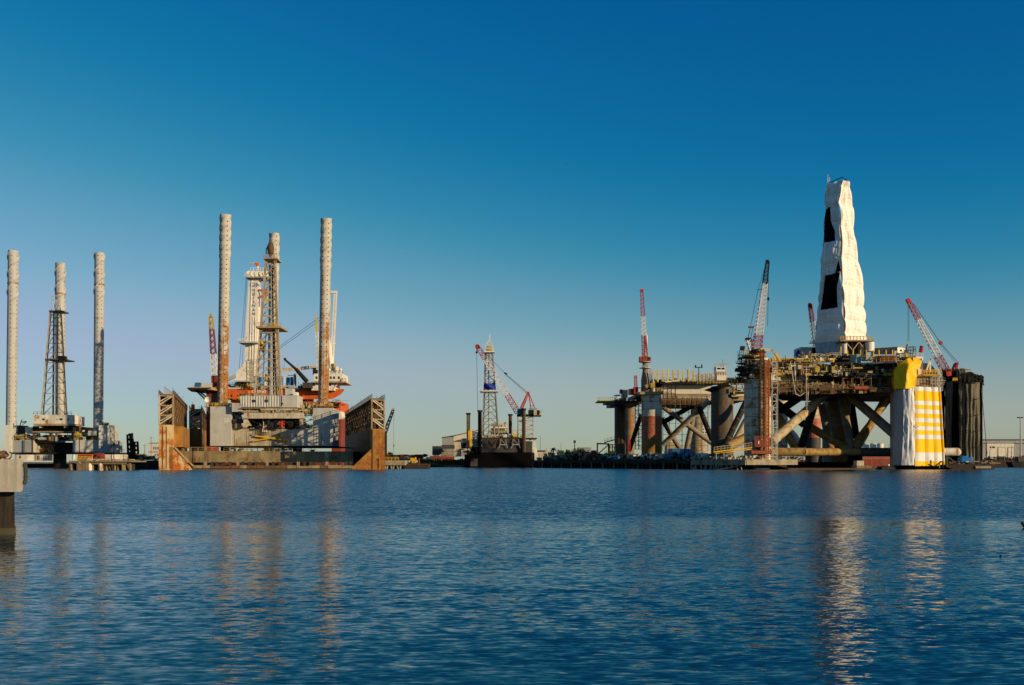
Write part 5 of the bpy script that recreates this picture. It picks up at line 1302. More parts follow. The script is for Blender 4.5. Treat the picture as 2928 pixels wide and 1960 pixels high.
# boat, red machine, yellow machine near the left end of the quay
root = thing('white_boat', 'white boat hull propped ashore on the quay right of the palm', 'boat', (Xp(1650, 395), 397, QZ))
bt = [(-5.2, 1.9), (5.4, 2.3), (4.2, .2), (-4.6, .2)]
xb, Db = Xp(1652, 395), 395
part('hull', MB().add([(xb+a, Db, QZ+b+.6) for a, b in bt]+[(xb+a*.94, Db+3, QZ+b+.6) for a, b in bt], [(0, 3, 2, 1), (4, 5, 6, 7), (0, 1, 5, 4), (1, 2, 6, 5), (2, 3, 7, 6), (3, 0, 4, 7)]), 'white_paint', root)
part('cradle', MB().box((xb-3, Db+.5, QZ), (xb-2.6, Db+2.5, QZ+.8)).box((xb+2.6, Db+.5, QZ), (xb+3, Db+2.5, QZ+.8)), 'timber', root)
part('gunwale', MB().beam((xb-5.2, Db-.05, QZ+2.5), (xb+5.4, Db-.05, QZ+2.9), .18), 'blue_cab', root)
root = thing('red_winch', 'bright red winch machine on the quay left of the yellow machine', 'winch', (Xp(1697, 375), 376, QZ))
part('drum', MB().tube(W(1690, 1296, 375), W(1705, 1296, 375), 1.0, n=14), 'red_paint', root)
part('frame', MB().pbox(1688, 1707, 1299, 1308, 374.6, 2.4).beam(W(1690, 1306, 374.6), W(1698, 1288, 375), .3), 'red_paint', root)
root = thing('loading_gantry', 'dark steel loading frame with a ramp leading up to the dark rear column', 'gantry', (Xp(1725, 372), 374, QZ))
for px in (1708, 1740): part('post', MB().beam(W(px, 1312, 372), W(px, 1268, 372), .45), 'steel_dark', root)
part('top_beam', MB().beam(W(1706, 1269, 372), W(1742, 1270, 372), .5), 'steel_dark', root)
part('brace', MB().beam(W(1709, 1300, 372), W(1740, 1272, 372), .35), 'steel_dark', root)
part('ramp', MB().beam(W(1728, 1266, 372), W(1758, 1258, 372), .4).rail([W(1728, 1266, 372), W(1758, 1258, 372)], 1.2, .05, 1), 'steel_dark', root)
root = thing('yellow_machine', 'yellow lifting machine with a caged cab beside the dark loading frame', 'lifting machine', (Xp(1750, 370), 372, QZ))
part('body', MB().pbox(1741, 1760, 1291, 1304, 370, 3), 'yellow_paint', root)
part('cage', MB().scaffold(Xp(1744, 370), Xp(1759, 370), Zp(1291, 370), Zp(1271, 370), 370.2, 1.2, 1.2, .11, .3, 1.6), 'yellow_paint', root, kind='stuff')
for p in (1745, 1756): part('wheel', MB().tube(W(p, 1306, 369.8), W(p, 1306, 370.3), .8, n=14), 'steel_dark', root)
# massed small stores on the quay: nobody could count them
qc = thing('quay_stores', 'jumble of drums, crates, pipes and scrap massed along the long dark quay', 'stores', tuple(K(.4, 6, QZ)))
qc['kind'] = 'stuff'
def heap(parent, t0, t1, n, mats, seed, size=(.4, 2.0), b=(1, 12), h=3.0):
    r = random.Random(seed); mbs = {m: MB() for m in mats}
    for i in range(n):
        m = r.choice(mats); t = r.uniform(t0, t1); p = K(t, r.uniform(*b), QZ); w = r.uniform(*size); k = r.random(); z = QZ+(0 if r.random() < .6 else r.uniform(0, h*.5))
        if k < .45: mbs[m].obox((p.x, p.y), w, w*r.uniform(.5, 1), z, z+w*r.uniform(.4, .9), r.uniform(0, 3))
        elif k < .6: mbs[m].tube((p.x, p.y, z), (p.x, p.y, z+w*.8), w*.3, n=8)
        elif k < .8: mbs[m].beam((p.x-w, p.y, z+.3), (p.x+w*1.4, p.y, z+.3+r.uniform(0, .8)), .18)
        else: mbs[m].beam((p.x, p.y, QZ), (p.x+r.uniform(-.4, .4), p.y, QZ+h*r.uniform(.4, 1.1)), .14)
    for m, mb in mbs.items():
        if mb.v: part('stores', mb, m, parent, kind='stuff')
heap(qc, .02, .36, 420, ['steel_dark', 'steel_tan', 'steel_shadow', 'cream_paint', 'steel_brown', 'steel_dark', 'red_brown'], 61, (.4, 2.2), (1, 14), 3.2)
heap(qc, .34, .80, 420, ['steel_dark', 'blue_cab', 'steel_shadow', 'white_rusty', 'steel_brown', 'teal_paint', 'steel_dark'], 62, (.4, 1.8), (1, 12), 2.6)
heap(qc, .80, 1.0, 130, ['concrete_old', 'steel_tan', 'timber', 'grey_paint', 'cream_paint'], 63, (.3, 1.2), (.5, 8), 1.6)

# ================================================================ rear platform on the right (two-tone column, yellow racks)
def column(root, x0, x1, yt, yb, D, bands, n=28, label=None, name='column'):
    """bands: [(y_top, y_bottom, material)]; first is the column, the others its painted sections"""
    c = None; rr_ = (x1-x0)/2*D/FP; cx = (x0+x1)/2
    for k, (a, b, m) in enumerate(bands):
        o = part(name if k == 0 else 'painted_section', MB().tube(W(cx, b, D+rr_), W(cx, a, D+rr_), rr_, n=n), m, root if k == 0 else c, label if k == 0 else None, smooth=True)
        if k == 0: c = o
    wb_ = MB()
    for k in range(1, 9):
        y = yt+(min(yb, 1325)-yt)*k/9; wb_.tube(W(cx, y, D+rr_)-Vector((0, 0, .07)), W(cx, y, D+rr_)+Vector((0, 0, .07)), rr_+.04, n=n)
    part('weld_band', wb_, 'steel_shadow', c, kind='stuff')
    return c
rp = thing('semisubmersible_platform', 'rear offshore platform with yellow pipe racks, a red and white column and a helideck', 'offshore platform', (Xp(1960, 447), 452, 0))
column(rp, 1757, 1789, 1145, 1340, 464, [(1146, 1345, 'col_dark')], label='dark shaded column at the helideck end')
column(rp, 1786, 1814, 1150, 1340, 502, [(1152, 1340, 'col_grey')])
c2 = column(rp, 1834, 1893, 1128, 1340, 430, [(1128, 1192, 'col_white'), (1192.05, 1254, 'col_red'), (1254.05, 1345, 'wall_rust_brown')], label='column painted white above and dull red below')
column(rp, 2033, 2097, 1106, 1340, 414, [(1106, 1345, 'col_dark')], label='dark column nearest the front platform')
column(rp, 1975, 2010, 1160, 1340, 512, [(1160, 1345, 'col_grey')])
# deck boxes
D = 436
part('hull_box', MB().pbox(1758, 1835, 1146, 1154, D+10, 40), 'steel_shadow', rp)
part('deck_edge', MB().pbox(1830, 1896, 1120, 1128, D-7, 40), 'steel_tan', rp)
for k in range(5):
    part('wall_panel', MB().pbox(1891.2+k*28, 1918.8+k*28, 1099, 1127, D+6, 30), 'shed_white', rp)
part('deck_beam', MB().pbox(1891, 2034, 1128.5, 1131, D+5, 30), 'steel_tan', rp)
part('deck_beam', MB().pbox(1891, 2034, 1132, 1140, D+5.6, 30), 'cream_paint', rp)
part('under_beam', MB().pbox(1893, 2034, 1141, 1158, D+7, 34), 'steel_brown', rp)
part('hull_box', MB().pbox(2096, 2135, 1126, 1146, D-20, 30), 'steel_tan', rp)
part('pipe_run', MB().tube(W(2092, 1132, D-22), W(2132, 1131, D-22), .6, n=10), 'white_rusty', rp)
part('dark_module', MB().pbox(1862, 1892, 1088, 1121, D+6, 14), 'steel_dark', rp)
part('deck_beam', MB().pbox(1888, 2050, 1092, 1098, D+1.5, 20), 'steel_dark', rp)
part('scaffold', MB().scaffold(Xp(1893, D), Xp(2034, D), Zp(1166, D), Zp(1130, D), D+3.6, 2.1, 1.6, .055, .1, 1.4, .3), 'steel_tan', rp, kind='stuff')
part('scaffold', MB().scaffold(Xp(1900, 462), Xp(2030, 462), Zp(1290, 462), Zp(1162, 462), 466, 3.1, 2.4, .07, .15, 2, .25), 'steel_shadow', rp, kind='stuff')
part('scaffold', MB().scaffold(Xp(1814, 462), Xp(1834, 462), Zp(1285, 462), Zp(1152, 462), 458, 1.5, 1.7, .10, .35, 2, .1), 'steel_dark', rp, kind='stuff')
part('scaffold', MB().scaffold(Xp(1836, 438), Xp(1866, 438), Zp(1164, 438), Zp(1130, 438), 376.6, 1.6, 1.9, .07, .1, 1.0, .1), 'steel_dark', rp, kind='stuff')
part('helideck', MB().pbox(1712, 1759, 1144, 1147, D+8, 18), 'green_rail', rp)
part('helideck_beam', MB().pbox(1732, 1760, 1147.2, 1154.5, D+10, 14), 'blue_cab', rp)
part('railing', MB().rail([W(1709, 1144, D+8), W(1758, 1144, D+8)], 1.1, .09, .9), 'green_rail', rp)
part('tan_house', MB().pbox(1780, 1795, 1115, 1137, D+8, 6), 'cream_paint', rp)
part('tan_house', MB().pbox(1774, 1780, 1114, 1125, D+8.5, 4), 'steel_shadow', rp)
solo('blue_tarpaulin', MB().add([W(1752, 1132, D+7), W(1763, 1129, D+7), W(1776, 1129.5, D+7), W(1773, 1133, D+7), W(1758, 1134, D+7)]+[W(a, b, D+10) for a, b in ((1752, 1132), (1763, 1129), (1776, 1129.5), (1773, 1133), (1758, 1134))], [(0, 4, 3, 2, 1), (5, 6, 7, 8, 9), (0, 1, 6, 5), (1, 2, 7, 6), (2, 3, 8, 7)]), 'blue_tarp', 'slack blue awning beside the tan house above the helideck', 'awning')
clutter(rp, 1760, 1834, 1134, 1147, D+4, D+14, 60, ['steel_dark', 'steel_tan', 'yellow_dull', 'cream_paint', 'steel_dark'], (.4, 1.6), 71)
clutter(rp, 1836, 1894, 1104, 1127, D+1, D+10, 80, ['steel_dark', 'steel_tan', 'cream_paint', 'yellow_dull', 'steel_dark'], (.4, 2.0), 72)
# small red crane
rc_ = group_part('small_crane', rp, 'small red crane left of the tall red and white boom')
part('base', MB().pbox(1800, 1816, 1112, 1128, D+4, 5), 'red_brown', rc_)
part('turret', MB().pbox(1813, 1825, 1107, 1128, D+3, 4), 'red_paint', rc_)
colour_boom(rc_, W(1818, 1107, D+4), W(1817, 1074, D+4), [(0, .85, 'boom_red'), (.85, 1, 'red_paint')], 1.15, 1.0, 9, .09)
# tall crane
tc_ = group_part('pedestal_crane', rp, 'tall crane with upright red and white boom on a flared grey pedestal')
Dp_ = 442
part('pedestal', MB().tube(W(1845, 1122, Dp_), W(1845, 1088, Dp_), 1.75, 1.85, 18).tube(W(1845, 1088, Dp_), W(1845, 1062, Dp_), 1.85, 1.2, 18).tube(W(1845, 1062, Dp_), W(1845, 1036, Dp_), 1.2, 1.25, 18), 'col_grey', tc_, smooth=True)
for y, hw in ((1054, 17), (1045, 8), (1037, 18)):
    part('platform', MB().tube(W(1845, y, Dp_), W(1845, y-1.6, Dp_), hw*Dp_/FP, n=20), 'grey_paint', tc_)
part('railing', MB().rail([W(1828, 1052, Dp_-1.2), W(1862, 1052, Dp_-1.2)], 1.1, .06, .9).rail([W(1827, 1035, Dp_-1.2), W(1864, 1035, Dp_-1.2)], 1.1, .06, .9), 'grey_paint', tc_)
part('machine_house', MB().pbox(1838, 1853, 1020, 1036, Dp_-2, 4), 'red_brown', tc_)
part('cab', MB().pbox(1829, 1837, 1020, 1034, Dp_-2.2, 3), 'red_brown', tc_)
part('cab', MB().pbox(1854, 1861, 1021, 1034, Dp_-2.2, 3), 'red_brown', tc_)
part('cab_window', MB().pbox(1855, 1860, 1024, 1028, Dp_-2.3, .2), 'glass_dark', tc_)
part('inner_mast', MB().tube(W(1846, 1022, Dp_+1), W(1846, 962, Dp_+1), .95, .8, 14).tube(W(1846, 962, Dp_+1), W(1846, 950, Dp_+1), .8, .2, 14), 'white_paint', tc_, smooth=True)
colour_boom(tc_, W(1844.5, 1022, Dp_-1), W(1835, 832, Dp_-1), [(0, .33, 'boom_red'), (.33, .62, 'boom_white'), (.62, .93, 'boom_red'), (.93, 1, 'red_paint')], 2.25, 1.05, 34, .09)
part('boom_head', MB().pbox(1830.5, 1840, 827, 835, Dp_-1.6, 1.2), 'red_paint', tc_)
part('ladder', MB().lattice(W(1861, 1100, Dp_), W(1859, 1056, Dp_), .7, .7, 18, .05), 'grey_paint', tc_, kind='stuff')
# rack posts
for i, px in enumerate((1867, 1881, 1896, 1910, 1925, 1940, 1954, 1969, 1982)):
    part('rack_post', MB().pbox(px-2.1, px+2.1, (1056, 1057, 1055, 1056.5, 1057, 1057, 1061, 1058, 1060)[i], 1093, D+2, .6), 'yellow_paint', rp)
part('rack_rail', MB().beam(W(1869, 1071, D+2.2), W(1942, 1071, D+2.2), .15).beam(W(1880, 1080, D+2.2), W(1925, 1080, D+2.2), .12), 'yellow_dull', rp)
for i in range(15):
    px = 1989+i*4.1; part('rack_post', MB().pbox(px-.9, px+.9, 1066+(i*5 % 4), 1094, D+2+(i % 3), .3), 'yellow_paint', rp)
part('rack_rail', MB().beam(W(1985, 1075, D+1.8), W(2048, 1078, D+1.8), .2).beam(W(1985, 1084, D+1.8), W(2048, 1087, D+1.8), .2), 'yellow_dull', rp)
clutter(rp, 1866, 1990, 1079, 1094, D+3, D+10, 60, ['steel_dark', 'steel_tan', 'yellow_dull', 'steel_dark'], (.3, 1.6), 73)
part('cradle_beam', MB().add([W(1896, 1091, D+1), W(1938, 1088, D+1), W(1938, 1091, D+1), W(1905, 1094, D+1)]+[W(a, b, D+3) for a, b in ((1896, 1091), (1938, 1088), (1938, 1091), (1905, 1094))], [(0, 3, 2, 1), (4, 5, 6, 7), (0, 1, 5, 4)]), 'white_rusty', rp)
part('yellow_locker', MB().pbox(1861, 1873, 1095, 1109, D-1, 3), 'yellow_dull', rp)
part('vent_cone', MB().tube(W(1868, 1095, D), W(1867, 1083, D), .6, .2, 10).tube(W(1868, 1128, D), W(1868, 1109, D), .8, n=10), 'cream_paint', rp)
part('radar_mast', MB().beam(W(1998, 1092, D+4), W(1998, 1052, D+4), .28), 'steel_dark', rp)
part('radar_dish', MB().pbox(1987, 2009, 1050, 1052.3, D+3.8, .4).pbox(1987, 1991, 1044.5, 1050, D+3.8, .4).pbox(2005, 2008.5, 1043, 1050, D+3.8, .4), 'steel_dark', rp)
part('floodlight_pole', MB().beam(W(1965, 1092, D+3), W(1965, 1056, D+3), .14), 'steel_dark', rp)
for px in (1963, 1969): part('floodlight', MB().sphere(W(px, 1054, D+3), .32, 8, 6), 'white_paint', rp)
# control cab
cc = group_part('control_cab', rp, 'white control cab on the dark column top')
part('lower_room', MB().pbox(2050, 2078, 1066, 1088, 412, 5), 'white_rusty', cc)
part('upper_room', MB().pbox(2048, 2074, 1048, 1066, 411.6, 5), 'white_paint', cc)
part('window', MB().pbox(2051, 2061, 1052, 1057, 411.5, .2), 'glass_dark', cc)
part('window', MB().pbox(2064, 2072, 1052, 1057, 411.5, .2), 'glass_dark', cc)
part('railing', MB().rail([W(2046, 1048, 411), W(2084, 1048, 411)], 1.1, .07, .9).rail([W(2044, 1070, 411), W(2088, 1070, 411)], 1.1, .07, .9), 'cream_paint', cc)
part('whip_aerial', MB().beam(W(2066, 1048, 413), W(2065.5, 1028, 413), .09), 'steel_dark', cc)
part('column_top', MB().tube(W(2064, 1112, 418), W(2060, 1100, 418), 4.6, 7.2, 20), 'steel_dark', rp)
part('railing', MB().rail([W(1994, 1100, 412), W(2112, 1097, 412)], 1.2, .06, 1.2), 'yellow_dull', rp)
clutter(rp, 2018, 2126, 1080, 1101, 412, 422, 120, ['steel_dark', 'yellow_dull', 'steel_tan', 'steel_dark', 'cream_paint'], (.4, 2.2), 74)
clutter(rp, 2096, 2130, 1098, 1128, 412, 422, 50, ['steel_dark', 'yellow_dull', 'steel_tan', 'steel_dark'], (.4, 2.4), 75)
# braces
def brace(root, a, b, r0, m, lb=None):
    o = part('brace', MB().tube(W(*a), W(*b), r0, n=18), m, root, lb, smooth=True)
    A_, B_ = W(*a), W(*b); L_ = (B_-A_).length; n_ = max(2, int(L_/4.5)); mb = MB()
    for k in range(1, n_):
        p = A_.lerp(B_, k/n_); d = (B_-A_).normalized(); mb.tube(p-d*.06, p+d*.06, r0+.035, n=18)
    part('weld_band', mb, 'brace_brown' if m != 'net_shade_black' else 'steel_dark', o, kind='stuff')
    return o
brace(rp, (1896, 1272, 446), (2030, 1143, 434), 1.22, 'brace_light', 'long pale brace rising to the right')
brace(rp, (1894, 1162, 446), (2036, 1268, 454), 1.15, 'brace_grey')
brace(rp, (1984, 1158, 456), (1897, 1208, 448), 1.1, 'net_shade_black')
brace(rp, (1893, 1200, 452), (1945, 1285, 467), 1.1, 'brace_grey')
brace(rp, (1999, 1165, 434), (2036, 1258, 428), 1.1, 'steel_dark')
brace(rp, (1985, 1180, 467), (1962, 1290, 467), 1.3, 'brace_grey')
brace(rp, (2133, 1150, 412), (2070, 1280, 404), 1.25, 'steel_dark')
brace(rp, (2133, 1200, 418), (2100, 1262, 418), 1.1, 'brace_light')
brace(rp, (1832, 1190, 446), (1800, 1288, 462), 1.0, 'steel_dark')
part('pontoon', MB().tube(W(2140, 1248, 410), W(2056, 1292, 402), 1.9, n=20), 'brace_brown', rp, smooth=True)
part('pontoon', MB().tube(W(1760, 1335, 462), W(2110, 1335, 434), 3.2, n=20), 'col_dark', rp, smooth=True)
part('red_ladder', MB().lattice(W(1799, 1292, 432), W(1799, 1255, 432), .9, .9, 10, .09), 'red_paint', rp)

# ================================================================ front platform
fp = thing('semisubmersible_platform', 'front offshore platform with a derrick shrouded in white sheeting above four great columns', 'offshore platform', (Xp(2400, 320), 325, 0))
D1 = 303
c1 = column(fp, 2128, 2205, 1087, 1345, D1, [(1087, 1340, 'col_white')], n=36, label='left column behind scaffolding and a rusty hoist mast')
column(fp, 2352, 2432, 1120, 1345, 352, [(1122, 1345, 'col_grey')], n=32, label='dark rear column in the middle')
column(fp, 2213, 2252, 1140, 1330, 420, [(1140, 1305, 'col_white')], label='white column seen far behind on the left')
column(fp, 2303, 2346, 1150, 1330, 410, [(1150, 1198, 'col_white'), (1198.05, 1252, 'col_red'), (1252.05, 1340, 'steel_shadow')], label='far column painted white and red')
c3 = column(fp, 2562, 2682, 1106, 1345, 309, [(1106, 1345, 'col_grey')], n=32, label='right front column wrapped in sheeting')
c4 = column(fp, 2712, 2806, 1080, 1345, 345, [(1080, 1345, 'steel_dark')], n=28, label='rear right column wrapped in dark netting')
part('column_collar', MB().tube(W(2390, 1330, 366), W(2390, 1290, 366), 6.5, 5.4, 24), 'steel_dark', fp)
# horizontal pontoon tubes and low pontoons
def htube(x0, x1, y0, y1, D, m, D2=None, name='cross_tube'):
    rr_ = (y1-y0)/2*D/FP; return part(name, MB().tube(W(x0, (y0+y1)/2, D+rr_), W(x1, (y0+y1)/2, (D2 or D)+rr_), rr_, n=22), m, fp, smooth=True)
htube(2203, 2298, 1281, 1305, 304, 'brace_brown')
htube(2297, 2462, 1282, 1304, 306, 'brace_brown', 318)
htube(2445, 2566, 1281, 1306, 318, 'steel_shadow', 314)
htube(2680, 2738, 1281, 1305, 312, 'white_rusty')
part('tube_end', MB().sphere(W(2736, 1293, 312+1.3), 1.28, 16, 10), 'white_rusty', fp, smooth=True)
part('pontoon', MB().add([W(2050, 1346, 290), W(2112, 1334, 292), W(2150, 1331, 295), W(2215, 1331, 296), W(2252, 1339, 294), W(2262, 1346, 290)]+[W(a, b, d)+Vector((0, 22, 0)) for a, b, d in ((2050, 1346, 290), (2112, 1334, 292), (2150, 1331, 295), (2215, 1331, 296), (2252, 1339, 294), (2262, 1346, 290))],
     [(0, 1, 7, 6), (1, 2, 8, 7), (2, 3, 9, 8), (3, 4, 10, 9), (4, 5, 11, 10)]), 'mat_tan', fp, 'flat brown pontoon top awash below the left column')
part('pontoon', MB().box((Xp(2250, 300), 300, -2), (Xp(2545, 300), 312, .42)), 'steel_brown', fp)
part('pontoon', MB().add([W(2535, 1346, 300), W(2572, 1333, 303), W(2700, 1333, 303), W(2722, 1341, 301), W(2726, 1346, 300)]+[W(a, b, d)+Vector((0, 14, 0)) for a, b, d in ((2535, 1346, 300), (2572, 1333, 303), (2700, 1333, 303), (2722, 1341, 301), (2726, 1346, 300))],
     [(0, 1, 6, 5), (1, 2, 7, 6), (2, 3, 8, 7), (3, 4, 9, 8)]), 'timber_dark', fp, 'dark pontoon top below the yellow wrapped column')
part('dark_base', MB().pbox(2345, 2452, 1322, 1345, 330, 40), 'net_shade_black', fp)
# braces
brace(fp, (2205, 1266, 304), (2384, 1106, 334), 1.42, 'brace_light', 'long pale brace rising from the left column')
brace(fp, (2398, 1104, 334), (2566, 1250, 312), 1.45, 'brace_grey', 'long grey brace falling to the yellow wrapped column')
brace(fp, (2205, 1142, 345), (2300, 1215, 340), 1.3, 'net_shade_black')
brace(fp, (2300, 1212, 340), (2432, 1290, 330), 1.3, 'brace_brown')
brace(fp, (2305, 1125, 352), (2205, 1192, 340), 1.3, 'net_shade_black')
brace(fp, (2222, 1186, 330), (2276, 1286, 330), 1.3, 'brace_brown')
brace(fp, (2328, 1160, 338), (2286, 1292, 332), 1.25, 'steel_dark')
brace(fp, (2240, 1212, 420), (2310, 1290, 420), 1.35, 'white_paint')
brace(fp, (2350, 1160, 345), (2378, 1300, 338), 1.3, 'brace_grey')
brace(fp, (2408, 1140, 338), (2434, 1286, 330), 1.3, 'brace_grey')
brace(fp, (2430, 1125, 362), (2448, 1250, 350), 1.2, 'steel_dark')
brace(fp, (2543, 1122, 336), (2448, 1285, 328), 1.25, 'brace_brown')
brace(fp, (2560, 1120, 350), (2440, 1272, 345), 1.0, 'brace_brown')
brace(fp, (2448, 1296, 326), (2436, 1344, 326), 2.2, 'net_shade_black')
# main deck as stacked levels
part('main_deck', MB().prism([(Xp(2190, 318), 318), (Xp(2206, 304), 304), (Xp(2380, 330), 330), (Xp(2562, 312), 312), (Xp(2640, 314), 314), (Xp(2660, 350), 350), (Xp(2650, 362), 362), (Xp(2240, 352), 352)], Zp(1129, 320), Zp(1092, 320)), 'steel_shadow', fp)
part('deck_band', MB().add([W(2206, 1073, 303), W(2376, 1078, 330), W(2376, 1090, 330), W(2206, 1088, 303), W(2206, 1073, 304), W(2376, 1078, 331), W(2376, 1090, 331), W(2206, 1088, 304)], [(0, 3, 2, 1), (4, 5, 6, 7), (0, 1, 5, 4), (3, 7, 6, 2)]), 'cream_paint', fp)
part('deck_band', MB().add([W(2206, 1091, 302.8), W(2376, 1094, 329.8), W(2376, 1103, 329.8), W(2206, 1101, 302.8), W(2206, 1091, 303.2), W(2376, 1094, 330.2), W(2376, 1103, 330.2), W(2206, 1101, 303.2)], [(0, 3, 2, 1), (4, 5, 6, 7), (0, 1, 5, 4), (3, 7, 6, 2)]), 'steel_brown', fp)
part('deck_band', MB().add([W(2385, 1082, 329), W(2562, 1078, 311), W(2562, 1096, 311), W(2385, 1098, 329), W(2385, 1082, 330), W(2562, 1078, 312), W(2562, 1096, 312), W(2385, 1098, 330)], [(0, 3, 2, 1), (4, 5, 6, 7), (0, 1, 5, 4), (3, 7, 6, 2)]), 'steel_brown', fp)
part('upper_deck', MB().prism([(Xp(2206, 306), 306), (Xp(2380, 328), 328), (Xp(2440, 322), 322), (Xp(2560, 312), 312), (Xp(2660, 320), 320), (Xp(2680, 350), 350), (Xp(2240, 350), 350)], Zp(1082, 320), Zp(1040, 320)), 'steel_dark', fp)
part('upper_platform', MB().prism([(Xp(2206, 305), 305), (Xp(2384, 326), 326), (Xp(2384, 345), 345), (Xp(2215, 345), 345)], Zp(1037.5, 315), Zp(1034.5, 315)), 'steel_tan', fp)
part('side_platform', MB().prism([(Xp(2462, 312), 312), (Xp(2562, 304), 304), (Xp(2575, 330), 330), (Xp(2470, 335), 335)], Zp(1040, 308), Zp(1034.5, 308)), 'white_rusty', fp)
for k in range(5):
    x0 = 2468+k*20; part('support_strut', MB().beam(W(x0+14, 1040, 309), W(x0-14, 1066, 316), .3), 'steel_tan' if k % 2 else 'steel_dark', fp)
part('railing', MB().rail([W(2462, 1034, 311.5), W(2562, 1033, 303.8)], 1.2, .09, 1.1), 'yellow_paint', fp)
part('railing', MB().rail([W(2208, 1036, 305), W(2380, 1036, 325.8)], 1.2, .07, 1.2), 'yellow_dull', fp)
part('railing', MB().rail([W(2208, 1072, 302.6), W(2260, 1072, 310)], 1.2, .09, 1.1).rail([W(2262, 1074, 310), W(2330, 1076, 322)], 1.2, .09, 1.1), 'yellow_paint', fp)
part('railing', MB().rail([W(2395, 1080, 327), W(2520, 1076, 315)], 1.2, .08, 1.2), 'yellow_dull', fp)
M1 = ['steel_tan', 'steel_dark', 'cream_paint', 'yellow_dull', 'steel_brown', 'steel_dark', 'white_rusty']
clutter(fp, 2208, 2384, 1040, 1074, 304.5, 312, 380, M1, (.5, 2.6), 81)
clutter(fp, 2208, 2384, 1022, 1036, 306, 330, 210, M1+['yellow_paint', 'cream_paint'], (.4, 1.7), 82)
clutter(fp, 2206, 2384, 1092, 1128, 302, 312, 300, ['steel_tan', 'steel_dark', 'steel_brown', 'steel_brown'], (.6, 3.0), 83, floor=False)
clutter(fp, 2385, 2560, 1042, 1082, 308, 322, 380, ['steel_tan', 'steel_dark', 'cream_paint', 'yellow_dull', 'steel_brown', 'steel_dark', 'steel_dark'], (.5, 2.6), 84, floor=False)
clutter(fp, 2385, 2560, 1096, 1126, 307, 318, 300, ['steel_tan', 'steel_brown', 'steel_brown', 'steel_dark', 'container_red'], (.6, 3.0), 85, floor=False)
clutter(fp, 2290, 2400, 1008, 1024, 312, 330, 70, M1+['teal_paint'], (.4, 1.6), 86)
part('scaffold', MB().scaffold(Xp(2206, 303), Xp(2330, 303), Zp(1128, 303), Zp(1098, 303), 302, 2.2, 1.2, .045, .1, 1.2, .35), 'steel_tan', fp, kind='stuff')
part('scaffold', MB().scaffold(Xp(2400, 312), Xp(2556, 312), Zp(1124, 312), Zp(1084, 312), 308, 2.6, 1.4, .045, .08, 1.2, .4), 'steel_tan', fp, kind='stuff')
r = random.Random(77)
for x0, x1 in ((2262, 2276), (2282, 2294), (2313, 2326)):
    part('hanging_box', MB().pbox(x0, x1, 1044, 1056, 302.8+r.random()*4, 2), r.choice(['cream_paint', 'white_rusty']), fp)
part('yellow_box', MB().pbox(2328, 2344, 1049, 1068, 305, 3), 'yellow_dull', fp)
part('yellow_stair', MB().beam(W(2330, 1033, 310), W(2368, 1064, 308), .3).beam(W(2334, 1029, 310), W(2372, 1060, 308), .14).beam(W(2338, 1026, 310), W(2375, 1057, 308), .14), 'yellow_paint', fp)
for p in (((2260, 1034), (2266, 1075), (2272, 1110), (2276, 1128), (2288, 1133), (2302, 1122)), ((2272, 1034), (2275, 1090)), ((2305, 1050), (2307, 1180)), ((2311, 1120), (2309, 1160))):
    part('hose', MB().path([W(a, b, 301.6) for a, b in p], .10), 'white_rusty', fp)
for a, b in ((2305, 1052), (2310, 1052), (2188, 1045)): part('hoist_line', MB().beam(W(a, b, 301.4), W(a, 1165, 301.4), .07), 'steel_tan', fp)
# left column head: crane, platforms, masts, scaffolding
hd = group_part('column_head', fp)
part('crane_column', MB().tube(W(2166, 1090, D1+6), W(2166, 1026, D1+6), 3.3, n=20), 'col_white', hd, smooth=True)
part('red_band', MB().tube(W(2166, 1080, D1+6), W(2166, 1068, D1+6), 3.4, n=20), 'red_brown', hd, smooth=True)
part('ring_platform', MB().tube(W(2163, 1089, D1+6), W(2163, 1086, D1+6), 5.4, n=20), 'steel_dark', hd)
part('ring_platform', MB().tube(W(2166, 1070, D1+6), W(2166, 1068, D1+6), 4.6, n=20), 'steel_tan', hd)
part('crane_deck', MB().pbox(2128, 2192, 1016, 1020, D1, 9), 'steel_tan', hd)
part('crane_base', MB().tube(W(2165, 1026, D1+5), W(2165, 1012, D1+5), 2.0, 2.6, 14), 'orange_paint', hd)
part('crane_base', MB().tube(W(2165, 1012, D1+5), W(2164, 1000, D1+5), 2.7, 2.0, 14), 'steel_dark', hd)
part('yellow_stair', MB().beam(W(2127, 1005, D1-.5), W(2160, 1023, D1-.5), .3).beam(W(2128, 1000, D1-.5), W(2160, 1017, D1-.5), .14), 'yellow_paint', hd)
part('arch_platform', MB().path([W(2170, 1002, D1), W(2206, 1002, D1), W(2222, 1020, D1), W(2229, 1034, D1)], .28, 4).path([W(2174, 998, D1), W(2208, 998, D1), W(2225, 1016, D1), W(2231, 1030, D1)], .13, 4), 'cream_paint', hd)
part('yellow_stair', MB().beam(W(2216, 1010, D1), W(2232, 1034, D1), .5).beam(W(2210, 1004, D1+.6), W(2228, 1034, D1+.6), .16), 'yellow_paint', hd)
part('hanging_cage', MB().pbox(2119, 2130, 990, 1000, D1+1, 1.6), 'steel_dark', hd)
part('cage_tower', MB().scaffold(Xp(2119, D1), Xp(2142, D1), Zp(1078, D1), Zp(1000, D1), D1+2, 1.1, 1.3, .07, .4, 2.2, .15), 'steel_dark', hd, kind='stuff')
clutter(fp, 2118, 2148, 1024, 1078, D1+1, D1+6, 70, ['steel_dark', 'steel_dark', 'steel_tan', 'steel_shadow'], (.5, 2.2), 87, floor=False)
clutter(fp, 2146, 2210, 1024, 1086, D1-1, D1+4, 150, ['steel_tan', 'yellow_dull', 'orange_paint', 'cream_paint', 'steel_dark', 'steel_brown'], (.4, 2.0), 88, floor=False)
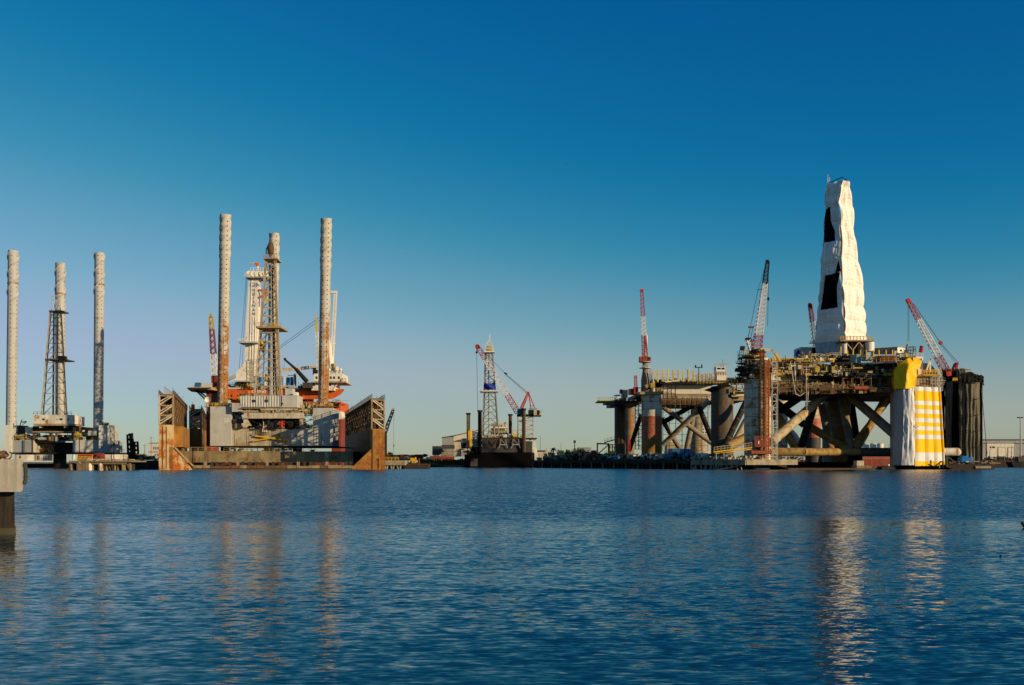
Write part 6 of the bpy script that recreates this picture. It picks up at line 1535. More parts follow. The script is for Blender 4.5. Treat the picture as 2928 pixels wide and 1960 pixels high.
clutter(fp, 2090, 2150, 1078, 1096, D1+1, D1+10, 70, ['steel_dark', 'yellow_dull', 'steel_tan', 'steel_dark'], (.4, 1.8), 89)
part('railing', MB().rail([W(2148, 1086, D1-.5), W(2200, 1086, D1-.5)], 1.2, .09, .9), 'yellow_paint', hd)
part('hoist_mast', MB().lattice(W(2179, 1290, D1-2.2), W(2179, 1000, D1-2.2), 1.0, 1.0, 60, .09), 'steel_brown', hd)
part('mast_head', MB().pbox(2174, 2186, 996, 1002, D1-2.6, 1), 'yellow_paint', hd)
part('hoist_mast', MB().lattice(W(2193, 1290, D1-2.0), W(2193, 1030, D1-2.0), 1.05, 1.05, 54, .11), 'mast_orange', hd, 'orange-red lattice hoist mast climbing the left column')
part('guide_rail', MB().beam(W(2170, 1285, D1-1.4), W(2170, 1090, D1-1.4), .22), 'steel_tan', hd)
sc_ = MB().scaffold(Xp(2204, D1), Xp(2218.5, D1), Zp(1336, D1), Zp(1036, D1), D1-2, 1.5, 2.0, .075, .5, 1.6)
part('scaffold_tower', sc_, 'grey_paint', hd, kind='stuff')
sc_ = MB().scaffold(Xp(2130, D1), Xp(2204, D1), Zp(1292, D1), Zp(1100, D1), D1-1.4, 2.2, 2.2, .045, .08, 0, .45)
part('column_scaffold', sc_, 'steel_brown', hd, kind='stuff')
sc_ = MB().scaffold(Xp(2150, D1), Xp(2204, D1), Zp(1336, D1), Zp(1296, D1), D1-1.8, 1.4, 1.6, .05, .5, 1.4, .1)
part('column_scaffold', sc_, 'container_red', hd, kind='stuff')
part('red_cabin', MB().pbox(2158, 2186, 1257, 1279, D1-4, 3.6), 'red_brown', hd)
part('cabin_window', MB().pbox(2168, 2171, 1262, 1270, D1-4.1, .2), 'white_paint', hd)
part('cabin_annex', MB().pbox(2186.5, 2194, 1260, 1277, D1-3.8, 3), 'container_red', hd)
part('red_landing', MB().pbox(2149, 2207, 1289, 1298, D1-4.4, 5), 'container_red', hd)
part('railing', MB().rail([W(2158, 1257, D1-4), W(2194, 1257, D1-4)], .9, .06, .8), 'container_red', hd)
# gangway to the quay
gw = thing('gangway', 'yellow gangway sloping up from the quay to the red cabin on the left column', 'gangway', tuple(W(2095, 1292, 298)))
for dy in (0, 4.6): part('side_beam', MB().beam(W(2040, 1293+dy, 297+dy*.3), W(2150, 1280+dy, 299+dy*.3), .26), 'yellow_paint', gw)
part('railing', MB().rail([W(2042, 1292, 297), W(2150, 1279, 299)], 1.3, .07, 1.0), 'steel_tan', gw)
part('support', MB().beam(W(2048, 1295, 298), W(2048, 1314, 298), .25).beam(W(2070, 1293, 298), W(2070, 1314, 298), .25), 'teal_paint', gw)
# cranes of the front platform
def lcrane(root, label, base, tip, secs, w0, w1, n, gantry, hook=None, mid=None, r=.1, up=(0, 1, 0), line=.09):
    g = group_part('pedestal_crane', root, label)
    colour_boom(g, base, tip, secs, w0, w1, n, r, up)
    return g
cA = lcrane(fp, 'tall white lattice crane with a black boom top on the left column', W(2164, 1000, D1+5), W(2195, 748, D1+3),
            [(0, .17, 'boom_red'), (.17, .75, 'boom_white'), (.75, 1, 'steel_dark')], 2.5, .9, 44, None, r=.09)
part('boom_tip', MB().pbox(2191, 2199, 743, 752, D1+2.6, 1), 'steel_dark', cA)
part('gantry', MB().lattice(W(2152, 1004, D1+5), W(2141, 972, D1+5), 1.6, 1.4, 6, .14), 'boom_white', cA)
part('gantry_head', MB().pbox(2133, 2148, 966, 972, D1+4.4, 1.4), 'steel_dark', cA)
part('spreader', MB().pbox(2142, 2156, 933, 937, D1+4, 1.2), 'red_brown', cA)
part('spreader', MB().beam(W(2165, 829, D1+3.5), W(2190, 828, D1+3.5), .14), 'steel_dark', cA)
part('stay_line', MB().beam(W(2138, 968, D1+5), W(2147, 935, D1+4.4), .18).beam(W(2146, 968, D1+5), W(2154, 935, D1+4.4), .14).beam(W(2146, 934, D1+4.4), W(2168, 828, D1+4), .11).beam(W(2168, 828, D1+4), W(2191, 752, D1+3.4), .09), 'cable', cA)
part('hoist_line', MB().beam(W(2198, 750, D1+3), W(2195, 932, D1+3), .12), 'cable', cA)
part('headache_ball', MB().sphere(W(2197, 855, D1+3), .36, 8, 6, 1.6), 'steel_dark', cA)
cB = lcrane(fp, 'short red-topped crane just left of the shrouded derrick', W(2334, 1000, 345), W(2316, 870, 345),
            [(0, .62, 'boom_white'), (.62, 1, 'boom_red')], 1.7, 1.0, 24, None, r=.1)
part('boom_tip', MB().beam(W(2319, 882, 345), W(2315, 867, 345), .9), 'red_paint', cB)
part('service_platform', MB().beam(W(2314, 982, 344), W(2334, 982, 344), .3).beam(W(2314, 978, 344), W(2332, 978, 344), .12).beam(W(2316, 975, 344), W(2332, 975, 344), .12), 'steel_dark', cB)
cC = lcrane(fp, 'red and white lattice crane leaning left above the black wrapped column', W(2707, 1066, 338), W(2596, 858, 332),
            [(0, .24, 'boom_red'), (.24, .74, 'boom_white'), (.74, 1, 'boom_red')], 2.2, 1.0, 38, None, r=.085)
part('boom_tip', MB().beam(W(2600, 866, 332), W(2593, 855, 332), 1.0), 'red_paint', cC)
part('machine_base', MB().add([W(2704, 1056, 336), W(2718, 1058, 336), W(2729, 1060, 336), W(2738, 1037, 336), W(2742, 1036, 336), W(2738, 1060, 336), W(2732, 1076, 336), W(2708, 1078, 336)]+[W(a, b, 336)+Vector((0, 3, 0)) for a, b in ((2704, 1056), (2718, 1058), (2729, 1060), (2738, 1037), (2742, 1036), (2738, 1060), (2732, 1076), (2708, 1078))],
     [(0, 7, 6, 1), (1, 6, 2), (2, 6, 5), (2, 5, 4, 3), (0, 1, 9, 8), (1, 2, 10, 9), (2, 3, 11, 10), (3, 4, 12, 11), (4, 5, 13, 12), (5, 6, 14, 13), (6, 7, 15, 14), (7, 0, 8, 15)]), 'red_paint', cC)
part('luffing_line', MB().beam(W(2740, 1038, 337), W(2692, 984, 335), .14).beam(W(2736, 1042, 337), W(2690, 986, 335), .10).beam(W(2690, 982, 335), W(2611, 868, 332), .16), 'cable', cC)
part('equaliser', MB().beam(W(2686, 978, 335), W(2693, 984, 335), .9), 'red_paint', cC)
part('hoist_line', MB().beam(W(2596, 868, 332), W(2596, 978, 332), .09).beam(W(2599, 872, 332), W(2599, 976, 332), .09), 'cable', cC)
part('basket', MB().add([W(2594, 980, 331), W(2600, 980, 331), W(2598, 988, 331), W(2596, 988, 331)]+[W(a, b, 332) for a, b in ((2594, 980), (2600, 980), (2598, 988), (2596, 988))], [(0, 3, 2, 1), (4, 5, 6, 7), (0, 1, 5, 4), (1, 2, 6, 5), (2, 3, 7, 6), (3, 0, 4, 7)]), 'yellow_dull', cC)
# shrouded derrick
dr = group_part('shrouded_derrick', fp, 'derrick wrapped in wrinkled white sheeting with black gaps on its shaded side')
LE = [(517, 2366), (569, 2360), (585, 2363), (628, 2358.5), (685, 2357), (739, 2349), (776, 2350), (824, 2345), (869, 2341), (917, 2337), (972, 2332), (1017, 2337)]
CO = [(517, 2408), (545, 2402), (572, 2397), (600, 2400), (640, 2404), (685, 2405), (740, 2406), (776, 2405), (824, 2409), (876, 2413), (917, 2415), (972, 2415), (1017, 2403)]
RE = [(517, 2427), (545, 2431), (569, 2434), (587, 2439), (665, 2440), (684, 2445), (732, 2452), (776, 2462), (813, 2467.5), (869, 2468), (887, 2472), (972, 2476), (1017, 2476)]
def interp(tab, y):
    if y <= tab[0][0]: return tab[0][1]
    for (a, b), (c, d) in zip(tab, tab[1:]):
        if y <= c: return b+(d-b)*(y-a)/(c-a)
    return tab[-1][1]
DD = 326.0
def rim(y):
    """four corners of the derrick at photograph row y, as a square turned about forty degrees"""
    xl, xc, xr = interp(LE, y), interp(CO, y), interp(RE, y); z = Zp(y, DD)
    L = Vector((Xp(xl, DD), 0, z)); Cc = Vector((Xp(xc, DD), 0, z)); Rr = Vector((Xp(xr, DD), 0, z))
    wl = Cc.x-L.x; wr = Rr.x-Cc.x
    L.y = DD+wl*.86; Cc.y = DD; Rr.y = DD+wr*1.0
    L.x = Xp(xl, L.y); Rr.x = Xp(xr, Rr.y)
    B = L+Rr-Cc; return L, Cc, Rr, B
GAPS = [[(2361, 590), (2374, 588), (2376, 628), (2387, 658), (2388, 686), (2350, 686), (2350, 590)],
        [(2359, 781), (2403, 779), (2393, 820), (2395, 878), (2346, 881), (2355, 820)],
        [(2396, 740), (2406, 778), (2388, 779)], [(2398, 571), (2409, 572), (2409, 580), (2396, 580)]]
def inside(px, py, poly):
    c_ = False
    for (xa, ya), (xb, yb) in zip(poly, poly[1:]+poly[:1]):
        if (ya > py) != (yb > py) and px < xa+(xb-xa)*(py-ya)/(yb-ya): c_ = not c_
    return c_
def sheet(rows, nu, which, wob, seed):
    """wrinkled cloth on one face of the derrick; returns the cloth and its black netting gaps"""
    vs = []; fs = []; gaps = []
    for y in rows:
        c = rim(y); a, b = ((c[0], c[1]), (c[1], c[2]), (c[2], c[3]), (c[3], c[0]))[which]
        d = (b-a); n = Vector((d.y, -d.x, 0)).normalized()
        for i in range(nu+1):
            t = i/nu; p = a.lerp(b, t)
            tie = abs(math.sin(((y-517)/52+.8*math.sin((y-517)/90+which))*math.pi))**.7
            k = mnoise.noise(Vector((t*3.2+seed, y*.018, seed)))*.9+mnoise.noise(Vector((t*7+seed, y*.022, 3)))*.5+mnoise.noise(Vector((t*18, y*.05, seed)))*.16
            k += -.22*max(0, 1-abs(((y+6*math.sin(t*4)) % 24)-12)/2.2)
            edge = min(t, 1-t)*2; edge = min(1, edge*3)
            vs.append(p+n*(k*wob*edge+.62*tie*min(1, edge+.75)))
    for j in range(len(rows)-1):
        for i in range(nu):
            f = (j*(nu+1)+i, (j+1)*(nu+1)+i, (j+1)*(nu+1)+i+1, j*(nu+1)+i+1)
            if which == 0:
                m_ = (vs[f[0]]+vs[f[2]])/2; px = 1464+FP*m_.x/m_.y; py = (rows[j]+rows[j+1])/2
                if any(inside(px, py, g) for g in GAPS): gaps.append(f); continue
            fs.append(f)
    A_, B_ = MB(), MB(); A_.add(vs, fs)
    if gaps:
        used = sorted({i for f in gaps for i in f}); ix = {v: k for k, v in enumerate(used)}
        B_.add([vs[i]+Vector((.12, .16, 0))*(1+.0*i) for i in used], [tuple(ix[i] for i in f) for f in gaps])
    return A_, B_
cuts = [517, 586, 686, 779, 880, 972]
for which, nm in ((0, 'shade side'), (1, 'sun side'), (2, ''), (3, '')):
    last = 1017 if which in (0, 3) else 972
    cc_ = [c for c in cuts if c <= 972]+([1017] if last == 1017 else [])
    for a, b in zip(cc_, cc_[1:]):
        rows = list(np.linspace(a, b+.6, max(3, int((b-a)/(2 if which < 2 else 6)))))
        sh_, gp_ = sheet(rows, (64, 40, 8, 8)[which], which, .95 if which < 2 else .3, 3.3+which*5)
        if gp_.v: part('netting_panel', gp_, 'net_shade_black', dr, 'black netting showing through a gap in the white sheeting', smooth=True)
        part('sheeting', sh_, 'tarp_white' if (which, a) != (0, 972) else 'tarp_grey_shade', dr, smooth=True)  # lowest sheet of the shade side has its shade painted in darker grey
c = rim(517); tp = MB().add([*c], [(0, 1, 2, 3)]); part('cap_sheet', tp, 'tarp_white', dr)
part('top_rail', MB().path([c[0]+Vector((.5, -.3, .3)), c[1]+Vector((0, -.3, 1.0)), c[2]+Vector((-.3, 0, .5))], .14), 'steel_dark', dr)
part('lightning_rod', MB().beam(W(2367, 528, DD+3), W(2367, 499, DD+3), .16).beam(W(2372, 520, DD+3), W(2372, 508, DD+3), .1), 'white_rusty', dr)
# substructure under the derrick
part('sub_platform', MB().pbox(2403, 2498, 972, 976, 322, 10), 'steel_tan', fp)
part('railing', MB().rail([W(2403, 972, 321.8), W(2498, 972, 321.8)], 1.1, .09, 1.0), 'yellow_dull', fp)
part('sub_frame', MB().pbox(2413, 2476, 977, 1018, 326, 8), 'steel_shadow', fp)
for px in (2416, 2437, 2455, 2474): part('sub_post', MB().pbox(px-1.6, px+1.6, 976, 1018, 323, .6), 'steel_dark', fp)
for a, b in (((2418, 978), (2436, 1000)), ((2455, 980), (2438, 1002)), ((2457, 980), (2473, 1000))): part('sub_brace', MB().beam(W(*a, 322.8), W(*b, 322.8), .3), 'steel_tan', fp)
part('white_tank', MB().tube(W(2414, 1012, 321.5), W(2414, 984, 321.5), .85, n=14), 'white_rusty', fp, smooth=True)
part('white_tank', MB().tube(W(2486, 1006, 323), W(2486, 980, 323), 1.5, n=16), 'white_paint', fp, smooth=True)
for k in range(3):
    part('fan', MB().tube(W(2415+k*9.5, 1020, 318), W(2415+k*9.5, 1020, 318.6), .45, n=12), 'steel_dark', fp)
part('fan_housing', MB().pbox(2408, 2445, 1013, 1028, 318.4, 3), 'steel_shadow', fp)
part('green_module', MB().pbox(2392, 2452, 1024, 1042, 320, 6), 'steel_dark', fp)
for px in (2405, 2424, 2440, 2461, 2477.5, 2498, 2514, 2534, 2552.5):
    part('rack_post', MB().pbox(px-1.4, px+1.4, 1001 if px > 2410 else 991, 1018, 315 if px < 2460 else 309, .4), 'yellow_paint', fp)
part('grey_module', MB().pbox(2289, 2322, 993, 1018, 338, 8), 'grey_paint', fp)
part('grey_module', MB().pbox(2322.3, 2336, 994, 1020, 340, 8), 'steel_dark', fp)
part('dark_dome', MB().sphere(W(2289, 1014, 340), 1.7, 16, 8), 'blue_tarp', fp, smooth=True)
hs_ = group_part('deck_house', fp, 'long ribbed deckhouse with a bright white end beyond the containers')
mb = MB(); vs = []; fs = []; n = 44
pa, pb = W(2491, 997, 330), W(2566, 992, 322); pa2, pb2 = W(2491, 1014, 330), W(2566, 1014, 322)
for i in range(n+1):
    t = i/n; o = Vector((0, .14 if i % 4 in (1, 2) else 0, 0)); vs += [pa2.lerp(pb2, t)+o, pa.lerp(pb, t)+o]
for i in range(n): fs.append((2*i, 2*i+2, 2*i+3, 2*i+1))
mb.add(vs, fs); part('ribbed_wall', mb, 'shed_grey', hs_)
part('roof', MB().add([pa, pb, W(2588, 993, 326), W(2515, 997, 334)]+[p-Vector((0, 0, .25)) for p in (pa, pb, W(2588, 993, 326), W(2515, 997, 334))], [(0, 1, 2, 3), (7, 6, 5, 4), (0, 4, 5, 1), (1, 5, 6, 2)]), 'shed_grey', hs_)
part('end_wall', MB().add([pb, pb2, W(2588, 1014, 326), W(2588, 993, 326)]+[p+Vector((-.3, .3, 0)) for p in (pb, pb2, W(2588, 1014, 326), W(2588, 993, 326))], [(0, 1, 2, 3), (7, 6, 5, 4)]), 'white_paint', hs_)
part('door', MB().pbox(2544, 2551, 997, 1010, 323.4, .2), 'glass_dark', hs_)
part('window', MB().pbox(2574, 2579, 1000, 1005, 323.2, .2), 'glass_dark', hs_)
for x0, x1, m in ((2525, 2532, 0),): part('window', MB().pbox(x0, x1, 1001, 1008, 325.4, .2), 'glass_dark', hs_)
solo('deck_container', MB().pbox(2447, 2462, 1013, 1038, 311, 5), 'teal_paint', 'tall pale teal container at the left end of the yellow-railed side deck', 'container')
def ribbed(px0, px1, y0, y1, D, dep, m, lb):
    root = thing('deck_container', lb, 'container', (Xp((px0+px1)/2, D), D+dep/2, Zp(y1, D)))
    part('body', MB().pbox(px0, px1, y0, y1, D, dep), m, root)
    ribs(root, px0, px1, y0, y1, D, dep)
ribbed(2477, 2504, 1014.5, 1030, 309.5, 4, 'shed_white', 'pale container between the teal one and the rust-red one on the side deck')
ribbed(2504.5, 2520, 1018, 1034, 309.2, 3, 'red_brown', 'dark red end of a container left of the rust-red long one')
ribbed(2520, 2558, 1017, 1034, 308.0, 5, 'container_red', 'long rust-red container behind the yellow railing, nearest the yellow hood')
clutter(fp, 2560, 2600, 1000, 1034, 314, 322, 60, ['steel_tan', 'yellow_dull', 'steel_dark', 'cream_paint'], (.4, 1.8), 90)
part('aerial_tower', MB().scaffold(Xp(2590, 318), Xp(2618, 318), Zp(1020, 318), Zp(992, 318), 318, 1.5, 1.1, .07, .25, 1.5, .1).beam(W(2593, 1020, 318), W(2593, 985, 318), .18).beam(W(2610, 1020, 318), W(2611, 990, 318), .14).beam(W(2586, 1010, 318), W(2596, 984, 318), .18), 'steel_shadow', fp, kind='stuff')
# cab, stack and yellow platform beside the hood
part('white_cab', MB().pbox(2618, 2640, 1020, 1056, 313, 4), 'white_paint', fp)
part('cab_window', MB().pbox(2630, 2636, 1026, 1032, 312.9, .2), 'glass_dark', fp)
part('white_cab', MB().pbox(2625, 2637, 1056, 1072, 312.6, 3), 'white_paint', fp)
part('railing', MB().rail([W(2612, 1019, 313), W(2640, 1019, 313)], 1.0, .06, .8), 'white_rusty', fp)
part('red_stack', MB().tube(W(2633, 1008, 315), W(2636, 990, 315), .62, n=10), 'red_paint', fp)
part('a_frame', MB().beam(W(2660, 1026, 312), W(2648, 1064, 312), .4).beam(W(2660, 1026, 312), W(2659.5, 1064, 312), .4), 'white_paint', fp)
part('yellow_deck', MB().pbox(2616, 2692, 1070, 1075, 309, 10), 'yellow_dull', fp)
part('railing', MB().rail([W(2634, 1070, 309), W(2690, 1068, 309)], 1.1, .12, .8), 'yellow_paint', fp)
for a, b in ((2618, 2636), (2638, 2655), (2657, 2672), (2674, 2686)): part('column_cell', MB().pbox(a, b, 1078, 1106, 310.5, 3), 'concrete_old', fp)
part('deck_ledge', MB().pbox(2617, 2690, 1075.5, 1078, 309.6, 8), 'white_rusty', fp)
part('scaffold', MB().scaffold(Xp(2664, 309), Xp(2694, 309), Zp(1118, 309), Zp(1078, 309), 308.6, 1.0, 1.0, .06, .1, 1.2, .2), 'grey_paint', fp, kind='stuff')
for k in range(3): part('scaffold_pole', MB().beam(W(2672, 1088+k*5, 308.4), W(2704+k*(-2), 1089+k*5, 308.4), .14), 'cream_paint', fp)

# wrapped columns -----------------------------------------------------------
wc = group_part('wrapped_column', fp, 'column wrapped in grey sheeting on the left and yellow and white striped sheeting on the right')
YB = [1106, 1118, 1146, 1158, 1170, 1183, 1195.5, 1208, 1219, 1231, 1243, 1256, 1294, 1320, 1333.5]
DY = 303.0
def wpt(u, y, side):
    """u 0..1 along the lit face (left to right) or the shaded face"""
    t = (y-1106)/(1333-1106)
    if side == 'R':
        xa, xb = 2616, 2690+13*t; px = xa+(xb-xa)*u; dep = DY+(px-2616)*DY/FP*.72
    else:
        flare = 8*max(0, (t-.45)/.55)**1.5
        xa, xb = 2557.5-flare, 2616; px = xa+(xb-xa)*u; q = (2616-px)*DY/FP; dep = DY+(q*.15 if u > .42 else 3.54*.15+(q-3.54)*1.3)
    return px, dep
def cloth(side, u0, u1, ya, yb, nu, ny, wob, seed, pleat=.22, panels=4, gap=.0):
    vs = []; fs = []
    for j in range(ny+1):
        y = ya+(yb-ya)*j/ny
        for i in range(nu+1):
            u = u0+(u1-u0)*i/nu; px, dep = wpt(u, y, side)
            lu = (u-u0)/(u1-u0)
            d = -pleat*math.sin(math.pi*lu)+wob*mnoise.noise(Vector((u*6+seed, y*.02, seed)))+wob*.4*mnoise.noise(Vector((u*15, y*.07, seed)))
            dd = dep+d
            p = Vector((Xp(px, dep), dd, Zp(y, DY)+0.0)); vs.append(p)
    for j in range(ny):
        for i in range(nu): fs.append((j*(nu+1)+i, (j+1)*(nu+1)+i, (j+1)*(nu+1)+i+1, j*(nu+1)+i+1))
    return MB().add(vs, fs)
cols_ = [0, .345, .645, .91, 1.0]
for ci in range(4):
    for k in range(14):
        m = 'tarp_light' if k % 2 == 0 else 'tarp_yellow'
        sh = (ci*.8 if ci < 3 else 1)
        part('stripe_panel', cloth('R', cols_[ci], cols_[ci+1]-.004, YB[k]+(0 if k else .0), YB[k+1]-.15, 6, max(2, int((YB[k+1]-YB[k])/5)), .18, 2.0+ci, .75), m, wc, smooth=True)
ys = [1111, 1160, 1212, 1262, 1331]
for a, b in zip(ys, ys[1:]):
    part('grey_panel', cloth('L', 0, .42, a, b-.2, 10, 14, .42, 7.7, .25), 'tarp_grey_shade', wc, smooth=True)  # face turned from the sun: shade painted in with the darker sheeting colour
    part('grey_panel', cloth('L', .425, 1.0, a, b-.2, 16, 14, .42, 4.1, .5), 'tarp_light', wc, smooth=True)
bk = MB()
p0, p1 = wpt(1, 1106, 'R'), wpt(0, 1106, 'L')
bk.add([(Xp(p1[0], p1[1]), p1[1], .3), (Xp(p0[0], p0[1]), p0[1], .3), (Xp(p0[0], p0[1])-2, p0[1]+9, .3), (Xp(p1[0], p1[1])+2, p1[1]+9, .3)]+
       [(Xp(p1[0], p1[1]), p1[1], Zp(1106, DY)), (Xp(p0[0], p0[1]), p0[1], Zp(1106, DY)), (Xp(p0[0], p0[1])-2, p0[1]+9, Zp(1106, DY)), (Xp(p1[0], p1[1])+2, p1[1]+9, Zp(1106, DY))], [(1, 2, 6, 5), (2, 3, 7, 6), (3, 0, 4, 7)])
part('back_sheet', bk, 'tarp_grey_shade', wc)
# yellow hood
hd_px = [(1112, 2557, 2614), (1095, 2556, 2615), (1075, 2556, 2616), (1058, 2558, 2617), (1046, 2565, 2629), (1036, 2576, 2629), (1028, 2586, 2628), (1022, 2598, 2625), (1021, 2602, 2624)]
vs = []; fs = []; nu = 22
rows = []
for k in range(len(hd_px)-1):
    for q in range(4): t = q/4; rows.append(tuple(hd_px[k][i]+(hd_px[k+1][i]-hd_px[k][i])*t for i in range(3)))
rows.append(hd_px[-1])
ymax = 1112
for (y, xa, xb) in rows:
    for i in range(nu+1):
        u = i/nu; px = xa+(xb-xa)*u
        ridge = 2578+ (1112-y)*.16
        dep = DY-.4 + (abs(px-ridge)*DY/FP*.8 if px < ridge else (px-ridge)*DY/FP*.35)
        dep += .5*mnoise.noise(Vector((u*3, y*.03, 2)))+.12*mnoise.noise(Vector((u*10, y*.08, 9)))
        if y < 1040: dep += (1040-y)*.12
        vs.append((Xp(px, DY+2), dep, Zp(y, DY)))
m1 = len(vs)
vs += [(v[0]*(2*(DY+5)-v[1]+0)/(2*(DY+5)-v[1]+0)+1.2, 2*(DY+4)-v[1]+1.5, v[2]-.1) for v in vs[:m1]]
for j in range(len(rows)-1):
    for i in range(nu):
        q_ = (j*(nu+1)+i, j*(nu+1)+i+1, (j+1)*(nu+1)+i+1, (j+1)*(nu+1)+i); fs.append(q_); fs.append(tuple(m1+k for k in reversed(q_)))
    a_, b_ = j*(nu+1), (j+1)*(nu+1); fs.append((a_, b_, m1+b_, m1+a_)); a_ += nu; b_ += nu; fs.append((a_, m1+a_, m1+b_, b_))
t_ = (len(rows)-1)*(nu+1)
for i in range(nu): fs.append((t_+i, t_+i+1, m1+t_+i+1, m1+t_+i))
part('yellow_hood', MB().add(vs, fs), 'tarp_yellow', wc, 'yellow sheeting hood bent over to the right', smooth=True)
nz = MB(); vs = []; fs = []; n = 16
for j, (px, rr_) in enumerate(((2604, 15.5), (2612, 14.0), (2620, 12.5), (2627, 11.6))):
    for i in range(n):
        a = 2*math.pi*i/n; k = 1+.12*math.sin(a*5+j)
        vs.append((Xp(px+math.cos(a)*2*k, DY+3), DY+3.2-math.sin(a)*rr_*.085*k-.9, Zp(1036+j*.4-math.cos(a)*rr_*k*.98, DY)))
for j in range(3):
    for i in range(n): fs.append((j*n+i, j*n+(i+1) % n, (j+1)*n+(i+1) % n, (j+1)*n+i))
fs.append(tuple(3*n+i for i in range(n)))
part('yellow_nozzle', nz.add(vs, fs), 'tarp_yellow', wc, smooth=True)
part('girth_rope', MB().beam(W(2617, 1216, DY-.6), W(2628, 1222, DY-.5), .1), 'steel_tan', wc)

# black netted column
nc = group_part('netted_column', fp, 'column draped in dark grey-green and black netting')
def drape(x0, x1, ytab, yb, D, m, seed, nu=18, ny=26, folds=5, amp=.5, skew=0.0, lean=0, name='netting_drop'):
    vs = []; fs = []
    for j in range(ny+1):
        t = j/ny
        for i in range(nu+1):
            u = i/nu; yt = interp(ytab, u); y = yt+(yb-yt)*t; px = x0+(x1-x0)*u+lean*t
            d = amp*.45*math.sin(u*folds*math.pi*2+seed+t*1.2)*(.4+.6*t)+amp*1.1*mnoise.noise(Vector((u*4+seed, t*3, seed)))-.45*amp*abs(math.sin(t*5*math.pi))
            vs.append((Xp(px, D), D+d+u*skew, Zp(y, D)))
    for j in range(ny):
        for i in range(nu): fs.append((j*(nu+1)+i, (j+1)*(nu+1)+i, (j+1)*(nu+1)+i+1, j*(nu+1)+i+1))
    return part(name, MB().add(vs, fs), m, nc, smooth=True)
drape(2688, 2713, [(0, 1080), (.6, 1070), (1, 1078)], 1312, 328, 'cloth_black', 1.1, skew=3)
drape(2706, 2724, [(0, 1092), (1, 1090)], 1310, 325, 'cloth_dark', 2.3, folds=1.6, lean=-3)
drape(2722, 2746, [(0, 1065), (1, 1060)], 1311, 327, 'cloth_black', 4.4)
drape(2742, 2764, [(0, 1057), (.9, 1056), (1, 1066)], 1316, 322.5, 'cloth_dark', 6.3, folds=2.5)
drape(2762, 2792, [(0, 1068), (.5, 1066), (1, 1073)], 1322, 321.5, 'cloth_dark', 8.8, folds=3)
drape(2789, 2812, [(0, 1074), (.5, 1078), (.7, 1072), (1, 1076)], 1322, 322.5, 'cloth_dark', 9.7, folds=2.5, skew=2.5)
drape(2757, 2812, [(0, 1066), (.3, 1063), (.6, 1070), (1, 1076)], 1094, 320.4, 'cloth_black', 3.9, ny=8, amp=.4, name='black_topping')
drape(2742, 2760, [(0, 1054), (1, 1055)], 1084, 321.0, 'cloth_dark', 5.9, ny=8, amp=.3, name='black_topping')
part('column_top_box', MB().pbox(2744, 2761, 1055, 1085, 324, 6), 'cloth_dark', nc)
part('column_top_box', MB().prism([(Xp(2702, 330), 330), (Xp(2808, 325), 325), (Xp(2800, 345), 345), (Xp(2712, 348), 348)], Zp(1340, 330), Zp(1076, 330)), 'net_shade_black', nc)
part('torn_flap', MB().add([W(2809, 1085, 321), W(2815, 1103, 321), W(2810, 1102, 321), W(2809, 1085, 321.3), W(2815, 1103, 321.3), W(2810, 1102, 321.3)], [(0, 2, 1), (3, 4, 5)]), 'cloth_black', nc)
for k in range(4):
    y = 1140+k*46
    part('girth_rope', MB().path([W(2744, y+2, 321.0), W(2768, y, 320.2), W(2790, y+2, 320.2), W(2811, y-1, 321.4)], .09), 'steel_dark', nc)
part('white_bracket', MB().beam(W(2790, 1076, 321), W(2781, 1094, 320.6), .35).beam(W(2793, 1078, 321), W(2800, 1072, 321), .7), 'white_rusty', nc)
part('yellow_rail', MB().rail([W(2725, 1090, 321), W(2737, 1090, 321)], .9, .1, .6), 'yellow_paint', nc)
part('mooring_wire', MB().beam(W(2806, 1110, 321), W(2823, 1300, 321), .12).beam(W(2808, 1130, 321), W(2822, 1300, 321), .10), 'cable', nc)
clutter(fp, 2690, 2760, 1052, 1062, 324, 330, 24, ['steel_dark', 'steel_tan', 'red_brown'], (.4, 1.2), 92)

# things between and right of the columns
wb = thing('work_barge', 'low work barge with a blue machine under the black netted column', 'barge', (Xp(2780, 306), 308, 0))
part('hull', MB().add([W(2706, 1330, 303), W(2788, 1327, 303), W(2846, 1331, 303), W(2846, 1338, 303), W(2838, 1344, 303), W(2712, 1345, 303)]+[W(a, b, 303)+Vector((0, 12, 0)) for a, b in ((2706, 1330), (2788, 1327), (2846, 1331), (2846, 1338), (2838, 1344), (2712, 1345))],
     [(0, 5, 4, 3, 2, 1), (0, 1, 7, 6), (1, 2, 8, 7), (2, 3, 9, 8), (3, 4, 10, 9), (5, 0, 6, 11)]), 'timber_dark', wb)
part('bow_plate', MB().pbox(2790, 2834, 1333, 1340, 302.6, .3), 'concrete_old', wb)
clutter(wb, 2712, 2842, 1318, 1330, 304, 311, 70, ['steel_dark', 'steel_tan', 'cream_paint', 'steel_shadow', 'timber'], (.3, 1.3), 93)
root = thing('blue_generator', 'bright blue machine standing on the low work barge', 'generator', (Xp(2766, 307), 308, Zp(1324, 307)))
part('body', MB().pbox(2750, 2776, 1308, 1323, 307, 3), 'blue_paint', root)
part('hood', MB().pbox(2753, 2768, 1304, 1308, 307.3, 2.2), 'blue_paint', root)
part('end_box', MB().pbox(2776.4, 2783, 1307, 1319, 307.4, 2.4), 'blue_cab', root)
part('fender_post', MB().beam(W(2708, 1340, 303), W(2708, 1306, 303), .5).beam(W(2712, 1308, 304), W(2730, 1322, 304), .3), 'steel_shadow', wb)
root = thing('flat_float', 'small tan flat float beside the dark base of the middle column', 'float', (Xp(2470, 305), 307, 0))
part('deck', MB().pbox(2450, 2492, 1332, 1340, 305, 5), 'mat_tan', root)
